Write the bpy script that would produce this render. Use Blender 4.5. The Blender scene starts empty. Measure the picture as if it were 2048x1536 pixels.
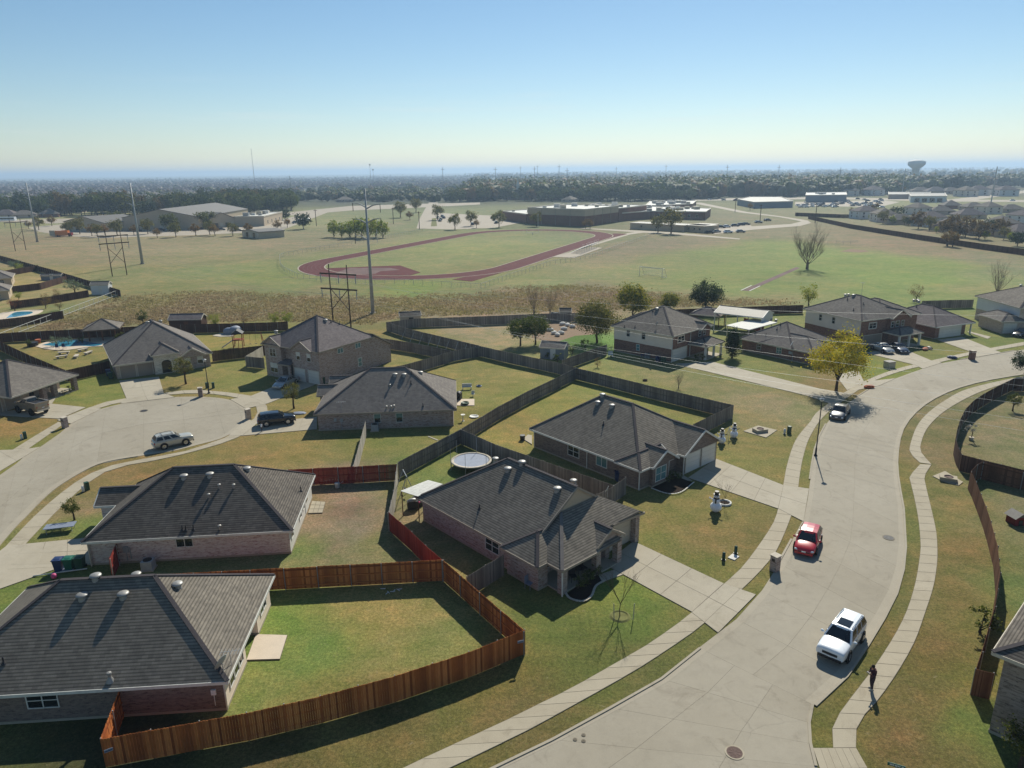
import bpy, math, random
import numpy as np
from mathutils import Vector, Matrix
random.seed(7); rng = np.random.default_rng(11)
sc = bpy.context.scene
C = sc.collection
PI = math.pi
# ------------------------------------------------------------------ camera
FOC = 1435.0; CH = 30.0; PIT = math.radians(16.55); ROL = math.radians(0.62)
_f = np.array([0, math.cos(PIT), -math.sin(PIT)]); _r = np.array([1.0, 0, 0]); _u = np.cross(_r, _f)
R2 = _r*math.cos(ROL) - _u*math.sin(ROL); U2 = _u*math.cos(ROL) + _r*math.sin(ROL)
cd = bpy.data.cameras.new('camera'); cam = bpy.data.objects.new('camera', cd); C.objects.link(cam)
cd.sensor_width = 36; cd.lens = FOC/2048*36; cd.clip_start = 0.5; cd.clip_end = 60000
m = Matrix([[R2[0], U2[0], -_f[0], 0], [R2[1], U2[1], -_f[1], 0], [R2[2], U2[2], -_f[2], CH], [0, 0, 0, 1]])
cam.matrix_world = m
sc.camera = cam
# ------------------------------------------------------------------ sky, sun, exposure
SUN_AZ = math.radians(73.5)      # compass direction of the sun, counted from +X
SUN_EL = math.radians(38.5)
w = bpy.data.worlds.new('World'); sc.world = w; w.use_nodes = True
wn = w.node_tree; wn.nodes.clear()
wo = wn.nodes.new('ShaderNodeOutputWorld'); wb = wn.nodes.new('ShaderNodeBackground'); ws = wn.nodes.new('ShaderNodeTexSky')
ws.sky_type = 'NISHITA'; ws.sun_disc = False; ws.sun_elevation = SUN_EL
ws.sun_rotation = PI/2 - SUN_AZ
ws.altitude = 300; ws.air_density = 1.0; ws.dust_density = 0.12; ws.ozone_density = 2.6
wb.inputs['Strength'].default_value = 0.08
wh = wn.nodes.new('ShaderNodeHueSaturation'); wh.inputs['Saturation'].default_value = 1.1; wh.inputs['Hue'].default_value = 0.494; wn.links.new(ws.outputs[0], wh.inputs['Color'])
# thin high wisps low over the horizon, all the way round
tc_ = wn.nodes.new('ShaderNodeTexCoord'); mp_ = wn.nodes.new('ShaderNodeMapping'); mp_.inputs['Scale'].default_value = (1.6, 1.6, 34); nz_ = wn.nodes.new('ShaderNodeTexNoise'); nz_.inputs['Scale'].default_value = 2.2; nz_.inputs['Detail'].default_value = 5; nz_.inputs['Roughness'].default_value = .6
wn.links.new(tc_.outputs['Generated'], mp_.inputs[0]); wn.links.new(mp_.outputs[0], nz_.inputs['Vector']); rp_ = wn.nodes.new('ShaderNodeValToRGB'); rp_.color_ramp.elements[0].position = .56; rp_.color_ramp.elements[1].position = .74; rp_.color_ramp.elements[1].color = (.2, .2, .2, 1); wn.links.new(nz_.outputs['Fac'], rp_.inputs[0])
sp_ = wn.nodes.new('ShaderNodeSeparateXYZ'); wn.links.new(tc_.outputs['Generated'], sp_.inputs[0]); bd_ = wn.nodes.new('ShaderNodeValToRGB'); e_ = bd_.color_ramp.elements; e_.new(.5); e_.new(.6)
for k_, (ps_, c_) in enumerate(((.015, 0), (.05, 1), (.075, 1), (.12, 0))): e_[k_].position = ps_; e_[k_].color = (c_, c_, c_, 1)
wn.links.new(sp_.outputs[2], bd_.inputs[0]); mu_ = wn.nodes.new('ShaderNodeMath'); mu_.operation = 'MULTIPLY'; wn.links.new(rp_.outputs[0], mu_.inputs[0]); wn.links.new(bd_.outputs[0], mu_.inputs[1])
mx_ = wn.nodes.new('ShaderNodeMix'); mx_.data_type = 'RGBA'; wn.links.new(mu_.outputs[0], mx_.inputs[0]); wn.links.new(wh.outputs[0], mx_.inputs[6]); mx_.inputs[7].default_value = (9.5, 9.3, 8.8, 1); wn.links.new(mx_.outputs[2], wb.inputs[0]); wn.links.new(wb.outputs[0], wo.inputs[0])
sd = bpy.data.lights.new('sun', 'SUN'); so = bpy.data.objects.new('sun', sd); C.objects.link(so)
sd.energy = 5.0; sd.angle = math.radians(0.53); sd.color = (1.0, 0.955, 0.83)
sv = Vector((math.cos(SUN_AZ)*math.cos(SUN_EL), math.sin(SUN_AZ)*math.cos(SUN_EL), math.sin(SUN_EL)))
so.rotation_euler = sv.to_track_quat('Z', 'Y').to_euler(); so.location = (0, 0, 500)
sc.view_settings.view_transform = 'Standard'; sc.view_settings.look = 'None'
sc.view_settings.exposure = 0.2; sc.view_settings.gamma = 1.0; sc.view_settings.use_curve_mapping = False
sc.render.engine = 'CYCLES'
sc.cycles.use_denoising = True
sc.cycles.max_bounces = 6; sc.cycles.diffuse_bounces = 2; sc.cycles.glossy_bounces = 3; sc.cycles.volume_bounces = 0
sc.cycles.transparent_max_bounces = 12

# ------------------------------------------------------------------ surveying: a sight line from the air meets the plane z
def G(u, v, z=0.0):
    d = _f*FOC + R2*(u-1024) - U2*(v-768)
    t = (z-CH)/d[2]
    return (float(d[0]*t), float(d[1]*t))
def GV(u, v, z=0.0):
    x, y = G(u, v, z); return Vector((x, y, z))
def PXY(x, y, z=0.0):
    c = np.array([x, y, z-CH]); k = float(c@_f)
    return 1024+FOC*float(c@R2)/k, 768-FOC*float(c@U2)/k
def lin(c):
    c = c/255.0
    return c/12.92 if c <= 0.04045 else ((c+0.055)/1.055)**2.4
def S(r, g, b, k=1.0): return (lin(r)*k, lin(g)*k, lin(b)*k, 1.0)

# ------------------------------------------------------------------ materials
MATS = {}
class NT:
    def __init__(s, name, rough=0.8, spec=0.3):
        m = bpy.data.materials.new(name); m.use_nodes = True; s.m = m; s.t = m.node_tree; s.n = s.t.nodes
        s.b = s.n['Principled BSDF']; s.b.inputs['Roughness'].default_value = rough
        s.b.inputs['Specular IOR Level'].default_value = spec
        MATS[name] = m
    def node(s, ty, **kw):
        x = s.n.new(ty)
        for k, v in kw.items():
            if k in x.bl_rna.properties.keys(): setattr(x, k, v)
        return x
    def lk(s, a, b): s.t.links.new(a, b)
    def noise(s, scale, detail=3, rough=0.6, co=None, stretch=None, dist=0.0):
        n = s.n.new('ShaderNodeTexNoise'); n.inputs['Scale'].default_value = scale; n.inputs['Detail'].default_value = detail
        n.inputs['Roughness'].default_value = rough; n.inputs['Distortion'].default_value = dist
        if co is not None:
            if stretch:
                mp = s.n.new('ShaderNodeMapping'); mp.inputs['Scale'].default_value = stretch; s.lk(co, mp.inputs[0]); co = mp.outputs[0]
            s.lk(co, n.inputs['Vector'])
        return n.outputs['Fac']
    def co(s, kind='Object'):
        return s.n.new('ShaderNodeTexCoord').outputs[kind]
    def pos(s): return s.n.new('ShaderNodeNewGeometry').outputs['Position']
    def ramp(s, fac, stops):
        r = s.n.new('ShaderNodeValToRGB'); e = r.color_ramp.elements
        while len(e) < len(stops): e.new(0.5)
        for i, (p, c) in enumerate(stops): e[i].position = p; e[i].color = c
        s.lk(fac, r.inputs[0]); return r.outputs[0]
    def mix(s, fac, a, b, mode='MIX'):
        x = s.n.new('ShaderNodeMix'); x.data_type = 'RGBA'; x.blend_type = mode
        for sock, val in ((x.inputs[0], fac), (x.inputs[6], a), (x.inputs[7], b)):
            if hasattr(val, 'is_linked') or hasattr(val, 'links'): s.lk(val, sock)
            else: sock.default_value = val
        return x.outputs[2]
    def math(s, op, a, b=0.0, c=None):
        x = s.n.new('ShaderNodeMath'); x.operation = op
        for sock, val in zip(x.inputs, (a, b, c)):
            if val is None: continue
            if hasattr(val, 'links'): s.lk(val, sock)
            else: sock.default_value = val
        return x.outputs[0]
    def base(s, col):
        if hasattr(col, 'links'): s.lk(col, s.b.inputs['Base Color'])
        else: s.b.inputs['Base Color'].default_value = col
    def bump(s, h, strength=0.3, dist=0.02):
        b = s.n.new('ShaderNodeBump'); b.inputs['Strength'].default_value = strength; b.inputs['Distance'].default_value = dist
        s.lk(h, b.inputs['Height']); s.lk(b.outputs[0], s.b.inputs['Normal'])
def g3(v): return (v, v, v, 1)

def mat_plain(name, col, rough=0.7, spec=0.3, metal=0.0, var=0.12, scale=3.0):
    t = NT(name, rough, spec); t.b.inputs['Metallic'].default_value = metal
    n = t.noise(scale, 4, 0.65, t.co())
    t.base(t.mix(t.ramp(n, [(0.3, g3(0)), (0.7, g3(1))]), tuple(c*(1-var) for c in col[:3])+(1,), tuple(min(1, c*(1+var)) for c in col[:3])+(1,)))
    return t.m
def mat_shingle(name, c1, c2, c3, dark=0.35):
    # courses 0.14 m apart, tabs 0.3 m: granule blend differs tab by tab, the dark band on each course mixes printed tone with painted butt-edge shadow
    t = NT(name, 0.95, 0.12); uv = t.co('UV')
    br = t.n.new('ShaderNodeTexBrick'); t.lk(uv, br.inputs['Vector'])
    br.inputs['Scale'].default_value = 1.0; br.inputs['Brick Width'].default_value = 0.32; br.inputs['Row Height'].default_value = 0.2
    br.inputs['Mortar Size'].default_value = 0.0; br.inputs['Color1'].default_value = g3(0.2); br.inputs['Color2'].default_value = g3(0.8)
    br.offset = 0.37; br.inputs['Bias'].default_value = 0.0
    col = t.ramp(br.outputs['Color'], [(0.0, c1), (0.5, c2), (1.0, c3)])
    sep = t.n.new('ShaderNodeSeparateXYZ'); t.lk(uv, sep.inputs[0])
    fr = t.math('FRACT', t.math('DIVIDE', sep.outputs[1], 0.2))
    band = t.ramp(fr, [(0.0, g3(dark*.86)), (0.34, g3(dark*.92)), (0.46, g3(1.08)), (1.0, g3(1.02))])
    col = t.mix(1.0, col, band, 'MULTIPLY')
    n1 = t.noise(0.35, 4, 0.6, t.co()); n2 = t.noise(25, 2, 0.6, uv)
    col = t.mix(0.35, col, t.ramp(n1, [(0.3, g3(0.62)), (0.7, g3(1.25))]), 'MULTIPLY')
    col = t.mix(0.5, col, t.ramp(n2, [(0.25, g3(0.6)), (0.75, g3(1.35))]), 'MULTIPLY')
    n5 = t.noise(1.0, 4, 0.7, uv, (1.4, .22, 1)); col = t.mix(0.45, col, t.ramp(n5, [(0.35, g3(0.72)), (0.55, g3(1)), (0.75, (1.2, 1.17, 1.12, 1))]), 'MULTIPLY')
    oi = t.n.new('ShaderNodeObjectInfo'); col = t.mix(0.5, col, t.ramp(oi.outputs['Random'], [(0, (.9, .9, .93, 1)), (1, (1.12, 1.08, 1.03, 1))]), 'MULTIPLY')
    t.base(col); t.bump(n2, 0.15, 0.004); return t.m
def mat_brick(name, c1, c2, c3, mortar, pale=None, bw=0.22, rh=0.08):
    t = NT(name, 0.9, 0.2); uv = t.co('UV')
    br = t.n.new('ShaderNodeTexBrick'); t.lk(uv, br.inputs['Vector'])
    br.inputs['Scale'].default_value = 1.0; br.inputs['Brick Width'].default_value = bw; br.inputs['Row Height'].default_value = rh
    br.inputs['Mortar Size'].default_value = 0.009; br.inputs['Color1'].default_value = g3(0); br.inputs['Color2'].default_value = g3(1)
    br.inputs['Mortar'].default_value = g3(0.5)
    col = t.ramp(br.outputs['Color'], [(0.0, c1), (0.45, c2), (1.0, c3)])
    # kiln flashing in streaks a few bricks long
    n = t.noise(1.0, 4, 0.7, uv, (1.6, 6.5, 1)); 
    col = t.mix(t.ramp(n, [(0.42, g3(0)), (0.58, g3(0.85))]), col, pale or tuple(min(1, c*1.9) for c in c3[:3])+(1,))
    n4 = t.noise(1.0, 3, 0.7, uv, (2.7, 9.5, 1))
    col = t.mix(t.ramp(n4, [(0.56, g3(0)), (0.66, g3(0.8))]), col, tuple(c*0.55 for c in c1[:3])+(1,))
    col = t.mix(br.outputs['Fac'], col, mortar)
    n3 = t.noise(0.25, 3, 0.5, t.co()); col = t.mix(0.3, col, t.ramp(n3, [(0.3, g3(0.7)), (0.7, g3(1.2))]), 'MULTIPLY')
    t.base(col); t.bump(t.math('SUBTRACT', 1.0, br.outputs['Fac']), 0.2, 0.003); return t.m
def mat_siding(name, col, step=0.18):
    t = NT(name, 0.6, 0.3); uv = t.co('UV'); sep = t.n.new('ShaderNodeSeparateXYZ'); t.lk(uv, sep.inputs[0])
    fr = t.math('FRACT', t.math('DIVIDE', sep.outputs[1], step))
    n = t.noise(0.6, 3, 0.6, t.co())
    t.base(t.mix(0.25, col, t.ramp(n, [(0.3, g3(0.75)), (0.7, g3(1.15))]), 'MULTIPLY'))
    t.bump(t.ramp(fr, [(0.0, g3(0)), (0.12, g3(0.4)), (1.0, g3(1))]), 0.3, 0.006); return t.m
def mat_concrete(name, col, stain=0.5, rough=0.85):
    t = NT(name, rough, 0.25); p = t.pos()
    a = t.noise(0.12, 4, 0.6, p); b = t.noise(1.1, 5, 0.7, p); c = t.noise(14, 3, 0.7, p); e = t.noise(60, 2, 0.6, p)
    k = t.mix(0.55*stain, col, t.ramp(a, [(0.3, (0.78, 0.76, 0.72, 1)), (0.7, (1.12, 1.12, 1.14, 1))]), 'MULTIPLY')
    k = t.mix(0.5*stain, k, t.ramp(b, [(0.25, g3(0.72)), (0.5, g3(1.0)), (0.8, g3(1.12))]), 'MULTIPLY')
    k = t.mix(0.25, k, t.ramp(c, [(0.3, g3(0.8)), (0.7, g3(1.15))]), 'MULTIPLY')
    k = t.mix(0.2, k, t.ramp(e, [(0.3, g3(0.75)), (0.7, g3(1.2))]), 'MULTIPLY')
    d_ = t.noise(0.35, 5, 0.75, p, None, 1.2); k = t.mix(stain*.8, k, t.ramp(d_, [(0.56, g3(1)), (0.68, (0.72, 0.7, 0.68, 1))]), 'MULTIPLY')
    vo = t.n.new('ShaderNodeTexVoronoi'); vo.feature = 'DISTANCE_TO_EDGE'; vo.inputs['Scale'].default_value = 0.16; wv = t.n.new('ShaderNodeVectorMath'); nz = t.n.new('ShaderNodeTexNoise'); nz.inputs['Scale'].default_value = .6; nz.inputs['Detail'].default_value = 5; t.lk(p, nz.inputs['Vector']); t.lk(p, wv.inputs[0]); t.lk(nz.outputs['Color'], wv.inputs[1]); wv.operation = 'MULTIPLY_ADD' if False else 'ADD'; t.lk(wv.outputs[0], vo.inputs['Vector'])
    cr = t.ramp(vo.outputs['Distance'], [(0.0, g3(0.74)), (0.0035, g3(0.86)), (0.006, g3(1))]); k = t.mix(t.ramp(a, [(0.5, g3(0)), (0.6, g3(stain*.8))]), k, t.mix(1.0, k, cr, 'MULTIPLY'))
    oi = t.n.new('ShaderNodeObjectInfo')
    k = t.mix(0.55, k, t.ramp(oi.outputs['Random'], [(0.0, (0.93, 0.92, 0.9, 1)), (0.5, g3(1.0)), (1.0, (1.04, 1.045, 1.05, 1))]), 'MULTIPLY')
    t.base(k); t.bump(c, 0.15, 0.01); return t.m
def mat_wood(name, c1, c2, c3):
    t = NT(name, 0.85, 0.15); p = t.co()
    isl = t.n.new('ShaderNodeNewGeometry').outputs['Random Per Island']
    col = t.ramp(isl, [(0.0, c1), (0.5, c2), (1.0, c3)])
    gr = t.noise(3.0, 4, 0.7, t.pos(), (6, 6, 0.8))
    col = t.mix(0.5, col, t.ramp(gr, [(0.3, g3(0.6)), (0.7, g3(1.3))]), 'MULTIPLY')
    oi = t.n.new('ShaderNodeObjectInfo'); col = t.mix(0.5, col, t.ramp(oi.outputs['Random'], [(0, (.72, .7, .7, 1)), (.5, g3(1)), (1, (1.25, 1.2, 1.15, 1))]), 'MULTIPLY'); low = t.noise(0.25, 3, 0.6, t.pos()); col = t.mix(0.45, col, t.ramp(low, [(0.35, g3(0.65)), (0.65, g3(1.25))]), 'MULTIPLY')
    t.base(col); t.bump(gr, 0.3, 0.01); return t.m
def mat_leaf(name, cols, spread=1.0):
    t = NT(name, 0.7, 0.2); isl = t.n.new('ShaderNodeNewGeometry').outputs['Random Per Island']
    st = [(i/(len(cols)-1), c) for i, c in enumerate(cols)]
    col = t.ramp(isl, st)
    n = t.noise(0.7, 3, 0.6, t.co()); col = t.mix(0.5, col, t.ramp(n, [(0.35, g3(0.6)), (0.65, g3(1.4))]), 'MULTIPLY')
    oi = t.n.new('ShaderNodeObjectInfo'); col = t.mix(0.5, col, t.ramp(oi.outputs['Random'], [(0, (0.8, 0.9, 0.9, 1)), (0.5, g3(1)), (1, (1.25, 1.05, 0.85, 1))]), 'MULTIPLY')
    t.base(col)
    tr = t.n.new('ShaderNodeBsdfTranslucent'); t.lk(t.mix(1.0, col, (1.2, 1.3, 0.6, 1), 'MULTIPLY'), tr.inputs[0])
    mx = t.n.new('ShaderNodeMixShader'); mx.inputs[0].default_value = 0.28
    t.lk(t.b.outputs[0], mx.inputs[1]); t.lk(tr.outputs[0], mx.inputs[2])
    t.lk(mx.outputs[0], t.n['Material Output'].inputs[0]); return t.m
def mat_paint(name, col, metallic=0.0, rough=0.3):
    t = NT(name, rough, 0.5); t.b.inputs['Metallic'].default_value = metallic
    t.b.inputs['Coat Weight'].default_value = 0.6; t.b.inputs['Coat Roughness'].default_value = 0.12
    n = t.noise(2.2, 4, 0.6, t.co()); t.base(t.mix(0.25, col, t.ramp(n, [(0.3, g3(0.85)), (0.7, g3(1.1))]), 'MULTIPLY')); return t.m
def mat_glass(name, col=(0.012, 0.016, 0.018, 1), rough=0.08):
    t = NT(name, rough, 0.6); n = t.noise(0.9, 2, 0.5, t.co()); t.base(t.mix(0.5, col, t.ramp(n, [(0.3, g3(0.5)), (0.7, g3(1.8))]), 'MULTIPLY')); return t.m

mat_shingle('shingle_dark', S(106, 101, 94), S(122, 116, 107), S(138, 131, 120), 0.68)
mat_shingle('shingle_darkest', S(90, 85, 80), S(106, 100, 93), S(122, 115, 106), 0.64)
mat_shingle('shingle_grey', S(112, 106, 102), S(126, 120, 114), S(140, 133, 124), 0.8)
mat_shingle('shingle_taupe', S(108, 103, 97), S(124, 118, 111), S(140, 133, 124), 0.82)
mat_shingle('shingle_violet', S(100, 94, 95), S(116, 109, 109), S(130, 122, 120), 0.85)
mat_brick('brick_brown', S(92, 66, 60), S(118, 92, 84), S(138, 116, 108), S(140, 130, 122), S(160, 143, 134))
mat_brick('brick_pink', S(150, 108, 104), S(186, 160, 152), S(205, 192, 184), S(200, 190, 182), S(214, 206, 200))
mat_brick('brick_multi', S(108, 80, 72), S(152, 124, 112), S(180, 158, 146), S(160, 148, 138), S(182, 168, 160))
mat_brick('brick_dusk', S(88, 74, 68), S(108, 94, 86), S(128, 114, 104), S(128, 116, 106), S(140, 122, 112))
mat_brick('brick_red', S(92, 60, 52), S(118, 82, 70), S(134, 102, 88), S(128, 104, 92), S(150, 114, 98))
mat_brick('brick_tan', S(158, 132, 116), S(184, 160, 142), S(196, 176, 158), S(176, 160, 144), S(192, 176, 160))
mat_brick('brick_grey', S(96, 84, 76), S(126, 112, 102), S(150, 136, 124), S(146, 136, 126), S(160, 148, 138), 0.45, 0.14)
mat_brick('stone_cream', S(176, 164, 146), S(198, 186, 166), S(210, 198, 178), S(180, 168, 150), S(216, 206, 188), 0.5, 0.2)
mat_siding('siding_cream', S(232, 214, 196)); mat_siding('siding_white', S(212, 208, 198)); mat_siding('siding_beige', S(214, 202, 190))
mat_siding('siding_pale', S(206, 206, 204)); mat_siding('siding_bluegrey', S(118, 128, 138)); mat_siding('siding_tan', S(186, 168, 144))
mat_siding('garage_white', S(214, 208, 196), 0.5); mat_siding('garage_beige', S(196, 184, 164), 0.5); mat_siding('garage_tan', S(150, 136, 122), 0.5)
mat_plain('trim_white', S(208, 206, 198), 0.55); mat_plain('trim_cream', S(196, 186, 168), 0.6); mat_plain('trim_tan', S(150, 138, 124), 0.6)
mat_plain('ridge_cap', S(72, 68, 70), 0.9, 0.1); mat_plain('ridge_cap_light', S(116, 110, 106), 0.9, 0.1)
mat_plain('galvanised', S(150, 148, 144), 0.5, 0.4, 0.35); mat_plain('vent_dark', S(46, 46, 50), 0.6)
mat_plain('black_metal', S(34, 33, 34), 0.5, 0.4); mat_plain('grey_steel', S(156, 160, 162), 0.5, 0.4, 0.1); mat_plain('dark_timber', S(84, 70, 60), 0.9, 0.1)
mat_plain('white_plastic', S(222, 222, 220), 0.45); mat_plain('green_plastic', S(40, 72, 56), 0.5); mat_plain('blue_plastic', S(34, 52, 92), 0.45)
mat_plain('red_plastic', S(120, 24, 30), 0.5); mat_plain('pink_plastic', S(206, 84, 130), 0.5); mat_plain('orange_plastic', S(200, 110, 50), 0.5)
mat_plain('rubber', S(30, 30, 31), 0.85, 0.2); mat_plain('chrome', S(180, 180, 180), 0.25, 0.5, 0.8); mat_plain('mulch', S(46, 36, 30), 0.95, 0.1, 0, 0.4, 12)
mat_plain('bark', S(84, 70, 58), 0.95, 0.1, 0, 0.35, 9); mat_plain('bark_grey', S(112, 100, 88), 0.95, 0.1, 0, 0.3, 9)
mat_plain('skin', S(160, 118, 92), 0.6); mat_plain('dark_cloth', S(58, 44, 50), 0.9); mat_plain('maroon_cloth', S(70, 40, 46), 0.9); mat_plain('hair', S(40, 34, 32), 0.8)
mat_plain('bare_soil', S(136, 116, 96), 0.95, 0.1, 0, 0.3, 6); mat_plain('terracotta', S(176, 98, 66), 0.8); mat_plain('pale_stone', S(186, 176, 160), 0.85, 0.2, 0, 0.2, 4)
def translucent(t, col, k=0.45):
    t.base(col); tr = t.n.new('ShaderNodeBsdfTranslucent'); t.lk(col, tr.inputs[0]); mx = t.n.new('ShaderNodeMixShader'); mx.inputs[0].default_value = k
    t.lk(t.b.outputs[0], mx.inputs[1]); t.lk(tr.outputs[0], mx.inputs[2]); t.lk(mx.outputs[0], t.n['Material Output'].inputs[0])
mat_plain('snow_fabric', S(232, 232, 236), 0.7); mat_plain('lamp_glass', S(226, 226, 220), 0.3); mat_plain('sign_green', S(28, 92, 74), 0.4)
mat_plain('red_light', S(150, 26, 22), 0.3, 0.5); mat_plain('tan_metal', S(178, 168, 146), 0.6); mat_plain('roof_white', S(206, 204, 196), 0.75); mat_plain('roof_grey_metal', S(112, 107, 100), 0.6)
mat_plain('lush_turf', S(84, 110, 50), 0.95, 0.1, 0, 0.3, 3); mat_plain('island_turf', S(112, 112, 70), 0.95, 0.1, 0, 0.3, 1.5); mat_plain('track_red', S(92, 48, 48), 0.9, 0.1, 0, 0.2, 0.4); mat_plain('track_worn', S(112, 92, 88), 0.9, 0.1, 0, 0.25, 0.15); mat_plain('track_grey', S(124, 116, 112), 0.9, 0.1, 0, 0.2, 0.3)
mat_plain('wood_bench', S(150, 120, 90), 0.8); mat_plain('leaf_litter', S(150, 100, 60), 0.9, 0.1, 0, 0.4, 5); mat_plain('tarp_grey', S(126, 134, 150), 0.6)
mat_plain('white_block', S(206, 202, 194), 0.8); mat_plain('iron_cover', S(96, 78, 72), 0.8, 0.3, 0.2, 0.3, 6)
mat_paint('paint_white', S(226, 230, 234)); mat_paint('paint_red', S(178, 22, 38)); mat_paint('paint_black', S(18, 20, 26), 0, 0.22); mat_paint('paint_gold', S(182, 178, 164), 0.2)
mat_paint('paint_silver', S(160, 162, 160), 0.5); mat_paint('paint_navy', S(34, 50, 72), 0.3); mat_paint('paint_graphite', S(70, 72, 76), 0.4); mat_paint('paint_bronze', S(150, 136, 116), 0.35)
mat_paint('paint_school_bus', S(214, 120, 50)); mat_paint('headlight', S(210, 214, 216), 0.2, 0.1)
mat_glass('glass_dark'); mat_glass('glass_blue', S(86, 120, 122), 0.15); mat_glass('glass_car', (0.014, 0.018, 0.022, 1), 0.06); mat_glass('glass_sky', S(120, 160, 180), 0.1)
mat_concrete('concrete_road', S(156, 148, 132), 0.8); mat_concrete('concrete_walk', S(168, 158, 138), 0.7); mat_concrete('concrete_drive', S(170, 161, 143), 0.8)
mat_concrete('concrete_kerb', S(162, 153, 136), 0.6); mat_concrete('joint_filler', S(120, 112, 98), 0.4); mat_concrete('concrete_far', S(164, 153, 136), 0.4); mat_concrete('pool_deck', S(206, 190, 170), 0.6)
mat_wood('wood_orange', S(116, 62, 34), S(160, 92, 48), S(190, 120, 68)); mat_wood('wood_brown', S(88, 58, 42), S(108, 74, 54), S(126, 90, 68))
mat_wood('wood_red', S(116, 44, 36), S(136, 52, 42), S(150, 64, 52)); mat_wood('wood_grey', S(104, 96, 90), S(124, 116, 108), S(146, 138, 128)); mat_wood('wood_pale', S(158, 150, 136), S(180, 172, 158), S(196, 190, 178))
mat_wood('wood_dark', S(66, 46, 38), S(82, 60, 50), S(98, 74, 62)); mat_wood('wood_mixed', S(90, 40, 32), S(120, 90, 66), S(140, 54, 44)); mat_wood('play_wood', S(140, 70, 50), S(150, 84, 60), S(160, 96, 70))
mat_leaf('leaf_green', [S(47, 61, 28), S(70, 83, 36), S(94, 101, 46), S(117, 114, 56)]); mat_leaf('leaf_olive', [S(67, 72, 38), S(94, 94, 48), S(122, 114, 60), S(146, 127, 68)])
mat_leaf('leaf_dark', [S(29, 41, 30), S(40, 57, 38), S(51, 70, 44), S(65, 81, 48)]); mat_leaf('leaf_yellow', [S(110, 122, 44), S(176, 160, 52), S(205, 180, 60), S(130, 140, 50), S(208, 184, 62), S(160, 158, 52)])
mat_leaf('leaf_rust', [S(103, 83, 52), S(122, 92, 56), S(135, 103, 64), S(94, 90, 52)]); mat_leaf('leaf_lime', [S(94, 114, 38), S(124, 138, 44), S(146, 154, 56), S(169, 154, 60)])
mat_leaf('leaf_silver', [S(90, 104, 96), S(110, 122, 112), S(140, 148, 138)]); mat_leaf('leaf_red', [S(120, 64, 60), S(140, 80, 70), S(120, 90, 60)])
mat_leaf('leaf_rim', [S(70, 84, 38), S(96, 108, 46), S(150, 142, 52), S(170, 146, 56)])
for nm_, c_ in (('far_green', (74, 84, 44)), ('far_dark', (52, 64, 42)), ('far_olive', (92, 94, 54)), ('far_rust', (104, 84, 56))): mat_leaf(nm_, [S(*[x*.85 for x in c_]), S(*c_), S(*[x*1.18 for x in c_])])
t = NT('pool_water', 0.05, 0.6); t.base(t.mix(t.ramp(t.noise(0.5, 3, 0.5, t.co()), [(0.3, g3(0)), (0.7, g3(1))]), S(40, 118, 150), S(84, 160, 182))); t.bump(t.noise(3, 3, 0.5, t.co()), 0.2, 0.02)
t = NT('net', 0.8, 0.1); t.base(g3(0.5))

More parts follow.
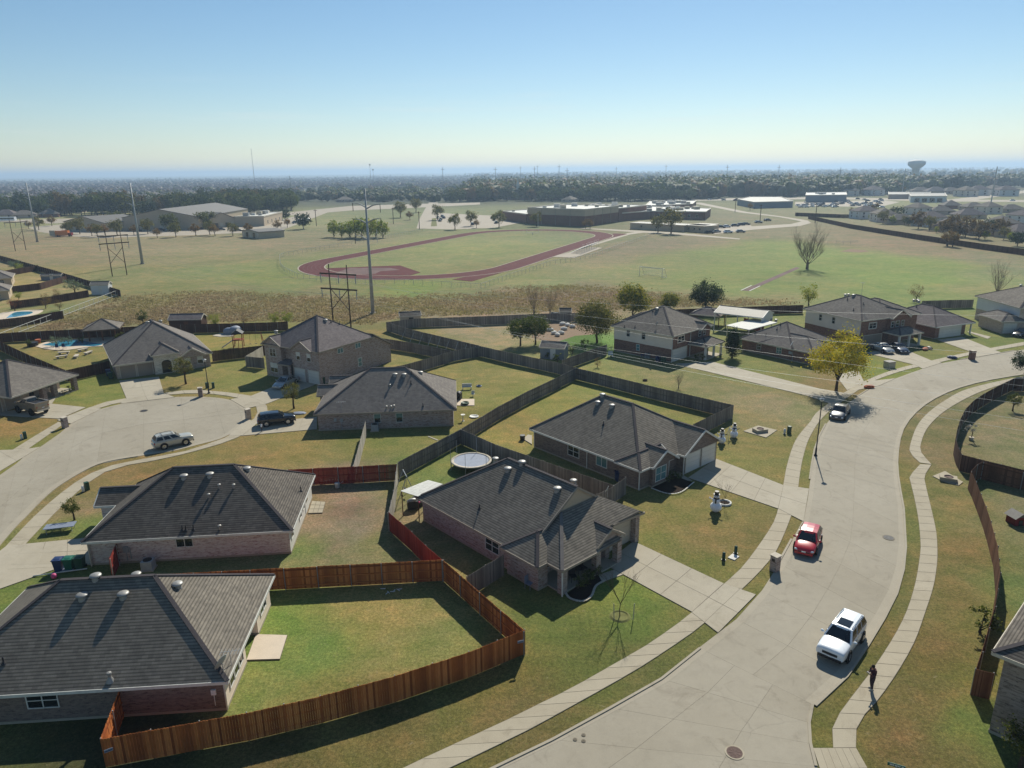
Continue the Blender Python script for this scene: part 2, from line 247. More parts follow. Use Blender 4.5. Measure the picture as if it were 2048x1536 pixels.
# ------------------------------------------------------------------ mesh building
class MB:
    def __init__(s): s.v = []; s.f = []; s.uv = []; s.mi = []
    def face(s, pts, mi=0, uvs=None):
        b = len(s.v); s.v.extend([tuple(p) for p in pts]); s.f.append(tuple(range(b, b+len(pts)))); s.mi.append(mi)
        if uvs is None:
            P = [Vector(p) for p in pts]; n = (P[1]-P[0]).cross(P[-1]-P[0])
            if n.length < 1e-9 and len(P) > 3: n = (P[2]-P[1]).cross(P[0]-P[1])
            if n.length < 1e-12: n = Vector((0, 0, 1))
            n.normalize()
            if abs(n.z) > 0.999: a = Vector((1, 0, 0)); c = Vector((0, 1, 0))
            else: a = Vector((0, 0, 1)).cross(n).normalized(); c = n.cross(a)
            uvs = [(p.dot(a), p.dot(c)) for p in P]
        s.uv.extend(uvs)
    def raw(s, verts, faces, mi=0):
        b = len(s.v); s.v.extend([tuple(p) for p in verts])
        for f in faces:
            s.f.append(tuple(b+i for i in f)); s.mi.append(mi); s.uv.extend([(0.0, 0.0)]*len(f))
    def box(s, x0, y0, z0, x1, y1, z1, mi=0, ang=0.0, org=(0, 0, 0)):
        c, sn = math.cos(ang), math.sin(ang)
        P = [(x*c-y*sn+org[0], x*sn+y*c+org[1], z+org[2]) for z in (z0, z1) for x, y in ((x0, y0), (x1, y0), (x1, y1), (x0, y1))]
        for f in ((3, 2, 1, 0), (4, 5, 6, 7), (0, 1, 5, 4), (1, 2, 6, 5), (2, 3, 7, 6), (3, 0, 4, 7)): s.face([P[i] for i in f], mi)
        return s
    def prism(s, poly, z0, z1, mi=0, top=True, bottom=True, mis=None):
        n = len(poly); a = sum(poly[i][0]*poly[(i+1) % n][1]-poly[(i+1) % n][0]*poly[i][1] for i in range(n))
        if a < 0: poly = list(reversed(poly)); mis = list(reversed(mis[:-1]))+[mis[-1]] if mis else None
        for i in range(n):
            (x0, y0), (x1, y1) = poly[i], poly[(i+1) % n]
            s.face([(x0, y0, z0), (x1, y1, z0), (x1, y1, z1), (x0, y0, z1)], mis[i] if mis else mi)
        if top: s.face([(x, y, z1) for x, y in poly], mi)
        if bottom: s.face([(x, y, z0) for x, y in reversed(poly)], mi)
        return s
    def cyl(s, c, r0, r1, h, n=10, mi=0, caps=True, axis=None):
        c = Vector(c); ax = Vector(axis).normalized() if axis else Vector((0, 0, 1))
        a = ax.orthogonal().normalized(); b = ax.cross(a)
        R0 = [c+(a*math.cos(t)+b*math.sin(t))*r0 for t in (2*PI*i/n for i in range(n))]
        R1 = [c+ax*h+(a*math.cos(t)+b*math.sin(t))*r1 for t in (2*PI*i/n for i in range(n))]
        s.raw(R0+R1, [(i, (i+1) % n, n+(i+1) % n, n+i) for i in range(n)]+([tuple(range(n-1, -1, -1)), tuple(range(n, 2*n))] if caps else []), mi)
        return s
    def tube(s, pts, rad, n=6, mi=0):
        P = [Vector(p) for p in pts]; L = len(P); vs = []; prev = None
        for i, p in enumerate(P):
            d = (P[min(i+1, L-1)]-P[max(i-1, 0)])
            d = d.normalized() if d.length > 1e-9 else Vector((0, 0, 1))
            a = d.orthogonal().normalized() if prev is None else (prev-d*prev.dot(d)).normalized()
            prev = a; b = d.cross(a); r = rad[i] if isinstance(rad, (list, tuple)) else rad
            for k in range(n):
                t = 2*PI*k/n; vs.append(p+(a*math.cos(t)+b*math.sin(t))*r)
        fs = [(i*n+k, i*n+(k+1) % n, (i+1)*n+(k+1) % n, (i+1)*n+k) for i in range(L-1) for k in range(n)]
        fs += [tuple(range(n-1, -1, -1)), tuple(range((L-1)*n, L*n))]
        s.raw(vs, fs, mi); return s
    def lathe(s, prof, n=14, mi=0, c=(0, 0, 0)):
        vs = []; L = len(prof)
        for r, z in prof:
            for k in range(n):
                t = 2*PI*k/n; vs.append((c[0]+r*math.cos(t), c[1]+r*math.sin(t), c[2]+z))
        fs = [(i*n+k, i*n+(k+1) % n, (i+1)*n+(k+1) % n, (i+1)*n+k) for i in range(L-1) for k in range(n)]
        s.raw(vs, fs, mi); return s
    def ball(s, c, r, sx=1, sy=1, sz=1, n=14, m=9, mi=0):
        vs = []; 
        for i in range(m+1):
            ph = PI*i/m
            for k in range(n):
                t = 2*PI*k/n; vs.append((c[0]+r*sx*math.sin(ph)*math.cos(t), c[1]+r*sy*math.sin(ph)*math.sin(t), c[2]-r*sz*math.cos(ph)))
        s.raw(vs, [(i*n+k, i*n+(k+1) % n, (i+1)*n+(k+1) % n, (i+1)*n+k) for i in range(m) for k in range(n)], mi); return s
    def mesh(s, name, mats, smooth=False):
        me = bpy.data.meshes.new(name); me.from_pydata(s.v, [], s.f)
        for mm in (mats if isinstance(mats, (list, tuple)) else [mats]): me.materials.append(MATS[mm])
        uvl = me.uv_layers.new(name='UVMap'); arr = np.array(s.uv, dtype=np.float32).ravel()
        if len(arr) == 2*len(me.loops): uvl.data.foreach_set('uv', arr)
        me.polygons.foreach_set('material_index', np.array(s.mi, dtype=np.int32))
        if smooth: me.polygons.foreach_set('use_smooth', np.ones(len(me.polygons), dtype=bool))
        me.update(); return me
    def build(s, name, mats, parent=None, smooth=False, loc=None, rz=0.0):
        o = bpy.data.objects.new(name, s.mesh(name, mats, smooth)); C.objects.link(o)
        if parent is not None: o.parent = parent
        if loc is not None: o.location = loc
        if rz: o.rotation_euler = (0, 0, rz)
        return o
def tag(o, label=None, cat=None, group=None, kind=None):
    if label: o['label'] = label
    if cat: o['category'] = cat
    if group: o['group'] = group
    if kind: o['kind'] = kind
    return o
def root(name, loc, rz=0.0, label=None, cat=None, group=None):
    o = bpy.data.objects.new(name, None); C.objects.link(o); o.location = (loc[0], loc[1], loc[2] if len(loc) > 2 else 0.0)
    o.rotation_euler = (0, 0, rz); o.empty_display_size = 0.3
    return tag(o, label, cat, group)
def inst(name, me, parent=None, loc=(0, 0, 0), rz=0.0, sc_=None):
    o = bpy.data.objects.new(name, me); C.objects.link(o); o.location = loc
    if rz: o.rotation_euler = (0, 0, rz)
    if sc_ is not None: o.scale = sc_ if isinstance(sc_, (tuple, list)) else (sc_, sc_, sc_)
    if parent is not None: o.parent = parent
    return o
KIDS = {}
def copy_tree(src, loc, rz=0.0, label=None, scale=None, parent=None, swap=None):
    c = src.copy(); C.objects.link(c)
    if parent is None:
        c.location = (loc[0], loc[1], loc[2] if len(loc) > 2 else 0.0); c.rotation_euler = (0, 0, rz)
        if scale: c.scale = (scale,)*3
        if label: c['label'] = label
    else: c.parent = parent
    for ch in src.children: copy_tree(ch, None, parent=c)
    return c
def P2(pts, z=0.0): return [G(p[0], p[1], z) for p in pts]
# ================================================================== GROUND
# (u, v, r, g, b): turf colour noted at survey points
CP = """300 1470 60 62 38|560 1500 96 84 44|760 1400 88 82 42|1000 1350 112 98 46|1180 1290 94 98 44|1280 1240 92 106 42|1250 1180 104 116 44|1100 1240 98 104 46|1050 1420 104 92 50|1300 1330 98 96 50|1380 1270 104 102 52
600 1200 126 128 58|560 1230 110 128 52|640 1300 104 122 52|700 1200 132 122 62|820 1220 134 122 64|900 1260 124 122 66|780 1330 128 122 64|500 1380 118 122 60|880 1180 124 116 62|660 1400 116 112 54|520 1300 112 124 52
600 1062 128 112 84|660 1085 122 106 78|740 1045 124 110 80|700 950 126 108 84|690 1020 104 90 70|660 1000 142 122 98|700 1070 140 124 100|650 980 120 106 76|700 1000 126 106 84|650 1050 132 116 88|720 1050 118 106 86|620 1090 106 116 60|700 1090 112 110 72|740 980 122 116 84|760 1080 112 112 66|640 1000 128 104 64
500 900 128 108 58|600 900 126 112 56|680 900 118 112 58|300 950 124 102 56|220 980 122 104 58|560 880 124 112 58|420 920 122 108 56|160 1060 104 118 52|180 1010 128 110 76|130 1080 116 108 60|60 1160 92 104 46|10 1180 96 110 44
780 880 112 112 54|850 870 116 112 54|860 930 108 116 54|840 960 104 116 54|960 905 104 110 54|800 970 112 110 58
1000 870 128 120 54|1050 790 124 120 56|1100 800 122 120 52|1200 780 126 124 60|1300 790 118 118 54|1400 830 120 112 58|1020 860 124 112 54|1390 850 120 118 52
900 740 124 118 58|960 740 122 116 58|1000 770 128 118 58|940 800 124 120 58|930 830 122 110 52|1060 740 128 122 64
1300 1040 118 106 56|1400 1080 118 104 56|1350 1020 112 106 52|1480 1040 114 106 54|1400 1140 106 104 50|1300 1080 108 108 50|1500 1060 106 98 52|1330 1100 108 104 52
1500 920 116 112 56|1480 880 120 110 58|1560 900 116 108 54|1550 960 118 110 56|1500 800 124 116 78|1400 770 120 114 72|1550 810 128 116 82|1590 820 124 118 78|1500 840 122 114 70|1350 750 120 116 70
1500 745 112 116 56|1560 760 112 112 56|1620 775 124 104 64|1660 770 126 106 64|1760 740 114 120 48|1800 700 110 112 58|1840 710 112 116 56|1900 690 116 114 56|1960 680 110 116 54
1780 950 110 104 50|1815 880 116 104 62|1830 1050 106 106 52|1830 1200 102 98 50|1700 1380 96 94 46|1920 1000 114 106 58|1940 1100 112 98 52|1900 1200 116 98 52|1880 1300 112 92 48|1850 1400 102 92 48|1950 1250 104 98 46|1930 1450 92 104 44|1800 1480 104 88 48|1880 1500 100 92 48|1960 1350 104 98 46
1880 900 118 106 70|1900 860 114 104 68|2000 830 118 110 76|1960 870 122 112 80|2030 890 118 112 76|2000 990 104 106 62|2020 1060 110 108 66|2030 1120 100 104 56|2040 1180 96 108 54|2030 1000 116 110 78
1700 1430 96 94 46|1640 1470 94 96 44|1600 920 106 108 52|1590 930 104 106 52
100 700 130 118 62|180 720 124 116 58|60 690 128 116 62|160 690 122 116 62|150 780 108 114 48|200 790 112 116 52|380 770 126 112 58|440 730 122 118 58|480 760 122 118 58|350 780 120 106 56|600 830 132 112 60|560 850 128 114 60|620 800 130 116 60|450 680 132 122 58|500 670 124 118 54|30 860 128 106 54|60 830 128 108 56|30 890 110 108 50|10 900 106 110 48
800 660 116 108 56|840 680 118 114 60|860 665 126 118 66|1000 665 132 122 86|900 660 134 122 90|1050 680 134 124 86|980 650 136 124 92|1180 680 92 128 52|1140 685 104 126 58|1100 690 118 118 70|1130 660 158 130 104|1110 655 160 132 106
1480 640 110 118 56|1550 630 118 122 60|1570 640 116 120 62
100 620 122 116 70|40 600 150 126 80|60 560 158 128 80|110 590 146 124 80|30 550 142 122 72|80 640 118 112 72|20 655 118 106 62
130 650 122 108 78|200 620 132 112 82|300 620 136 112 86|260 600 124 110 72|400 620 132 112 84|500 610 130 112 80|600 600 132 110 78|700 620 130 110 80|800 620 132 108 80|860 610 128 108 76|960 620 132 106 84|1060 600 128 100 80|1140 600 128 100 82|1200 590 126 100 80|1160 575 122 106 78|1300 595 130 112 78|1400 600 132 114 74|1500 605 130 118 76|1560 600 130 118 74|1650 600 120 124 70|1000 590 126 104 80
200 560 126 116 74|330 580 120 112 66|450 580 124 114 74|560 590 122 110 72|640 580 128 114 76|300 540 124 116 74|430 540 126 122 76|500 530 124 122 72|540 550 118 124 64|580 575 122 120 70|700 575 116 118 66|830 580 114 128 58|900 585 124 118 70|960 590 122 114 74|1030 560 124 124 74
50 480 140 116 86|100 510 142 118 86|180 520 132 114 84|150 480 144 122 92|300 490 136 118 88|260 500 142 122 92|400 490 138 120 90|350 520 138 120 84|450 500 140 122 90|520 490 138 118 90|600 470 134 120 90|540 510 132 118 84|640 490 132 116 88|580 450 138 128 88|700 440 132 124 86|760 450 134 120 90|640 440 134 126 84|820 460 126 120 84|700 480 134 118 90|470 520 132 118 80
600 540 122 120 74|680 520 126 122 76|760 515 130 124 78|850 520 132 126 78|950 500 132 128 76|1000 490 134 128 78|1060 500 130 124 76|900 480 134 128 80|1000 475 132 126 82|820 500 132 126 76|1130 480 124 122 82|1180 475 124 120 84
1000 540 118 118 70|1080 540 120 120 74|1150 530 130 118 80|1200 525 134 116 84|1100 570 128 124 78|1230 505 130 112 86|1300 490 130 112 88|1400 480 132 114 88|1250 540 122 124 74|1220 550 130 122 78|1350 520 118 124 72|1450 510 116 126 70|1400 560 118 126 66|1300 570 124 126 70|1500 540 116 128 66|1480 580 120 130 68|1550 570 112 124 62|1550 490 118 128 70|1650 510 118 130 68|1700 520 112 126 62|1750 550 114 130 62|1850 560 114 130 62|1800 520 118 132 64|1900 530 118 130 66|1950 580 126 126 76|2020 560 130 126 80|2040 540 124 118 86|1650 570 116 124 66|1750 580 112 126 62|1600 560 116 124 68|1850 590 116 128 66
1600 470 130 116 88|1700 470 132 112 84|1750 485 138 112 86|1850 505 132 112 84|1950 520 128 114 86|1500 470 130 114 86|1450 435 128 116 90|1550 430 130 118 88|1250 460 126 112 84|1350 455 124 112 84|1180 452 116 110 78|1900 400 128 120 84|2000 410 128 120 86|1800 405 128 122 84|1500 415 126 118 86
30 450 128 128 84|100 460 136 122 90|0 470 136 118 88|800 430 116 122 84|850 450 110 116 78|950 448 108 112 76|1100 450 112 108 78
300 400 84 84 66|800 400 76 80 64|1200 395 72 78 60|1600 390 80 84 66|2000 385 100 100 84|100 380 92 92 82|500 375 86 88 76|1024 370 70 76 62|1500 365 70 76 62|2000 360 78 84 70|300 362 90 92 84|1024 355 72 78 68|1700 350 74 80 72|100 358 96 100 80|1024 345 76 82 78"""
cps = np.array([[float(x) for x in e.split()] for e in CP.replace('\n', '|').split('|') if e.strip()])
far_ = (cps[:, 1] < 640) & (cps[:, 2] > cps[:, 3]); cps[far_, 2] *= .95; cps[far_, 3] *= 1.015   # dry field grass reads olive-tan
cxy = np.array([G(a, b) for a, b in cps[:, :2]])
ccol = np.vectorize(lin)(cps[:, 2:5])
def key(xy):   # distance measure: finer near, coarser far, as grass patches were sampled
    d = np.hypot(xy[:, 0], xy[:, 1])+1e-6; th = np.arctan2(xy[:, 0], np.maximum(xy[:, 1], 1.0)); return np.stack([th*2.0, np.log(d)*1.6], 1)
def axis(mn, mx, step, ext):
    a = list(np.arange(mn, mx+step, step)); s = step; hi = a[-1]; lo = a[0]
    while hi < ext: s *= 1.12; hi += s; a.append(hi)
    s = step
    while lo > -ext: s *= 1.12; lo -= s; a.insert(0, lo)
    return np.array(a)
gx = axis(-75, 60, 1.5, 16000); gy = axis(25, 150, 1.5, 16000)
X, Y = np.meshgrid(gx, gy); XY = np.stack([X.ravel(), Y.ravel()], 1)
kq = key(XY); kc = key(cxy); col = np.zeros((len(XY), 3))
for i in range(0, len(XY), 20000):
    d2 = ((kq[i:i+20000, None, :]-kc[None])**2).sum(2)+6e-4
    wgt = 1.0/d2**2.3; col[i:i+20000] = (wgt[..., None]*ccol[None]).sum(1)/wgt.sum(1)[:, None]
nx, ny = len(gx), len(gy)
me = bpy.data.meshes.new('ground')
vs = np.concatenate([XY, np.zeros((len(XY), 1))], 1)
ii = np.arange(nx-1)[None, :]+np.arange(ny-1)[:, None]*nx
fa = np.stack([ii, ii+1, ii+1+nx, ii+nx], 2).reshape(-1, 4)
me.vertices.add(len(vs)); me.vertices.foreach_set('co', vs.ravel())
me.loops.add(fa.size); me.loops.foreach_set('vertex_index', fa.ravel().astype(np.int32))
me.polygons.add(len(fa)); me.polygons.foreach_set('loop_start', np.arange(0, fa.size, 4, dtype=np.int32)); me.polygons.foreach_set('loop_total', np.full(len(fa), 4, dtype=np.int32))
me.update(calc_edges=True); me.validate()
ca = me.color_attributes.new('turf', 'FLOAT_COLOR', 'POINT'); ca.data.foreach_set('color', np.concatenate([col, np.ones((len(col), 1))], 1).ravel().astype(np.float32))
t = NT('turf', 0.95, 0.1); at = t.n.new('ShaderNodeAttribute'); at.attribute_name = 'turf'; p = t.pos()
n0 = t.noise(0.09, 4, 0.65, p, None, 1.5); n1 = t.noise(0.6, 5, 0.7, p); n2 = t.noise(4.5, 4, 0.7, p); n3 = t.noise(13, 4, 0.8, p); n4 = t.noise(0.012, 4, 0.6, p)
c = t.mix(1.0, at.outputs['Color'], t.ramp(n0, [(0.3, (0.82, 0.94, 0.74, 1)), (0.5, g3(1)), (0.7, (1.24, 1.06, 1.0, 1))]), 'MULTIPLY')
n5 = t.noise(0.035, 5, 0.7, p, (1, 2.6, 1), 2.0); c = t.mix(0.8, c, t.ramp(n5, [(0.3, (0.74, 0.82, 0.68, 1)), (0.48, g3(1)), (0.7, (1.2, 1.06, 1.02, 1))]), 'MULTIPLY')
c = t.mix(0.8, c, t.ramp(n1, [(0.3, (0.7, 0.84, 0.6, 1)), (0.5, g3(1)), (0.7, (1.42, 1.18, 1.15, 1))]), 'MULTIPLY')
c = t.mix(0.85, c, t.ramp(n2, [(0.3, (0.5, 0.58, 0.45, 1)), (0.5, g3(1)), (0.7, g3(1.5))]), 'MULTIPLY')
c = t.mix(0.8, c, t.ramp(n3, [(0.3, g3(0.4)), (0.5, g3(1)), (0.7, g3(1.7))]), 'MULTIPLY')
c = t.mix(0.35, c, t.ramp(n4, [(0.3, g3(0.7)), (0.7, g3(1.25))]), 'MULTIPLY')
vo = t.n.new('ShaderNodeTexVoronoi'); vo.inputs['Scale'].default_value = 1.7; t.lk(p, vo.inputs['Vector']); c = t.mix(t.ramp(vo.outputs['Distance'], [(0.0, g3(0.75)), (0.09, g3(0.6)), (0.14, g3(0))]), c, t.mix(0.5, c, S(84, 100, 40)))
vr = t.noise(1.3, 5, 0.8, p, None, 2.5)
c = t.mix(t.ramp(vr, [(0.6, g3(0)), (0.72, g3(0.6))]), c, S(150, 136, 104))
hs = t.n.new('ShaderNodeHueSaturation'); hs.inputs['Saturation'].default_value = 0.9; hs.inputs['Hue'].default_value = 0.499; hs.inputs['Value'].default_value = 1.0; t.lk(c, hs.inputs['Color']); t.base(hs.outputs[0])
t.bump(t.mix(0.5, n3, n2), 0.5, 0.03)
me.materials.append(t.m)
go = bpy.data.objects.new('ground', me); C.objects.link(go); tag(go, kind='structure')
KG = None

# ================================================================== PAVING
def smooth(pts, n):
    P = [np.array(p, float) for p in pts]; P = [2*P[0]-P[1]]+P+[2*P[-1]-P[-2]]; out = []
    for i in range(1, len(P)-2):
        for k in range(8):
            t = k/8; a, b, c_, d = P[i-1], P[i], P[i+1], P[i+2]
            out.append(0.5*((2*b)+(-a+c_)*t+(2*a-5*b+4*c_-d)*t*t+(-a+3*b-3*c_+d)*t**3))
    out.append(P[-2]); out = np.array(out)
    s = np.concatenate([[0], np.cumsum(np.hypot(*np.diff(out, axis=0).T))])
    q = np.linspace(0, s[-1], n+1)
    return np.stack([np.interp(q, s, out[:, 0]), np.interp(q, s, out[:, 1])], 1), s[-1]
def plen(pts): return smooth(pts, 2)[1]
def slab_obj(name, quad, z0, z1, mat, parent, gap=0.018):
    c = np.mean(quad, 0); q = []
    for a in quad:
        d = a-c; L = np.hypot(*d); q.append(tuple(c+d*(1-gap*1.4/max(L, .1))))
    mb = MB(); mb.prism(q, z0, z1, bottom=False); return mb.build(name, mat, parent)
def bed(name, L, R, z, mat, parent):
    mb = MB(); P = [tuple(p)+(z,) for p in L]; Q = [tuple(p)+(z,) for p in R]
    for i in range(len(P)-1): mb.face([P[i], Q[i], Q[i+1], P[i+1]])
    return mb.build(name, mat, parent)
def strip(rootname, Lp, Rp, slab, ztop, mat, m=1, step=None, name='road_slab', gap=0.018, label=None, thick=0.05, raw=False):
    L = Lp if raw else P2(Lp); R = Rp if raw else P2(Rp); n = max(1, int(round(max(plen(L), plen(R))/step)))
    A, _ = smooth(L, n); B, _ = smooth(R, n)
    r = root(rootname, (0, 0, 0)); tag(r, kind='structure')
    bed('joint_filler', A, B, ztop-0.012, 'joint_filler', r)
    for i in range(n):
        for j in range(m):
            a, b = j/m, (j+1)/m
            q = [A[i]*(1-a)+B[i]*a, A[i]*(1-b)+B[i]*b, A[i+1]*(1-b)+B[i+1]*b, A[i+1]*(1-a)+B[i+1]*a]
            slab_obj(name, q, ztop-thick, ztop, mat, r, gap)
    return r, A, B
def patch(rootname, corners, n, m, ztop, mat='concrete_drive', name='drive_slab', gap=0.018, thick=0.05):
    a, b, c_, d = [np.array(G(*p)) for p in corners]; r = root(rootname, (0, 0, 0)); tag(r, kind='structure')
    def B_(s, t_): return a*(1-s)*(1-t_)+b*s*(1-t_)+c_*s*t_+d*(1-s)*t_
    MB().prism([tuple(a), tuple(b), tuple(c_), tuple(d)], ztop-thick-0.02, ztop-0.012, bottom=False).build('joint_filler', 'joint_filler', r)
    for i in range(n):
        for j in range(m):
            q = [B_(i/n, j/m), B_((i+1)/n, j/m), B_((i+1)/n, (j+1)/m), B_(i/n, (j+1)/m)]
            slab_obj(name, q, ztop-thick, ztop, mat, r, gap)
    return r
def kerb(pts_world, parent, side=1, w_=0.16, z=0.085):
    P = [np.array(p) for p in pts_world]; mb = MB(); L = len(P); off = []
    for i in range(L):
        d = P[min(i+1, L-1)]-P[max(i-1, 0)]; d = d/np.hypot(*d); n = np.array([-d[1], d[0]])*side; off.append((P[i], P[i]+n*w_))
    for i in range(L-1):
        (a, b), (c_, d) = off[i], off[i+1]
        q = lambda p, z_: (p[0], p[1], z_)
        mb.face([q(a, z), q(c_, z), q(d, z), q(b, z)]); mb.face([q(a, -.02), q(c_, -.02), q(c_, z), q(a, z)]); mb.face([q(b, z), q(d, z), q(d, -.02), q(b, -.02)])
    return mb.build('kerb', 'concrete_kerb', parent)
ML = [(1398, 1296), (1416, 1281), (1440, 1266), (1482, 1230), (1520, 1187), (1560, 1125), (1590, 1070), (1607, 1040), (1615, 1000), (1619, 979), (1621, 957), (1625, 928), (1628.6, 906), (1638, 877), (1655, 845), (1680, 818), (1719, 791), (1750, 773), (1793, 756.5), (1843, 738.6), (1881, 727), (1951, 715), (2004, 706), (2060, 698), (2200, 688)]
MR = [(1628, 1411), (1671, 1379), (1729, 1297), (1767, 1235), (1791, 1188), (1804, 1145), (1810, 1086), (1808, 1067), (1805.6, 1018), (1797, 970), (1793, 933), (1794.6, 901), (1804, 860), (1829, 826), (1865, 799), (1914, 777), (1975, 761), (2048, 749), (2200, 729)]
rd, A, B = strip('road', ML, MR, None, 0.02, 'concrete_road', 2, 4.6, gap=0.006)
def lerpside(A, B, k): return A+(B-A)*k
dn = B-A; wd = np.hypot(dn[:, 0], dn[:, 1])[:, None]; dn = dn/wd
# gutters: a smoother poured band against each kerb
bed('gutter', A, A+dn*0.55, 0.026, 'concrete_kerb', rd); bed('gutter', B-dn*0.55, B, 0.026, 'concrete_kerb', rd)
kerb(B, rd, -1)
def seg(A, u0, u1):
    pts = []
    for p in A:
        u, v = PXY(p[0], p[1])
        if u0 <= v <= u1: pts.append(p)
    return pts
for v0, v1 in ((1060, 1175), (830, 975), (776, 800), (742, 752), (700, 722)):
    s_ = seg(A, v0, v1)
    if len(s_) > 1: kerb(s_, rd, 1)
JL = [(1398, 1296), (1300, 1372), (1200, 1425), (1100, 1480), (985, 1536), (860, 1590), (640, 1690)]
JR = [(1628, 1411), (1621, 1450), (1625, 1496), (1634, 1530), (1650, 1580), (1675, 1640), (1700, 1700)]
rd2, A2, B2 = strip('road', JL, JR, None, 0.023, 'concrete_road', 3, 4.6, gap=0.006)
dn2 = B2-A2; dn2 = dn2/np.hypot(dn2[:, 0], dn2[:, 1])[:, None]
bed('gutter', A2, A2+dn2*0.55, 0.029, 'concrete_kerb', rd2); kerb(A2, rd2, 1); kerb(B2[:4], rd2, -1)
# cul-de-sac
SL = [(-260, 1400), (2, 1085), (49, 1034), (98, 986), (142, 956), (183, 934), (220, 922), (293, 910), (342, 903), (391, 891), (452, 873), (491, 842), (498, 824)]
SR = [(-260, 1110), (0, 951), (56, 907), (81, 894), (116, 870), (142, 848), (170, 832), (202, 818), (253, 805.7), (299, 797), (360, 794), (412, 794), (458, 799.5), (485, 811), (498, 823)]
cds, A3, B3 = strip('road', SL, SR, None, 0.02, 'concrete_road', 2, 5.0, gap=0.014)
SLp, _ = smooth(P2(SL), 60); SRp, _ = smooth(P2(SR), 60)
def gut(P, side, parent, z):
    P = np.array(P); d = np.gradient(P, axis=0); d /= np.hypot(d[:, 0], d[:, 1])[:, None]; n = np.stack([-d[:, 1], d[:, 0]], 1)*side
    return bed('gutter', P, P+n*0.6, z, 'concrete_kerb', parent)
gut(SLp, 1, cds, 0.026); gut(SRp, -1, cds, 0.029); kerb(SLp[4:42], cds, -1)
# sidewalks
WO = [(640, 1620), (820, 1530), (1000, 1447), (1073, 1411), (1146, 1375), (1234, 1325), (1293, 1291), (1352, 1250), (1384, 1225), (1448, 1168), (1483, 1136), (1521, 1086), (1548, 1043), (1556, 1017), (1566, 972), (1575, 926), (1592, 879), (1621, 843), (1636, 823), (1692, 783), (1726, 764), (1756, 751), (1800, 736), (1864, 721), (1941, 704), (2048, 684)]
WI = [(760, 1600), (900, 1537), (1000, 1489), (1059, 1460), (1132, 1420), (1234, 1363), (1293, 1328), (1378, 1271), (1416, 1241), (1482, 1181), (1512, 1152), (1542, 1118), (1561, 1086), (1584, 1028), (1596, 981), (1598, 962), (1606, 916), (1621, 872), (1653, 828), (1719, 779), (1744, 764), (1780, 750), (1820, 738), (1880, 725), (1951, 708), (2048, 691)]
walk, wa, wbb = strip('sidewalk', WO, WI, None, 0.05, 'concrete_walk', 1, 1.85, name='paving_slab', gap=0.02)
W2L = [(1666, 1497), (1663, 1464), (1674, 1435), (1697, 1402), (1750, 1332), (1794, 1262), (1817, 1212), (1832, 1159), (1839, 1115), (1841, 1092), (1837, 1043), (1829, 999), (1821, 965), (1820, 952), (1840, 929)]
W2R = [(1712, 1497), (1712, 1464), (1723, 1438), (1753, 1405), (1794, 1347), (1829, 1285), (1849, 1230), (1867, 1174), (1874, 1130), (1875, 1111), (1873, 1067), (1863, 1019), (1853, 977), (1849.5, 953), (1863, 930)]
strip('sidewalk', W2L, W2R, None, 0.05, 'concrete_walk', 1, 1.5, name='paving_slab', gap=0.02)
W3L = [(1839.7, 926), (1820, 906), (1821, 887), (1834, 852), (1856, 826), (1890, 801), (1939, 777), (2048, 752), (2200, 722)]
W3R = [(1863, 929), (1842, 904), (1843.4, 882), (1856, 855), (1885, 826), (1929, 799), (1975, 779), (2048, 758.5), (2200, 732)]
strip('sidewalk', W3L, W3R, None, 0.046, 'concrete_walk', 1, 1.8, name='paving_slab', gap=0.02)
patch('sidewalk', [(1626, 1497), (1712, 1497), (1735, 1538), (1640, 1540)], 6, 1, 0.056, 'concrete_walk', 'paving_slab')
strip('sidewalk', [(1690, 1540), (1710, 1600), (1760, 1690)], [(1735, 1538), (1760, 1590), (1830, 1680)], None, 0.044, 'concrete_walk', 1, 1.6, name='paving_slab')
W4O = [(-60, 1210), (52, 1088), (98, 1039), (127, 1010), (171, 971), (207, 946), (244, 933), (317, 920), (391, 902.5), (464, 881), (478, 873), (500, 862), (515, 846), (535, 824), (534, 812), (525, 803)]
W4I = [(-95, 1210), (14.6, 1090), (73, 1029), (137, 975), (183, 946.5), (220, 932), (293, 917), (366, 904), (425, 885), (454, 874.5), (470, 867), (492, 850), (508, 838), (515, 824), (512, 814), (500, 806)]
strip('sidewalk', W4O, W4I, None, 0.05, 'concrete_walk', 1, 2.4, name='paving_slab')
strip('sidewalk', [(-120, 1000), (24, 901), (117, 844)], [(-90, 1000), (54, 900), (128, 848)], None, 0.044, 'concrete_walk', 1, 2.2, name='paving_slab')
strip('sidewalk', [(178, 816), (216, 803), (252, 797)], [(198, 817), (232, 807), (256, 803)], None, 0.052, 'concrete_walk', 1, 2.2, name='paving_slab')
strip('sidewalk', [(330, 786), (380, 780), (420, 782), (463, 786), (502, 792)], [(336, 790), (380, 787), (420, 788), (460, 793), (495, 801)], None, 0.052, 'concrete_walk', 1, 2.2, name='paving_slab')
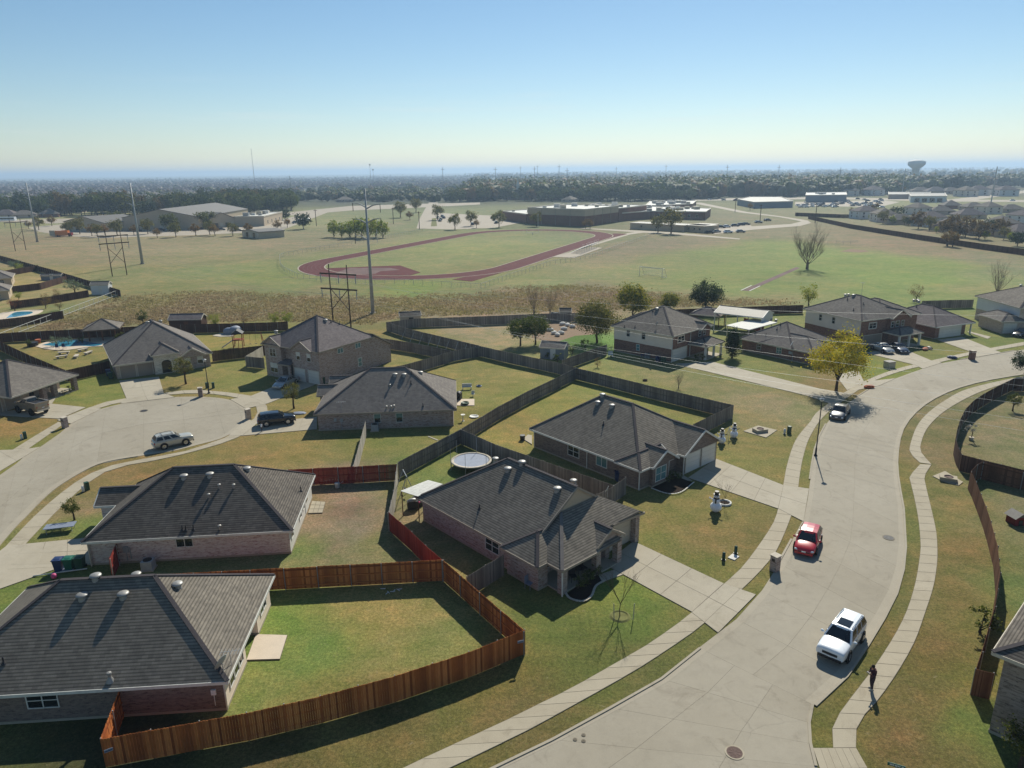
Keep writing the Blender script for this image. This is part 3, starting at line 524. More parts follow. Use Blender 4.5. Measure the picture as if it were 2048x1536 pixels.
# driveways
patch('driveway', [(1384, 1225), (1448, 1168), (1267, 1083), (1208, 1129)], 2, 3, 0.056, 'concrete_drive')
patch('driveway', [(1383, 1226), (1449, 1168), (1512, 1190), (1436, 1267)], 2, 2, 0.064, 'concrete_drive')
patch('footpath', [(1246, 1150), (1228, 1140), (1192, 1152), (1202, 1166)], 1, 2, 0.048, 'concrete_drive', 'paving_slab')
patch('driveway', [(1556, 1018), (1567, 971), (1432, 918), (1376, 956)], 2, 4, 0.056, 'concrete_drive')
patch('driveway', [(1556, 1018), (1567, 971), (1618, 978), (1607, 1044)], 2, 1, 0.064, 'concrete_drive')
patch('footpath', [(1385, 962), (1362, 948), (1345, 942), (1352, 962)], 1, 2, 0.048, 'concrete_drive', 'paving_slab')
patch('driveway', [(1614, 792), (1640, 778), (1425, 724), (1350, 728)], 1, 9, 0.056, 'concrete_drive')
patch('driveway', [(1614, 792), (1640, 778), (1694, 788), (1672, 812)], 1, 1, 0.062, 'concrete_drive')
patch('driveway', [(1694, 781), (1728, 764), (1716, 740), (1672, 752)], 1, 2, 0.056, 'concrete_drive')
patch('driveway', [(1703, 783), (1728, 764), (1792, 757), (1758, 772)], 1, 1, 0.062, 'concrete_drive')
patch('driveway', [(1829, 730), (1864, 722), (1800, 695), (1730, 706)], 2, 3, 0.056, 'concrete_drive')
patch('driveway', [(1829, 730), (1864, 722), (1884, 726), (1845, 738)], 1, 1, 0.062, 'concrete_drive')
patch('driveway', [(1941, 704), (1991, 701), (1924, 674), (1874, 680)], 2, 3, 0.056, 'concrete_drive')
patch('driveway', [(1941, 704), (1991, 701), (2004, 706), (1955, 715)], 1, 1, 0.062, 'concrete_drive')
patch('footpath', [(1934, 664), (1938, 663), (1982, 674), (1975, 678)], 1, 4, 0.048, 'concrete_drive', 'paving_slab')
patch('driveway', [(253, 798), (328, 787), (318, 754), (238, 762)], 2, 2, 0.056, 'concrete_drive')
patch('driveway', [(253, 798), (328, 787), (350, 795), (240, 808)], 2, 1, 0.062, 'concrete_drive')
patch('driveway', [(534, 808), (500, 793), (588, 757), (637, 767)], 1, 5, 0.056, 'concrete_drive')
patch('driveway', [(534, 808), (500, 793), (460, 799), (492, 818)], 1, 1, 0.062, 'concrete_drive')
patch('driveway', [(484, 872), (520, 846), (634, 834), (634, 859)], 1, 4, 0.056, 'concrete_drive')
patch('driveway', [(484, 872), (516, 846), (493, 838), (456, 873)], 1, 1, 0.062, 'concrete_drive')
patch('driveway', [(120, 838), (172, 815), (105, 808), (-30, 830)], 2, 3, 0.056, 'concrete_drive')
patch('driveway', [(114, 841), (180, 815), (203, 818), (142, 848)], 2, 1, 0.062, 'concrete_drive')
patch('footpath', [(112, 796), (103, 809), (80, 806), (92, 797)], 1, 1, 0.066, 'concrete_drive', 'paving_slab')
patch('driveway', [(0, 903), (24, 901), (54, 900), (80, 894)], 1, 1, 0.053, 'concrete_drive') if False else None
patch('driveway', [(-60, 903), (50, 899), (82, 894), (-20, 955)], 2, 1, 0.056, 'concrete_drive')
patch('driveway', [(-140, 1150), (0, 1093), (170, 1077), (184, 1130)], 2, 3, 0.056, 'concrete_drive') if False else None
patch('driveway', [(48, 1089), (-60, 1200), (120, 1136), (184, 1130)], 2, 1, 0.057, 'concrete_drive')
patch('driveway', [(46, 1089), (20, 1130), (190, 1129), (180, 1076)], 2, 3, 0.061, 'concrete_drive')
patch('driveway', [(14, 1092), (50, 1089), (-20, 1190), (-100, 1180)], 1, 1, 0.064, 'concrete_drive')
patch('patio_slab', [(493, 1322), (560, 1320), (575, 1272), (512, 1270)], 1, 1, 0.09, 'pool_deck', 'patio_slab', thick=0.1)
pb = patch('patio_slab', [(616, 1028), (645, 1027), (651, 1005), (624, 1003)], 3, 3, 0.09, 'concrete_walk', 'paving_slab', gap=0.035)
patch('patio_slab', [(914, 799), (949, 799), (949, 812), (914, 812)], 1, 1, 0.09, 'pool_deck', 'patio_slab')
patch('patio_slab', [(1046, 879), (1056, 870), (1064, 872), (1064, 890)], 1, 1, 0.09, 'concrete_walk', 'patio_slab')
# distant paving, as level sheets
def sheet(name, pts, z, mat, parent=None):
    q = [G(*p) for p in pts]; mb = MB(); mb.prism(q, -0.2, z, bottom=False); o = mb.build(name, mat, parent)
    if parent is None: tag(o, kind='structure')
    return o
sheet('car_park', [(833, 457), (838, 440), (850, 418), (858, 405), (876, 405), (868, 425), (895, 427), (1000, 432), (1045, 445), (985, 456), (900, 459)], 0.03, 'concrete_far')
sheet('grass_island', [(862, 453), (864, 437), (872, 436), (874, 452)], 0.06, 'island_turf')
sheet('car_park', [(55, 455), (140, 447), (400, 447), (520, 445), (560, 440), (640, 420), (655, 425), (560, 462), (400, 470), (200, 476), (130, 472), (80, 464)], 0.03, 'concrete_far')
sheet('road', [(0, 444), (0, 440), (200, 436), (400, 436), (575, 425), (700, 412), (830, 408), (960, 405), (960, 409), (820, 416), (700, 421), (600, 430), (400, 442), (100, 447)], 0.024, 'concrete_far')
sheet('road', [(1384, 406), (1400, 405), (1495, 424), (1565, 433), (1616, 441), (1622, 446), (1600, 452), (1510, 459), (1480, 458), (1440, 464), (1430, 462), (1500, 453), (1582, 448), (1603, 443), (1580, 438), (1558, 434), (1480, 425)], 0.024, 'concrete_far')
sheet('car_park', [(1430, 468), (1510, 459), (1500, 449), (1440, 452), (1420, 464)], 0.034, 'concrete_far')
sheet('car_park', [(1590, 412), (1760, 414), (1800, 404), (1760, 400), (1590, 404)], 0.03, 'concrete_far')
sheet('road', [(1350, 402), (1500, 400), (1640, 398), (1900, 403), (2048, 404), (2300, 405), (2300, 401), (2048, 400), (1900, 399), (1640, 394), (1500, 396), (1350, 398)], 0.024, 'concrete_far')
sheet('road', [(1900, 399), (1960, 392), (2048, 381), (2100, 376), (2100, 381), (2048, 386), (1990, 394), (1950, 400)], 0.03, 'concrete_far')
sheet('path', [(1170, 456), (1290, 462), (1350, 465), (1480, 477), (1480, 479), (1340, 468), (1280, 465), (1160, 457)], 0.02, 'concrete_far')
sheet('path', [(1180, 490), (1255, 466), (1290, 462), (1290, 465), (1260, 469), (1183, 492)], 0.024, 'concrete_far')
sheet('path', [(1484, 581), (1499, 582), (1600, 536), (1592, 534)], 0.02, 'track_worn')
for a, b in (((1482, 581), (1503, 571)), ((1499, 582), (1520, 572))):
    q0 = np.array(G(*a)); q1 = np.array(G(*b)); d = (q1-q0)/np.hypot(*(q1-q0)); n = np.array([-d[1], d[0]])*.12
    MB().prism([tuple(q0-n), tuple(q1-n), tuple(q1+n), tuple(q0+n)], 0, 0.06).build('painted_line', 'white_block', None)['kind'] = 'structure'
sheet('infield', [(1680, 503), (1700, 498), (1730, 500), (1738, 503), (1720, 505)], 0.02, 'bare_soil')
sheet('mulch_bed', [(1152, 640), (1160, 634), (1205, 690), (1120, 682), (1075, 664), (1100, 640)], 0.02, 'bare_soil') if False else None
sheet('play_yard', [(1062, 675), (1085, 650), (1110, 642), (1180, 650), (1205, 665), (1110, 686)], 0.02, 'bare_soil')
sheet('garden_lawn', [(1115, 684), (1150, 672), (1200, 668), (1206, 690), (1160, 694), (1140, 690)], 0.03, 'lush_turf')
# ================================================================== HOUSES
def beam(mb, a, b, w_, h, mi=0, up=0.0):
    a = Vector(a); b = Vector(b); d = b-a
    if d.length < 1e-4: return
    s_ = Vector((d.y, -d.x, 0))
    if s_.length < 1e-5: s_ = Vector((1, 0, 0))
    s_ = s_.normalized()*w_/2; u = Vector((0, 0, up)); l = Vector((0, 0, up-h))
    P = [a-s_+l, a+s_+l, b+s_+l, b-s_+l, a-s_+u, a+s_+u, b+s_+u, b-s_+u]
    for f in ((3, 2, 1, 0), (4, 5, 6, 7), (0, 1, 5, 4), (1, 2, 6, 5), (2, 3, 7, 6), (3, 0, 4, 7)): mb.face([P[i] for i in f], mi)
class House:
    def __init__(s, px, z, head, label, shingle='shingle_dark', trim='trim_cream', wall='brick_brown', world=None, cat='house', name='house', cap='ridge_cap', dz=0.0):
        x, y = world if world else G(px[0], px[1], z)
        s.o = (x, y); s.h = math.radians(head); s.ze = z; s.sh = shingle; s.tr = trim; s.wm = wall; s.blocks = []; s.planes = []
        s.r = root(name, (x, y, 0), s.h, label, cat); s.cap = cap
    def loc(s, u, v, z):
        x, y = G(u, v, z); dx, dy = x-s.o[0], y-s.o[1]; c, n = math.cos(s.h), math.sin(s.h)
        return dx*c+dy*n, -dx*n+dy*c
    # ---- roofs
    def roof(s, rect, pitch, ax='x', ends='hh', ze=None, gm=None, over=0.38, hl=None, hr=None, shingle=None, sof=True):
        ze = s.ze if ze is None else ze; x0, y0, x1, y1 = rect; T = (lambda a, b, c: (a, b, c)) if ax == 'x' else (lambda a, b, c: (b, a, c))
        if ax == 'y': x0, y0, x1, y1 = y0, x0, y1, x1
        run = (y1-y0)/2; ym = (y0+y1)/2; zr = ze+run*pitch
        L = (run if hl is None else hl) if ends[0] == 'h' else 0; Rr = (run if hr is None else hr) if ends[1] == 'h' else 0
        if L+Rr > x1-x0:
            k = (x1-x0)/(L+Rr); L *= k; Rr *= k
        a, b = x0+L, x1-Rr; flip = ax == 'y'
        def F(mb, pts, mi=0):
            q = [T(*p) for p in pts]; mb.face(list(reversed(q)) if flip else q, mi)
        mb = MB(); pl = []
        A, B_, C_, D, E_, H_ = (x0, y0, ze), (x1, y0, ze), (x1, y1, ze), (x0, y1, ze), (a, ym, zr), (b, ym, zr)
        F(mb, [A, B_, H_, E_] if b-a > 1e-3 else [A, B_, E_]); F(mb, [C_, D, E_, H_] if b-a > 1e-3 else [C_, D, E_])
        if ends[0] == 'h': F(mb, [D, A, E_])
        if ends[1] == 'h': F(mb, [B_, C_, H_])
        lo = [(p[0], p[1], p[2]-0.14) for p in (A, B_, C_, D, E_, H_)]
        F(mb, [lo[4], lo[5], lo[1], lo[0]]); F(mb, [lo[5], lo[4], lo[3], lo[2]])
        if ends[0] == 'h': F(mb, [lo[4], lo[0], lo[3]])
        if ends[1] == 'h': F(mb, [lo[5], lo[2], lo[1]])
        mb.build('roof', shingle or s.sh, s.r)
        fb = MB(); e = .0
        for p, q in ((A, B_), (C_, D)): beam(fb, T(*p), T(*q), 0.09, 0.2, up=-.01)
        for nm, cor, pk in ((ends[0], (A, D), E_), (ends[1], (B_, C_), H_)):
            if nm == 'h': beam(fb, T(*cor[0]), T(*cor[1]), 0.09, 0.2, up=-.01)
            else:
                for cc in cor: beam(fb, T(*cc), T(*pk), 0.09, 0.22, up=.01)
        i0 = over if ends[0] == 'g' else 0.02; i1 = over if ends[1] == 'g' else 0.02
        if sof:
            F(fb, [(x0+i0, y1-.02, ze-.15), (x1-i1, y1-.02, ze-.15), (x1-i1, y0+.02, ze-.15), (x0+i0, y0+.02, ze-.15)])
        fb.build('fascia', s.tr, s.r)
        cb = MB()
        for p, q in ([(E_, H_)] if b-a > .05 else [])+([(A, E_), (D, E_)] if ends[0] == 'h' else [])+([(B_, H_), (C_, H_)] if ends[1] == 'h' else []):
            beam(cb, T(*p), T(*q), 0.26, 0.05, up=0.035)
        cb.build('ridge_cap', s.cap, s.r)
        for k, (nm, xx, sg) in enumerate(((ends[0], x0, 1), (ends[1], x1, -1))):
            if nm == 'g':
                gb = MB(); xi = xx+sg*over; xo = xi+sg*.12; q0, q1 = y0+over*.9, y1-over*.9; zt = zr-over*.0-.16; zq = ze+(q0-y0)*pitch-.16
                tri = [(xi, q0, ze-.16), (xi, q1, ze-.16), (xi, q1, zq), (xi, ym, zt), (xi, q0, zq)]; tro = [(xo,)+p[1:] for p in tri]
                if sg > 0: tri = list(reversed(tri)); tro = list(reversed(tro))
                F(gb, tri); F(gb, list(reversed(tro)))
                gb.build('gable', gm or s.wm, s.r)
        def hf(x, y, T=T, ax=ax, x0=x0, y0=y0, x1=x1, y1=y1, L=L, Rr=Rr, ze=ze, pitch=pitch, ends=ends, run=run):
            if ax == 'y': x, y = y, x
            if not (x0 <= x <= x1 and y0 <= y <= y1): return -1
            h = min(y-y0, y1-y)*pitch
            if ends[0] == 'h' and L > 0: h = min(h, (x-x0)*run*pitch/L)
            if ends[1] == 'h' and Rr > 0: h = min(h, (x1-x)*run*pitch/Rr)
            return ze+h
        s.blocks.append(hf)
    def plane(s, pts, mat=None, name='roof', th=0.14):
        mb = MB(); mb.face(pts); mb.face([(p[0], p[1], p[2]-th) for p in reversed(pts)])
        for i in range(len(pts)):
            a, b = pts[i], pts[(i+1) % len(pts)]; mb.face([(a[0], a[1], a[2]-th), (b[0], b[1], b[2]-th), b, a])
        mb.build(name, mat or s.sh, s.r)
        P = [Vector(p) for p in pts]; n = (P[1]-P[0]).cross(P[2]-P[0]); n.normalize(); d = n.dot(P[0])
        def hf(x, y):
            ins = False; j = len(pts)-1
            for i in range(len(pts)):
                if (pts[i][1] > y) != (pts[j][1] > y) and x < (pts[j][0]-pts[i][0])*(y-pts[i][1])/(pts[j][1]-pts[i][1])+pts[i][0]: ins = not ins
                j = i
            return (d-n.x*x-n.y*y)/n.z if ins else -1
        s.blocks.append(hf)
    def fascia(s, segs, w_=.09, h=.2, mat=None):
        mb = MB()
        for a, b in segs: beam(mb, a, b, w_, h, up=-.01)
        mb.build('fascia', mat or s.tr, s.r)
    def height(s, x, y): return max([b(x, y) for b in s.blocks]+[0])
    def hit(s, u, v):   # sight line onto the roof
        for k in range(400):
            z = 9.5-k*0.02
            x, y = s.loc(u, v, z)
            if s.height(x, y) >= z: return x, y, s.height(x, y)
        x, y = s.loc(u, v, s.ze); return x, y, s.ze
    # ---- walls
    def walls(s, poly, z1=None, mats=None, z0=0.0, found=True):
        z1 = (s.ze-0.14) if z1 is None else z1; mats = mats or {}
        names = [s.wm]+[m_ for m_ in dict.fromkeys(mats.values()) if m_ != s.wm]
        mis = [names.index(mats.get(i, s.wm)) for i in range(len(poly))]
        mb = MB(); mb.prism(poly, z0, z1, 0, mis=mis, top=True, bottom=False); mb.build('wall', names, s.r); s.poly = poly
        if found:
            fb = MB(); n = len(poly)
            for i in range(n):
                a, b = poly[i], poly[(i+1) % n]; beam(fb, (a[0], a[1], 0.16), (b[0], b[1], 0.16), 0.05, 0.16)
            fb.build('foundation', 'concrete_kerb', s.r)
        return poly
    def _fr(s, e, poly=None):
        poly = poly or s.poly; a, b = (Vector((*poly[e], 0)), Vector((*poly[(e+1) % len(poly)], 0))) if isinstance(e, int) else (Vector((*e[0], 0)), Vector((*e[1], 0)))
        t_ = (b-a).normalized(); return a, t_, Vector((t_.y, -t_.x, 0))
    def _b(s, mb, fr, s0, s1, z0, z1, d0, d1, mi=0):
        a, t_, n = fr; P = []
        for z in (z0, z1):
            for ss, dd in ((s0, d1), (s1, d1), (s1, d0), (s0, d0)): P.append(a+t_*ss+n*dd+Vector((0, 0, z)))
        for f in ((3, 2, 1, 0), (4, 5, 6, 7), (0, 1, 5, 4), (1, 2, 6, 5), (2, 3, 7, 6), (3, 0, 4, 7)): mb.face([P[i] for i in f], mi)
    def window(s, e, c, w_, z0, z1, cols=2, rows=2, glass='glass_dark', frame='trim_white', blind=None, t_=0.06):
        fr = s._fr(e); mb = MB(); x0, x1 = c-w_/2, c+w_/2
        for q in ((x0, x0+t_, z0, z1), (x1-t_, x1, z0, z1), (x0+t_, x1-t_, z0, z0+t_), (x0+t_, x1-t_, z1-t_, z1)): s._b(mb, fr, q[0], q[1], q[2], q[3], -.02, 0.055)
        for k in range(1, cols):
            xx = x0+(x1-x0)*k/cols; s._b(mb, fr, xx-.03, xx+.03, z0+t_, z1-t_, -.02, 0.045)
        for k in range(1, rows):
            zz = z0+(z1-z0)*k/rows; s._b(mb, fr, x0+t_, x1-t_, zz-.025, zz+.025, -.02, 0.04)
        o = mb.build('window', frame, s.r)
        g = MB(); zc = z0+(z1-z0)*.5 if blind else z1
        s._b(g, fr, x0+t_, x1-t_, z0+t_, zc-(0 if blind else t_), -.02, 0.018); g.build('pane', glass, o)
        if blind:
            g = MB(); s._b(g, fr, x0+t_, x1-t_, zc, z1-t_, -.02, 0.02); g.build('blind', blind, o)
        return o
    def door(s, e, c, w_, h, mat='trim_white', z0=0.1, panes=True):
        fr = s._fr(e); mb = MB(); s._b(mb, fr, c-w_/2, c+w_/2, z0, z0+h, -.02, .04); o = mb.build('door', mat, s.r)
        if panes:
            g = MB(); s._b(g, fr, c-w_*.3, c+w_*.3, z0+h*.45, z0+h*.9, .0, .055); g.build('pane', 'glass_dark', o)
        return o
    def garage(s, e, c, w_, h=2.0, mat='garage_white', z0=0.05):
        fr = s._fr(e); mb = MB(); s._b(mb, fr, c-w_/2-.08, c-w_/2, z0, z0+h+.08, -.02, .06); s._b(mb, fr, c+w_/2, c+w_/2+.08, z0, z0+h+.08, -.02, .06); s._b(mb, fr, c-w_/2, c+w_/2, z0+h, z0+h+.08, -.02, .06)
        o = mb.build('garage_door', 'trim_cream', s.r); nr = 4
        for k in range(nr):
            p = MB(); s._b(p, fr, c-w_/2+.01, c+w_/2-.01, z0+h*k/nr+.012, z0+h*(k+1)/nr-.012, -.02, .03); p.build('panel', mat, o)
            q = MB(); s._b(q, fr, c-w_/2+.01, c+w_/2-.01, z0+h*k/nr-.012, z0+h*k/nr+.012, -.02, .01)
            q.build('groove', 'trim_tan', o)
        return o
    def box(s, name, x0, y0, z0, x1, y1, z1, mat):
        return MB().box(x0, y0, z0, x1, y1, z1).build(name, mat, s.r)
    def column(s, x, y, w_=.5, z1=None, mat=None):
        z1 = z1 or s.ze-.15; return MB().box(x-w_/2, y-w_/2, 0, x+w_/2, y+w_/2, z1).build('column', mat or s.wm, s.r)
    def downspout(s, x, y, z1=None, mat='trim_white'):
        z1 = z1 or s.ze-.2; return MB().tube([(x, y, 0.05), (x, y, z1-.15), (x, y, z1)], 0.055, 6).build('downspout', mat, s.r)
    def vent(s, u, v, kind='turbine'):
        x, y, z = s.hit(u, v)
        if kind == 'turbine':   # round static vent: collar and domed cap, 45 cm tall
            x2, y2 = x, y
            mb = MB(); mb.lathe([(.3, -.25), (.24, -.05), (.22, .16)], 14, 0); mb.lathe([(.001, .14), (.34, .14), (.355, .18), (.33, .23), (.2, .28), (0.001, .3)], 16, 0)
            mb.build('roof_vent', 'galvanised', s.r, True, (x, y-.0, z))
        elif kind == 'pipe':
            MB().cyl((0, 0, -.15), .045, .045, .6, 8).lathe([(.16, -.02), (.05, .14)], 8).build('vent_pipe', 'vent_dark', s.r, False, (x, y, z))
        elif kind == 'cap':
            MB().cyl((0, 0, -.15), .09, .09, .42, 8).lathe([(.001, .27), (.15, .27), (.13, .33), (.001, .38)], 10).build('vent_pipe', 'galvanised', s.r, False, (x, y, z))
        elif kind == 'cone':
            MB().lathe([(.24, -.1), (.09, .22), (.09, .42), (.14, .44), (.12, .52), (.001, .55)], 12).build('vent_pipe', 'galvanised', s.r, False, (x, y, z))
    def vents(s, tur=(), pipe=(), cap=()):
        for p in tur: s.vent(*p)
        for p in pipe: s.vent(*p, kind='pipe')
        for p in cap: s.vent(*p, kind='cap')

# --- near house, bottom left
A_ = House((0, 1390), 2.3, 4.4, 'brown brick bungalow with broad dark hipped roof inside the new orange fence', 'shingle_dark', 'trim_white', 'brick_dusk', cap='ridge_cap')
A_.roof((-4.6, 0, 12.35, 11.35), .655)
A_.walls([(-4.2, .4), (11.95, .4), (11.95, 4.6), (10.5, 4.6), (10.5, 7.5), (11.95, 7.5), (11.95, 10.95), (-4.2, 10.95)], mats={1: 'siding_cream', 2: 'siding_cream', 3: 'siding_cream', 4: 'siding_cream', 5: 'siding_cream'})
A_.window(0, 6.1, 1.75, .95, 2.0, 2, 2); A_.window(1, 1.3, .9, .7, 1.95, 1, 2); A_.window(1, 2.25, .9, .7, 1.95, 1, 2); A_.window(1, 3.2, .9, .7, 1.95, 1, 2); A_.window(5, 1.6, 1.5, .8, 1.95, 2, 2); A_.door(3, 1.5, 1.6, 2.0, 'trim_white')
A_.window(0, 15.2, .001, .001, .002) if False else None
MB().box(-.14, -.1, 0, .14, .0, .34).cyl((0, -.05, -.75), .025, .025, .75, 6).build('meter_box', 'white_plastic', A_.r, False, (11.35, .4, 1.15))
A_.vents(tur=[(165, 1196), (247, 1193), (355, 1173), (192, 1157), (273, 1152)], pipe=[(8, 1328)]); A_.vent(221, 1361, 'cone')
A_.downspout(11.98, .36)
# --- pale brick house above it
B_ = House((161.6, 1084.4), 2.3, 5.6, 'whitewashed pink brick bungalow with a very dark hipped roof beside the driveway bins', 'shingle_darkest', 'trim_white', 'brick_pink')
B_.roof((0, 0, 16.3, 11.3), .655); B_.roof((-1.9, 6.6, 4, 9.9), .62, 'x', 'gh')
B_.walls([(.4, .4), (15.9, .4), (15.9, 10.9), (.4, 10.9)], mats={1: 'siding_white'})
B_.walls([(-1.5, 6.95), (1.0, 6.95), (1.0, 9.5), (-1.5, 9.5)], found=False); B_.poly = [(.4, .4), (15.9, .4), (15.9, 10.9), (.4, 10.9)]
B_.window(0, 7.25, 1.35, 1.15, 1.95, 2, 1); B_.window(1, 1.0, .9, .9, 1.95, 1, 2); B_.window(1, 4.6, 1.0, .8, 1.95, 1, 2); B_.door(1, 7.7, 1.5, 2.0, 'siding_white'); B_.window(1, 6.2, .7, .9, 1.9, 1, 2); B_.garage(3, 8.4, 4.6, 2.0)
B_.vents(tur=[(368, 955), (420, 952), (494, 940)], pipe=[(365, 1061), (372, 1061), (387, 1060), (602, 983)], cap=[(440, 1058), (418, 995), (468, 976), (439, 976)])
MB().box(-.2, -.12, 0, .2, .0, .5).tube([(0, -.06, 0), (0, -.06, -.7)], .03).tube([(.3, -.05, -.6), (.3, -.05, .4)], .04).build('meter_box', 'grey_steel', B_.r, False, (3.1, .4, 1.0))
# --- centre house with front porch
Cc = House((831.8, 994), 2.3, -47.8, 'multi-toned brick house with porch columns and a cream gable over the garage roof', 'shingle_dark', 'trim_tan', 'brick_multi')
Cc.roof((0, 0, 14.0, 11.65), .655, 'x', 'hg', gm='siding_tan', over=.12)
k = .655; xe = 17.4
Cc.plane([(14, 3.9, 2.3+k*3.4), (17.4, .6, 2.3), (17.4, 7.2, 2.3), (16.25, 7.2, 2.3+k*1.15), (16.25, 11.0, 2.3+k*1.15), (14, 8.35, 2.3+k*3.4)])
Cc.plane([(13.2, .6, 2.3), (17.4, .6, 2.3), (14, 4.0, 2.3+k*3.4), (13.2, 4.0, 2.3+k*3.4)])
Cc.plane([(14, 11.65, 2.3), (16.25, 11.65, 2.7), (16.25, 11.0, 2.3+k*1.15), (14, 8.3, 2.3+k*3.4)])
Cc.fascia([((13.5, .6, 2.3), (17.4, .6, 2.3)), ((17.4, .6, 2.3), (17.4, 4.7, 2.3))]); Cc.fascia([((16.25, 7.6, 3.05), (16.25, 11.65, 2.75))])
mb = MB(); beam(mb, (14, 4.0, 2.3+k*3.4), (17.4, .6, 2.3), .26, .05, up=.035); mb.build('ridge_cap', 'ridge_cap_light', Cc.r)
Cc.roof((11.7, -.4, 15.85, 6), .66, 'y', 'hg', gm='siding_tan', over=.1)
Cc.roof((12.5, 4.6, 17.25, 7.9), .62, 'x', 'gg', ze=2.5, gm='brick_multi', over=.22)
Cc.walls([(.4, .4), (12.1, .4), (12.1, 0), (15.5, 0), (15.5, 1.0), (14.4, 1.0), (14.4, 7.0), (15.4, 7.0), (15.4, 11.25), (.4, 11.25)])
Cc.window(0, 9.5, 1.7, .75, 1.95, 2, 2, frame='trim_white'); Cc.garage(7, 2.15, 3.3, 2.05, 'garage_beige'); Cc.window(5, 1.5, 1.5, .6, 1.9, 2, 2); Cc.door(5, 4.6, .95, 2.05, 'dark_timber')
for x, y in ((16.9, 1.15), (16.85, 4.95), (16.85, 7.45)): Cc.column(x, y, .52)
Cc.column(15.75, 7.3, .5, 2.9); Cc.column(15.75, 11.1, .5, 2.6)
Cc.box('porch_floor', 14.4, 1.0, 0, 17.1, 7.2, .12, 'concrete_drive'); Cc.downspout(17.2, .8); Cc.downspout(17.3, .72)
Cc.vents(tur=[(1016, 941), (1115, 981), (991, 920), (1044, 928), (1147, 964)], pipe=[(959, 1018)])
# --- centre right house
D_ = House((1058.6, 856.7), 2.3, -49.2, 'dark brown brick house with two single garage doors and gabled entry by the snowman lawn', 'shingle_dark', 'trim_white', 'brick_dusk')
D_.roof((0, 0, 15.8, 12.7), .6, hl=5.2); D_.roof((12.65, -.15, 16.0, 5), .6, 'y', 'hg', over=.1); D_.roof((10, 1.35, 16.35, 5.5), .62, 'x', 'gg', gm='brick_dusk', over=.3); D_.roof((9.5, 6.1, 16.6, 12.7), .6, 'x', 'gg', gm='brick_dusk', over=.35)
D_.walls([(.4, .45), (12.95, .45), (12.95, .25), (15.6, .25), (15.6, 1.7), (16.05, 1.7), (16.05, 4.2), (15.3, 4.2), (15.3, 6.5), (16.2, 6.5), (16.2, 12.3), (.4, 12.3)])
D_.window(0, 6.1, 1.7, .75, 1.95, 2, 2); D_.window(0, 10.1, 1.5, .85, 1.95, 2, 1, 'glass_blue'); D_.window(5, 1.25, 1.7, .45, 1.95, 2, 2, 'glass_blue'); D_.door(7, .6, .95, 2.0, 'trim_white')
MB().lathe([(.1, -.02), (.2, 0), (.1, .03)], 12).build('wreath', 'leaf_green', D_.r, False, (15.36, 4.8, 1.6))
D_.garage(9, 1.55, 2.4, 2.0, 'garage_white'); D_.garage(9, 4.3, 2.4, 2.0, 'garage_white'); D_.downspout(8.5, .38); D_.downspout(.4, .38); D_.downspout(15.6, .2); D_.downspout(16.25, 6.45)
D_.vents(tur=[(1196, 807), (1224, 814)], pipe=[(1207, 850)]); D_.vents(tur=[(1205, 791.8)])
# --- bungalow above the orange-brown lawn
E_ = House((626.4, 828.5), 2.3, 4.4, 'speckled brick bungalow with wide hipped roof behind the black parked car', 'shingle_grey', 'trim_tan', 'brick_multi')
E_.roof((0, 0, 17.1, 12.7), .6); E_.roof((-.95, 7.6, 4, 10.8), .6, 'x', 'gh'); E_.roof((0, 10.9, 6, 14.7), .6, 'x', 'gh')
E_.walls([(.4, .45), (16.7, .45), (16.7, 12.3), (.4, 12.3)]); E_.walls([(-.6, 8.0), (2, 8.0), (2, 10.4), (-.6, 10.4)], found=False); E_.walls([(.45, 11.5), (4, 11.5), (4, 14.3), (.45, 14.3)], found=False); E_.poly = [(.4, .45), (16.7, .45), (16.7, 12.3), (.4, 12.3)]
E_.window(0, 7.1, .85, .75, 1.95, 1, 1, blind='glass_blue'); E_.window(0, 9.75, .85, .75, 1.95, 1, 1, blind='glass_blue')
E_.vents(tur=[(790, 751), (808, 751), (841, 747)], pipe=[(823, 749), (822, 768), (846, 814)], cap=[(773, 817), (782, 817), (788, 816), (780, 774)])
MB().box(-.16, -.1, 0, .16, 0, .4).box(-.9, -.1, .1, -.6, 0, .5).tube([(0, -.05, 0), (0, -.05, -1.0)], .03).build('meter_box', 'grey_steel', E_.r, False, (3.2, .45, 1.05))
# --- two-storey brick
F_ = House((522.5, 686.3), 5.1, -31.5, 'two-storey brick house with twin white garage doors at the cul-de-sac', 'shingle_violet', 'trim_tan', 'brick_multi')
F_.roof((0, 0, 12.1, 12.1), .64, 'y', 'hh'); F_.roof((0, -.15, 4.3, 7), .62, 'y', 'gg', gm='brick_multi', over=.25); F_.roof((6.4, -.25, 10.8, 6), .62, 'y', 'gg', gm='brick_multi', over=.25)
F_.walls([(.35, .2), (3.95, .2), (3.95, 1.1), (6.1, 1.1), (6.1, .35), (11.75, .35), (11.75, 11.8), (.35, 11.8)], 4.96)
mp = F_.poly
F_.plane([(2.5, 11.8, 5.55), (12.1, 11.8, 5.55), (12.1, 16.4, 3.0), (2.5, 16.4, 3.0)]); F_.fascia([((12.1, 11.8, 5.55), (12.1, 16.4, 3.0)), ((2.5, 16.4, 3.0), (12.1, 16.4, 3.0))])
mb = MB()
q = [(11.75, 11.75, 0), (11.75, 16.1, 0), (11.75, 16.1, 2.95), (11.75, 11.75, 5.35)]; mb.face(q); q2 = [(2.8,)+p[1:] for p in q]; mb.face(list(reversed(q2))); mb.face([q[1], q2[1], q2[2], q[2]]); mb.build('wall', 'brick_multi', F_.r)
F_.poly = mp
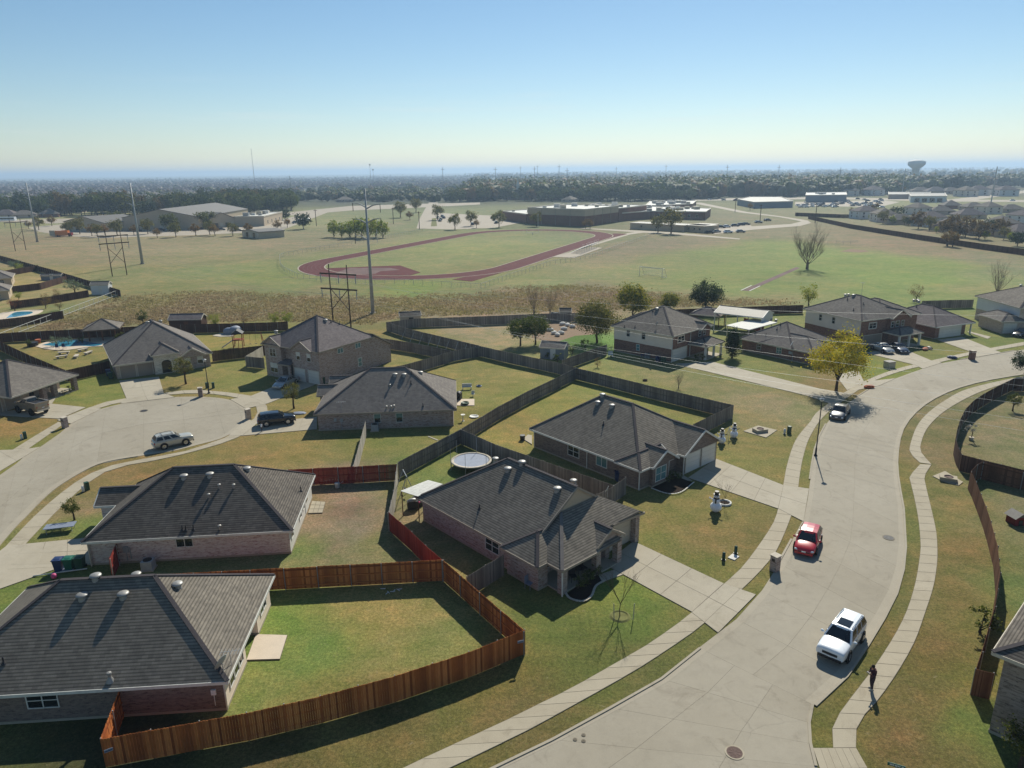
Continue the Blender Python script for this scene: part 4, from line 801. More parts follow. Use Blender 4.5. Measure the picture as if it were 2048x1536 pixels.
F_.window(0, 1.8, 1.4, 3.2, 4.5, 2, 2); F_.window(0, 1.8, 1.6, .7, 2.2, 2, 2, blind='siding_white'); F_.window(4, 1.4, .8, 3.3, 4.5, 1, 1, blind='siding_white'); F_.window(4, 3.6, .8, 3.3, 4.5, 1, 1, blind='siding_white')
F_.garage(4, 1.45, 2.2, 1.95, 'garage_white'); F_.garage(4, 4.3, 2.2, 1.95, 'garage_white'); F_.door(2, .9, 1.0, 2.0, 'black_metal', panes=False)
F_.window(5, 4.4, 1.2, 3.9, 4.7, 2, 1, 'glass_blue'); F_.window(5, 8.2, 1.2, 3.9, 4.7, 2, 1, 'glass_blue'); F_.window(5, 8.4, .9, .9, 2.3, 1, 2, 'glass_blue', t_=.1)
F_.plane([(3.7, -.5, 2.5), (6.3, -.5, 2.5), (6.3, 1.1, 2.95), (3.7, 1.1, 2.95)]); F_.fascia([((3.7, -.5, 2.5), (6.3, -.5, 2.5))]); F_.column(6.0, -.2, .3, 2.4)
F_.vents(tur=[(651, 642)], pipe=[(662, 645), (679, 649)]); F_.vent(552, 664)
# --- arch-front house
G_ = House((225.5, 731.5), 2.35, 33, 'grey-roofed house with an arched cream portico facing the cul-de-sac', 'shingle_grey', 'trim_cream', 'brick_multi')
G_.roof((0, 0, 14.3, 16.8), .66, 'y', 'hh'); G_.roof((5.3, -.5, 9.4, 9), .66, 'y', 'hg', ze=3.2, over=.1); G_.roof((9.3, -.3, 13.2, 6), .62, 'y', 'gg', gm='brick_multi', over=.25)
G_.walls([(.4, .6), (5.6, .6), (5.6, -.1), (9.1, -.1), (9.1, .5), (13.9, .5), (13.9, 16.4), (.4, 16.4)], mats={0: 'brick_tan', 7: 'brick_tan'}); mp = G_.poly
G_.walls([(5.6, -.12), (9.1, -.12), (9.1, 3), (5.6, 3)], 3.05, {0: 'stone_cream', 1: 'stone_cream', 3: 'stone_cream'}, found=False); G_.poly = mp
mb = MB(); ar = [(-.7, 0), (.7, 0), (.7, 1.5)]+[(.7*math.cos(a), 1.5+.55*math.sin(a)) for a in np.linspace(.2, PI-.2, 7)]+[(-.7, 1.5)]
mb.face([(7.35+x, -.15, .15+z) for x, z in ar]); mb.build('archway', 'glass_dark', G_.r)
G_.garage(0, 1.55, 2.1, 1.9, 'garage_tan'); G_.garage(0, 3.95, 2.1, 1.9, 'garage_tan'); G_.window(4, 1.4, .9, .7, 1.9, 1, 1, blind='siding_white'); G_.window(4, 3.3, .9, .7, 1.9, 1, 1, blind='siding_white')
G_.vents(tur=[(295, 646), (321, 643)])
# --- porch house at the left edge
H_ = House((0, 793), 2.3, 77, 'tan brick house with tall square porch columns behind the lifted pickup', 'shingle_taupe', 'trim_cream', 'brick_tan')
H_.roof((-9, 0, 5.0, 11), .6); H_.roof((0, -1.7, 11.3, 10), .58)
H_.walls([(-8.6, .4), (4.6, .4), (4.6, 1.5), (10.8, 1.5), (10.8, 9.5), (-8.6, 9.5)])
for x, y in ((5.4, -1.15), (7.2, -1.15), (10.7, -1.2)): H_.column(x, y, .62, 2.15, 'brick_brown')
H_.garage(0, 10.6, 2.4, 1.95, 'garage_tan'); H_.garage(0, 7.6, 2.4, 1.95, 'garage_tan'); H_.door(2, 1.2, 1.0, 2.0, 'black_metal'); H_.box('porch_floor', 4.6, -1.5, 0, 11.0, 1.5, .14, 'concrete_drive')
H_.box('porch_rail', 7.6, -1.3, .5, 10.4, -1.24, .58, 'trim_white'); H_.window(2, 4.0, 1.6, .7, 1.9, 2, 2)
H_.roof((-6, 5, 3.6, 9.5), .6, 'x', 'gg', ze=4.6, gm='siding_pale', over=.2)
H_.walls([(-5.6, 5.3), (3.2, 5.3), (3.2, 9.2), (-5.6, 9.2)], 4.5, {i: 'siding_pale' for i in range(4)}, z0=2.3, found=False)
for q in (6.8, 7.6, 8.4): H_.window(0, q, .35, 4.0, 4.3, 1, 1)
# --- two-storey cream siding
I_ = House((1221.9, 650.8), 4.5, -45.5, 'two-storey house with cream siding over red brick, white garage door and porch', 'shingle_taupe', 'trim_cream', 'brick_red')
I_.roof((0, 0, 12.4, 12.4), .55, 'y', 'hh'); I_.roof((7, 7.5, 13.1, 10.6), .6, 'x', 'gg', gm='brick_red', over=.25); I_.roof((-1.5, 5, 3, 12), .55, 'y', 'hh')
I_.walls([(.4, .4), (12.0, .4), (12.0, 12.0), (.4, 12.0)], 4.36, {0: 'siding_cream', 3: 'siding_cream'}, z0=2.2, found=False); I_.walls([(.44, .44), (11.96, .44), (11.96, 11.96), (.44, 11.96)], 2.2)
I_.poly = [(.4, .4), (12.0, .4), (12.0, 12.0), (.4, 12.0)]
I_.window(0, 3.0, .75, 3.0, 4.1, 1, 2); I_.window(0, 6.1, .75, 3.0, 4.1, 1, 2); I_.window(1, 2.6, 2.0, 2.9, 4.1, 2, 2, t_=.14, frame='siding_cream'); I_.window(1, 8.3, .8, 3.0, 4.0, 1, 2); I_.window(1, 9.7, .8, 3.0, 4.0, 1, 2)
I_.poly = [(.44, .44), (11.96, .44), (11.96, 11.96), (.44, 11.96)]; I_.garage(1, 2.4, 4.2, 1.95, 'garage_white'); I_.window(0, 5.0, .7, .9, 2.0, 1, 2, 'glass_blue')
I_.roof((11.9, 5.2, 15.5, 10.9), .5, 'y', 'hh', ze=2.35, over=.1)
for x, y in ((15.1, 5.6), (15.1, 8.2), (15.1, 10.5)): I_.column(x, y, .3, 2.2, 'siding_white')
I_.box('porch_floor', 12.0, 5.4, 0, 15.3, 10.8, .12, 'concrete_drive'); I_.downspout(12.1, .35, 4.2); I_.downspout(12.12, 5.7, 4.2)
I_.vents(tur=[(1314, 619)], pipe=[(1249, 657), (1270, 655), (1306, 624)])
# --- dark single-storey next right
J_ = House((1477.8, 676), 2.1, -53.4, 'low dark-roofed brick house between the two-storey homes, behind the yellow tree', 'shingle_grey', 'trim_cream', 'brick_red')
J_.roof((0, 0, 10.2, 11.7), .5); J_.roof((4, 0.02, 13.95, 7.1), .47); J_.walls([(.4, .4), (13.5, .4), (13.5, 6.7), (9.8, 6.7), (9.8, 11.3), (.4, 11.3)], mats={})
J_.window(0, 3.4, .8, .7, 1.8, 1, 2); J_.window(0, 7.2, 1.0, .8, 1.8, 2, 2, 'glass_blue'); J_.garage(1, 3.2, 4.2, 1.85, 'garage_white')
MB().box(-.3, -.1, 0, .3, 0, .45).tube([(.45, -.06, -1.2), (.45, -.06, 1.6)], .04).build('meter_box', 'grey_steel', J_.r, False, (9.7, .4, 1.1))
J_.vents(tur=[(1535, 640), (1541.5, 640), (1552, 641)], pipe=[(1511, 667), (1532, 671), (1554, 660), (1561, 650)])
# --- two-storey pale siding
K_ = House((1606, 616.2), 4.8, -66.5, 'two-storey house with pale grey siding side wall, two sedans on its driveway', 'shingle_taupe', 'trim_cream', 'brick_red')
K_.roof((0, 0, 13.3, 12.2), .5); K_.roof((6, 6.4, 14.2, 10.9), .6, 'x', 'gg', gm='brick_red', over=.25); K_.roof((2, 5, 13.0, 15), .45)
K_.walls([(.4, .4), (12.9, .4), (12.9, 6.7), (13.5, 6.7), (13.5, 10.5), (12.6, 10.5), (12.6, 14.5), (.4, 14.5)], 4.66, {0: 'siding_beige', 7: 'siding_beige'}, z0=2.1, found=False); mp = K_.poly
K_.walls([(.44, .44), (12.86, .44), (12.86, 6.74), (13.46, 6.74), (13.46, 10.46), (12.56, 10.46), (12.56, 14.46), (.44, 14.46)], 2.1, {0: 'brick_red'}); K_.poly = mp
K_.window(0, 3.6, .75, 3.1, 4.3, 1, 2); K_.window(0, 6.6, .75, 3.1, 4.3, 1, 2); K_.window(1, 2.8, 1.9, 3.0, 4.2, 2, 2, t_=.14, frame='siding_white'); K_.window(3, .6, .7, 3.0, 4.1, 1, 2); K_.window(3, 1.8, .9, 3.0, 4.1, 1, 2); K_.window(3, 3.1, .7, 3.0, 4.1, 1, 2)
K_.garage(1, 3.1, 4.4, 1.9, 'garage_tan'); K_.roof((13.3, 5.4, 16.8, 11.2), .5, 'y', 'hh', ze=2.4, over=.1)
for x, y in ((16.4, 5.8), (16.4, 8.2), (16.4, 10.8)): K_.column(x, y, .3, 2.25, 'siding_white')
K_.box('porch_floor', 13.4, 5.6, 0, 16.6, 11.0, .12, 'concrete_drive'); K_.vents(tur=[(1691, 590.5), (1697.5, 590), (1707, 592)], pipe=[(1695, 600), (1727, 609), (1707, 621)])
# --- single-storey with white garage
L_ = House((1872.6, 654.3), 2.3, 22, 'single-storey brick house with a wide white garage door facing the far bend', 'shingle_violet', 'trim_white', 'brick_red')
L_.roof((0, 0, 10.2, 12.5), .52, 'y', 'hh'); L_.roof((-3.5, 5.5, 6, 14), .52, 'y', 'hh'); L_.walls([(.4, .4), (8.2, .4), (8.2, 1.6), (9.8, 1.6), (9.8, 12.1), (.4, 12.1)]); L_.garage(0, 3.9, 5.6, 1.95, 'garage_white'); L_.column(9.8, .5, .22, 2.15, 'siding_white')
L_.vents(tur=[(1828, 601), (1836, 601), (1838, 603)], pipe=[(1833, 615), (1855, 606)])
# --- right edge two-storey
M_ = House(None, 4.8, -90.9, 'two-storey house with pale siding and a low hipped garage, cut by the right edge', 'shingle_taupe', 'trim_cream', 'brick_tan', world=(94.0, 144.2))
M_.roof((0, 0, 13.8, 12), .5); M_.walls([(.4, .4), (13.4, .4), (13.4, 11.6), (.4, 11.6)], 4.66, {0: 'siding_pale', 3: 'siding_pale'}, z0=2.3, found=False); M_.walls([(.44, .44), (13.36, .44), (13.36, 11.56), (.44, 11.56)], 2.3)
M_.window(0, 6.5, .8, 3.1, 4.2, 1, 2); M_.roof((6.6, -3.2, 14.3, 1.5), .5, 'x', 'hh', ze=2.4); M_.walls([(7, -2.8), (13.9, -2.8), (13.9, .5), (7, .5)], 2.28, found=False); M_.garage(1, 1.5, 2.4, 1.9, 'garage_white'); M_.garage(1, 6.0, .2, .2) if False else None
M_.vents(tur=[(2042, 571)])
# --- bottom right, two-storey
N_ = House((1985, 1303), 5.2, -47, 'weathered grey brick house cut by the bottom right corner, dark shaded lawn below', 'shingle_darkest', 'trim_cream', 'brick_grey')
N_.roof((0, 0, 12, 12), .5); N_.walls([(.5, .5), (11.5, .5), (11.5, 11.5), (.5, 11.5)], 5.05)
# --- homes behind the left field fence
def small_house(px, head, w_, d, label, z=2.4, sh='shingle_grey', wall='siding_tan', pitch=.5):
    h = House(None, z, head, label, sh, 'trim_cream', wall, world=G(*px)); h.roof((-w_, 0, 0, d), pitch); h.walls([(-w_+.4, .4), (-.4, .4), (-.4, d-.4), (-w_+.4, d-.4)]); h.window(0, w_-3, 1.0, .9, 1.9, 2, 2); h.window(1, 3, 1.2, .9, 1.9, 2, 2); return h
small_house((28, 572), 30, 12, 11, 'grey-roofed house behind the field fence, farther of two at the left edge')
small_house((23, 599), 30, 12, 10, 'grey-roofed house behind the field fence, nearer of two at the left edge')
# ================================================================== FENCES
PANEL = {}
def panel_mesh(mat, k, gap, H=1.83):
    key_ = (mat, k, H)
    if key_ not in PANEL:
        rr = random.Random(hash(mat) % 1000+k*7); mb = MB(); n = 16; W = 2.44/n
        for i in range(n):
            h = H+rr.uniform(-.02, .015); x0 = i*W+gap/2; x1 = (i+1)*W-gap/2; d = rr.uniform(-.004, .004)
            P = [(x0, -.012+d, .03), (x1, -.012+d, .03), (x1, -.012+d, h-.03), (x1-.03, -.012+d, h), (x0+.03, -.012+d, h), (x0, -.012+d, h-.03)]
            Q = [(p[0], .01+d, p[2]) for p in P]; b = len(mb.v)
            mb.raw(P+Q, [(0, 1, 2, 3, 4, 5), (11, 10, 9, 8, 7, 6), (1, 0, 6, 7), (2, 1, 7, 8), (3, 2, 8, 9), (4, 3, 9, 10), (5, 4, 10, 11)], 0)
        PANEL[key_] = mb.mesh('fence_panel', mat)
    return PANEL[key_]
RAIL = {}
def small_mesh(name, mat, fn):
    if (name, mat) not in RAIL:
        mb = MB(); fn(mb); RAIL[(name, mat)] = mb.mesh(name, mat)
    return RAIL[(name, mat)]
def fence(pts, mat, label, side=1, top=True, H=1.83, post='galvanised', rails=True, gap=0.008, closed_end=True, raw=None, name='wooden_fence'):
    W = raw or [G(p[0], p[1], H if (len(p) < 3 and top) else 0.0) for p in pts]
    W = [np.array(w_) for w_ in W]; r = root(name, (float(W[0][0]), float(W[0][1]), 0), 0, label, 'fence'); o0 = W[0]
    seg_ = 0
    pm = small_mesh('post', post, lambda m_: m_.cyl((0, 0, 0), .035, .035, H-.02, 6).ball((0, 0, H-.02), .045, n=6, m=4) if post in ('galvanised', 'trim_white') else m_.box(-.05, -.05, 0, .05, .05, H-.04))
    rm = small_mesh('rail%d' % int(H*100), mat, lambda m_: [m_.box(0, -.02, z-.045, 2.44, .02, z+.045) for z in (.3, .98, H-.2)])
    for i in range(len(W)-1):
        a, b = W[i], W[i+1]; d = b-a; L = float(np.hypot(*d)); n = max(1, int(round(L/2.44))); ang = math.atan2(d[1], d[0]); u = d/L; nn = np.array([-u[1], u[0]])*side
        for k in range(n):
            p = a+d*k/n-o0; o = inst('fence_panel', panel_mesh(mat, (seg_*3+k*5) % 7, gap, H), r, (p[0], p[1], random.uniform(-.015, .015)), ang); o.scale = (L/n/2.44, 1, 1)
            q = p+nn*.035
            if rails:
                o = inst('rail', rm, r, (q[0], q[1], 0), ang); o.scale = (L/n/2.44, 1, 1)
            q = p+nn*.07; inst('post', pm, r, (q[0], q[1], 0), ang)
        seg_ += 1
    if closed_end:
        q = W[-1]-o0+nn*.07; inst('post', pm, r, (q[0], q[1], 0), ang)
    return r
bl = (252, 1423, 0); br = (1050.5, 1308, 0)
fence([bl, (212, 1535, 0), (500, 1481, 0), (646, 1446, 0), (793, 1404, 0), (940, 1354, 0), br], 'wood_orange', 'new orange-stained picket fence curving along the near lawn, with sign plaques at its corners', side=1)
fence([(1049.5, 1261.8), (885.3, 1119.7)], 'wood_orange', 'orange-brown fence running back from the plaque corner towards the red fence', side=1)
fence([(885.3, 1119.7), (700, 1129), (500, 1139.6), (330, 1148)], 'wood_orange', 'orange-brown fence between the near back yard and the bare-earth yard', side=1)
for u, v, a in ((212, 1492, 0), (1042, 1275, 0)):
    pass
fence([(575, 939), (724.7, 932), (757, 930)], 'wood_red', 'dark red fence along the back of the bare-earth yard', side=-1)
fence([(757, 930), (794.3, 928)], 'wood_mixed', 'patched fence bay of red and raw boards ending the dark red fence', side=-1)
fence([(777, 1024), (800, 1044), (822, 1063), (850, 1090), (884.6, 1119.5)], 'wood_red', 'bright red fence slanting beside the centre house side yard', side=1)
fence([(794.3, 928), (788, 980.7), (777.2, 1024.6)], 'wood_pale', 'weathered grey fence toned pale for sunlight beside the metal patio cover', side=-1)  # grey boards take the paler wood, so sunlight is put into their colour
fence([(236, 1092), (245, 1096), (205, 1156)], 'wood_red', 'short red gate fence from the pink brick wall past the bins', side=-1) if False else fence([(249, 1106, 0), (226, 1160, 0)], 'wood_red', 'short red gate fence running out from the pale brick wall by the bins', side=1)
fence([(795.2, 924.5), (921, 858.5), (1000, 811), (1060, 780), (1105, 759), (1151.6, 735.8)], 'wood_grey', 'long straight weathered grey fence between the middle back yards', side=-1)
fence([(921, 858.5), (994, 890), (1055, 911), (1150, 944), (1228.5, 970.8)], 'wood_grey', 'grey-brown fence between the centre house and the snowman house', side=1)
fence([(1228.5, 970.8), (1252.7, 953.9)], 'wood_grey', 'short grey gate fence against the snowman house wall', side=1)
fence([(1195, 988), (1228, 972)], 'wood_grey', 'short grey gate fence against the cream gable roof', side=1)
fence([(934.3, 1152.7), (1007.6, 1108.8)], 'wood_grey', 'grey gate fence joining the orange fence to the porch house', side=1)
fence([(1151.6, 735.8), (1200, 747), (1320, 776), (1467.3, 809.7)], 'wood_grey', 'grey fence with pale posts behind the snowman house, long side', side=-1)
fence([(1467.5, 809.8), (1388, 847.7)], 'wood_grey', 'grey fence return from the far corner to the double garage house', side=-1)
fence([(779, 735), (802, 731), (846, 719.5), (909.4, 701), (934, 696.7), (960, 692), (1030, 707.7), (1109.4, 723.5), (1151, 735)], 'wood_grey', 'grey fence bending round the upper middle yard with pale posts', side=1)
fence([(756, 675), (828.5, 686), (902.3, 701)], 'wood_grey', 'grey fence behind the two-storey brick house lawn', side=-1)
fb_ = fence([(773, 644), (811, 656), (960, 691.4)], 'wood_grey', 'leaning grey fence propped by a row of slanting timber braces', side=-1)
o0 = np.array(G(773, 644, 1.83))
for i in range(9):
    a = np.array(G(811+i*17.5, 656+i*4.2, 1.83))-o0; n = np.array([-.35, -1.0]); n /= np.hypot(*n); b = a+n*1.9
    mb = MB(); beam(mb, (a[0], a[1], 1.65), (b[0], b[1], 0.05), .09, .09); mb.build('brace', 'wood_pale', fb_)
fence([(773, 644), (829, 637), (960, 632.5), (1040, 629), (1118, 626), (1146, 626), (1222, 622)], 'wood_grey', 'grey back fence along the brown meadow, from the lone shed to the big oak', side=1)
fence([(1343, 619), (1453, 614.5), (1560, 611), (1607, 610)], 'wood_dark', 'dark back fence along the meadow behind the metal carport', side=1)
fence([(1845, 601.5), (1948, 599)], 'wood_grey', 'grey back fence between the two right-hand homes at the green field', side=1)
fence([(1488, 635.6), (1528, 647)], 'wood_red', 'short reddish fence beside the carport', side=1)
fence([(1123.5, 720), (1213, 689)], 'wood_grey', 'grey fence between the shed yard and the cream two-storey house', side=-1)
fence([(-40, 670), (23, 665), (274, 652.7), (389.6, 648), (533.8, 644.8), (575, 643)], 'wood_dark', 'dark brown back fence along the meadow behind the swimming pool', side=-1)
fence([(-30, 672), (0, 683), (60, 711), (131.8, 740.6)], 'wood_dark', 'dark brown fence slanting down beside the pool lawn', side=-1)
fence([(131.8, 740.6), (218, 721.5)], 'wood_dark', 'dark brown fence from the porch house corner to the arch-front house', side=1)
fence([(423, 702), (514.4, 692), (530, 690)], 'wood_dark', 'dark brown fence between the playset yard and the cul-de-sac lawn', side=1)
fence([(490.7, 712.5), (526.8, 716)], 'wood_grey', 'grey gate fence beside the two-storey brick house', side=1)
fence([(490.7, 712.5), (525, 692.5)], 'wood_pale', 'pale railed fence return beside the two-storey brick house', side=1)
fence([(730.8, 842.7), (718, 890), (706.4, 931.8)], 'wood_pale', 'sunlit pale fence seen edge on between two middle lawns', side=-1)
fence([(-60, 496), (0, 511), (102.5, 538.8), (240, 579.8)], 'wood_dark', 'dark fence along the open field at the far left yards', side=-1)
fence([(23, 572.5), (80, 566), (132, 551)], 'wood_dark', 'dark dividing fence between the two farther left yards', side=1)
fence([(19, 603), (100, 593), (176, 580)], 'wood_dark', 'dark dividing fence in front of the small green shed', side=1)
fence([(-20, 546), (40, 536), (76, 530)], 'wood_dark', 'dark dividing fence at the farthest left yard', side=1)
fence([(-20, 641), (60, 632), (125, 621)], 'wood_dark', 'dark dividing fence below the turquoise pool', side=1)
fence([(2100, 764), (2048, 757.5), (2028.4, 756.6), (2006, 767), (1986.4, 777), (1969, 786.8), (1946.8, 801.6), (1930.7, 819), (1920.8, 838.8), (1914.6, 858.5), (1912, 878), (1917, 895.7), (1924.5, 909), (1959, 918), (2048, 940), (2120, 958)], 'wood_dark', 'long curved dark fence round the corner yard at the street bend', side=1)
fence([(2130, 960), (2048, 944), (1966, 924), (1954.2, 929), (1941.8, 942.7), (1951.7, 962.5), (1961.6, 987), (1971.5, 1012), (1981.4, 1041.6), (1995, 1091), (2000, 1144.6), (1990, 1212), (1963.7, 1302.8), (1952, 1338), (1988.6, 1346.8)], 'wood_brown', 'winding orange-brown fence following the right-hand verge down to the grey house', side=1)
fence([(1616, 438, 0), (1700, 457, 0), (1843, 480.7, 0), (1950, 497, 0), (2048, 511, 0), (2200, 530, 0)], 'wood_dark', 'dark fence between the green sports field and the right-hand estate', side=1, H=2.2, rails=False)
fence([(1590, 432, 0), (1680, 436, 0), (1740, 437, 0)], 'wood_dark', 'dark fence behind the estate nearest the loop road', side=1, H=2.2, rails=False)
# white rail fence at the far left field edge
def rail_fence(pts, label, mat, H, rails_, step, name='rail_fence', base=None, cat='fence'):
    W = [np.array(G(*p)) for p in pts]; r = root(name, (float(W[0][0]), float(W[0][1]), 0), 0, label, cat); o0 = W[0]
    pm = small_mesh('post%s%d' % (mat, int(H*10)), mat, lambda m_: m_.cyl((0, 0, 0), .04, .04, H, 6))
    for i in range(len(W)-1):
        a, b = W[i]-o0, W[i+1]-o0; d = b-a; n = max(1, int(round(np.hypot(*d)/step)))
        mb = MB()
        for z in rails_: beam(mb, (a[0], a[1], z), (b[0], b[1], z), .05, .07)
        mb.build('rail', mat, r)
        for k in range(n): p = a+d*k/n; inst('post', pm, r, (p[0], p[1], 0))
    return r
rail_fence([(240, 590), (70, 655), (28, 671), (-20, 690)], 'pale double-railed fence slanting along the meadow edge at left', 'trim_white', 1.5, (1.45, .35), 2.4)
# chain-link round the track: posts and rails with the mesh as fine wires
def chain(pts, label):
    r = rail_fence(pts, label, 'grey_steel', 1.5, (1.5,), 3.0, 'chain_link_fence'); W = [np.array(G(*p)) for p in pts]; o0 = W[0]; mb = MB()
    for i in range(len(W)-1):
        a, b = W[i]-o0, W[i+1]-o0; d = b-a; L = np.hypot(*d); n = max(2, int(L/.8))
        for k in range(n):
            p = a+d*k/n; q = a+d*(k+1)/n
            for z0, z1 in ((.1, 1.45), (1.45, .1)): mb.face([(p[0], p[1], z0), (q[0], q[1], z1), (q[0], q[1], z1+.035), (p[0], p[1], z0+.035)])
    mb.build('wire_mesh', 'grey_steel', r); return r
chain([(560, 517), (561, 534), (570, 544), (595, 556), (673, 567), (809, 568.5), (962, 578), (1020, 557), (1100, 530.5), (1180, 517)], 'chain-link fence round the near bend of the running track')
chain([(1180, 517), (1240, 495), (1305, 472)], 'chain-link fence beside the bleachers')
chain([(560, 517), (568, 513), (640, 500), (720, 487), (800, 472), (850, 462)], 'chain-link fence along the far side of the running track')
chain([(1655, 489), (1672, 489), (1686, 490), (1715, 489)], 'chain-link backstop at the far ball field')

# ================================================================== TREES
def np_mesh(name, V, F, mats, mi=None):
    me = bpy.data.meshes.new(name); V = np.asarray(V, np.float32); F = np.asarray(F, np.int32); k = F.shape[1]
    me.vertices.add(len(V)); me.vertices.foreach_set('co', V.ravel()); me.loops.add(F.size); me.loops.foreach_set('vertex_index', F.ravel())
    me.polygons.add(len(F)); me.polygons.foreach_set('loop_start', np.arange(0, F.size, k, dtype=np.int32)); me.polygons.foreach_set('loop_total', np.full(len(F), k, np.int32))
    for m_ in (mats if isinstance(mats, (list, tuple)) else [mats]): me.materials.append(MATS[m_])
    if mi is not None: me.polygons.foreach_set('material_index', np.asarray(mi, np.int32))
    me.update(calc_edges=True); return me
def leaf_quads(P, size, r_, up=0.25):
    n = len(P); a = r_.normal(size=(n, 3)); a /= np.linalg.norm(a, axis=1)[:, None]; b = r_.normal(size=(n, 3)); b[:, 2] += up; b -= (a*b).sum(1)[:, None]*a; b /= np.linalg.norm(b, axis=1)[:, None]+1e-9
    s1 = (size*r_.uniform(.6, 1.35, n))[:, None]; s2 = s1*r_.uniform(.55, .9, n)[:, None]
    V = np.stack([P-a*s1*.5, P+b*s2*.5, P+a*s1*.5, P-b*s2*.5], 1).reshape(-1, 3); return V, np.arange(4*n).reshape(-1, 4)
def ico():
    t_ = (1+5**.5)/2; v = np.array([(-1, t_, 0), (1, t_, 0), (-1, -t_, 0), (1, -t_, 0), (0, -1, t_), (0, 1, t_), (0, -1, -t_), (0, 1, -t_), (t_, 0, -1), (t_, 0, 1), (-t_, 0, -1), (-t_, 0, 1)]); v /= np.linalg.norm(v[0])
    f = [(0, 11, 5), (0, 5, 1), (0, 1, 7), (0, 7, 10), (0, 10, 11), (1, 5, 9), (5, 11, 4), (11, 10, 2), (10, 7, 6), (7, 1, 8), (3, 9, 4), (3, 4, 2), (3, 2, 6), (3, 6, 8), (3, 8, 9), (4, 9, 5), (2, 4, 11), (6, 2, 10), (8, 6, 7), (9, 8, 1)]
    V = [tuple(x) for x in v]; F = []; mid = {}
    def md(a, b):
        k = (min(a, b), max(a, b))
        if k not in mid: m_ = np.array(V[a])+np.array(V[b]); mid[k] = len(V); V.append(tuple(m_/np.linalg.norm(m_)))
        return mid[k]
    for a, b, c_ in f: x, y, z = md(a, b), md(b, c_), md(c_, a); F += [(a, x, z), (b, y, x), (c_, z, y), (x, y, z)]
    return np.array(V), np.array(F)
ICV, ICF = ico()
def crown_pts(seed, rx, rz, zc, n, clumps, spread, shape='round', r_=None):
    r_ = r_ or np.random.default_rng(seed)
    c = r_.normal(size=(clumps, 3)); c /= np.linalg.norm(c, axis=1)[:, None]; c[:, 2] = np.where(c[:, 2] < -.35, c[:, 2]*(1 if shape == 'cone' else .78), c[:, 2]); rad = r_.uniform(.25, 1, clumps)**.45; c *= rad[:, None]*r_.uniform(.82, 1.12, clumps)[:, None]
    if shape == 'cone': t_ = (c[:, 2]+1)/2; c[:, :2] *= (1.08-.95*t_)[:, None]
    if shape == 'vase': t_ = (c[:, 2]+1)/2; c[:, :2] *= (.35+.8*t_)[:, None]
    C_ = c*np.array([rx, rx, rz]); idx = r_.integers(0, clumps, n); P = C_[idx]+r_.normal(size=(n, 3))*spread*r_.uniform(.5, 1.1, (clumps, 1))[idx]; P[:, 2] += zc
    return P[P[:, 2] > .15], C_+np.array([0, 0, zc])
def tree_meshes(seed, h, rx, base, n, leaf, clumps, mat, bark='bark', shape='round', spread=None, tr=None, limbs=7):
    r_ = np.random.default_rng(seed); rz = (h-base)/2; zc = base+rz; P, Cn = crown_pts(seed, rx*.88, rz*.9, zc, n, clumps, spread or rx*.16, shape, r_)
    V, F = leaf_quads(P, leaf, r_); cm = np_mesh('crown', V, F, mat)
    mb = MB(); tr = tr or h*.022+.04; top = base+rz*.6; pts = [(0, 0, -.1), (.02*h*r_.normal()*.3, .01, base*.5), (.02*h*r_.normal()*.5, 0, base), (0, 0, top)]
    mb.tube(pts, [tr*1.25, tr, tr*.85, tr*.3], 7)
    for k in range(min(limbs, len(Cn))):
        c = Cn[k]; z0 = base*.85+(top-base*.85)*r_.uniform(0, .8); mid = (c[0]*.45, c[1]*.45, z0+(c[2]-z0)*.5)
        mb.tube([(0, 0, z0), mid, tuple(c*.98)], [tr*.45, tr*.28, tr*.08], 5)
    return cm, mb.mesh('trunk', bark, True)
def tree(name, loc, meshes, label, cat='tree', group=None, rz=None, scale=1.0, zs=None):
    r = root(name, (loc[0], loc[1], 0), rz if rz is not None else random.uniform(0, 6.28), label, cat, group); r.scale = (scale, scale, zs or scale)
    inst('crown', meshes[0], r)
    if meshes[1]: inst('trunk', meshes[1], r)
    return r
def bare_mesh(seed, h, depth=5, tr=None, wide=.55, mat='bark_grey', n0=5, first=.22, thin=1.0):
    r_ = random.Random(seed); mb = MB()
    def br(p, d, L, r, k):
        q = p+d*L; mid = p+d*L*.5+Vector((r_.uniform(-1, 1), r_.uniform(-1, 1), r_.uniform(-.3, .6)))*L*.06
        mb.tube([p, mid, q], [r, r*.8, r*.6], 5 if k > 3 else 3)
        if k == 0: return
        for i in range(r_.choice((2, 3, 3)) if k < depth else n0):
            a = Vector((r_.gauss(0, 1), r_.gauss(0, 1), r_.gauss(0, .5))).normalized(); e = (d+a*wide*(1.9 if k == depth else (.75 if k == depth-1 else 1.0))+Vector((0, 0, .12))).normalized()
            br(q if i < 2 or k == depth else mid, e, L*r_.uniform(.62, .85)*(1.6 if k == depth else 1), r*.58, k-1)
    tr = tr or h*.022; br(Vector((0, 0, -.05)), Vector((0, 0, 1)), h*first, tr, depth); return mb.mesh('branches', mat)
def bare_tree(name, px, me, label, cat='tree', scale=1.0, group=None):
    r = root(name, G(*px), random.uniform(0, 6), label, cat, group); o = inst('trunk', me, r); r.scale = (scale,)*3; return r
MOAK = tree_meshes(3, 4.6, 2.5, 1.3, 5200, .19, 55, 'leaf_green'); MOAK2 = tree_meshes(4, 7.6, 4.6, 1.6, 11000, .24, 90, 'leaf_olive')
MDARK = tree_meshes(5, 6.5, 3.6, 1.0, 8000, .24, 70, 'leaf_dark'); MRIM = tree_meshes(6, 6.0, 3.0, .8, 6500, .24, 60, 'leaf_rim'); MYEL = tree_meshes(8, 8.6, 4.3, 1.6, 9500, .22, 62, 'leaf_yellow', 'bark', 'round', .62, .2, 14)
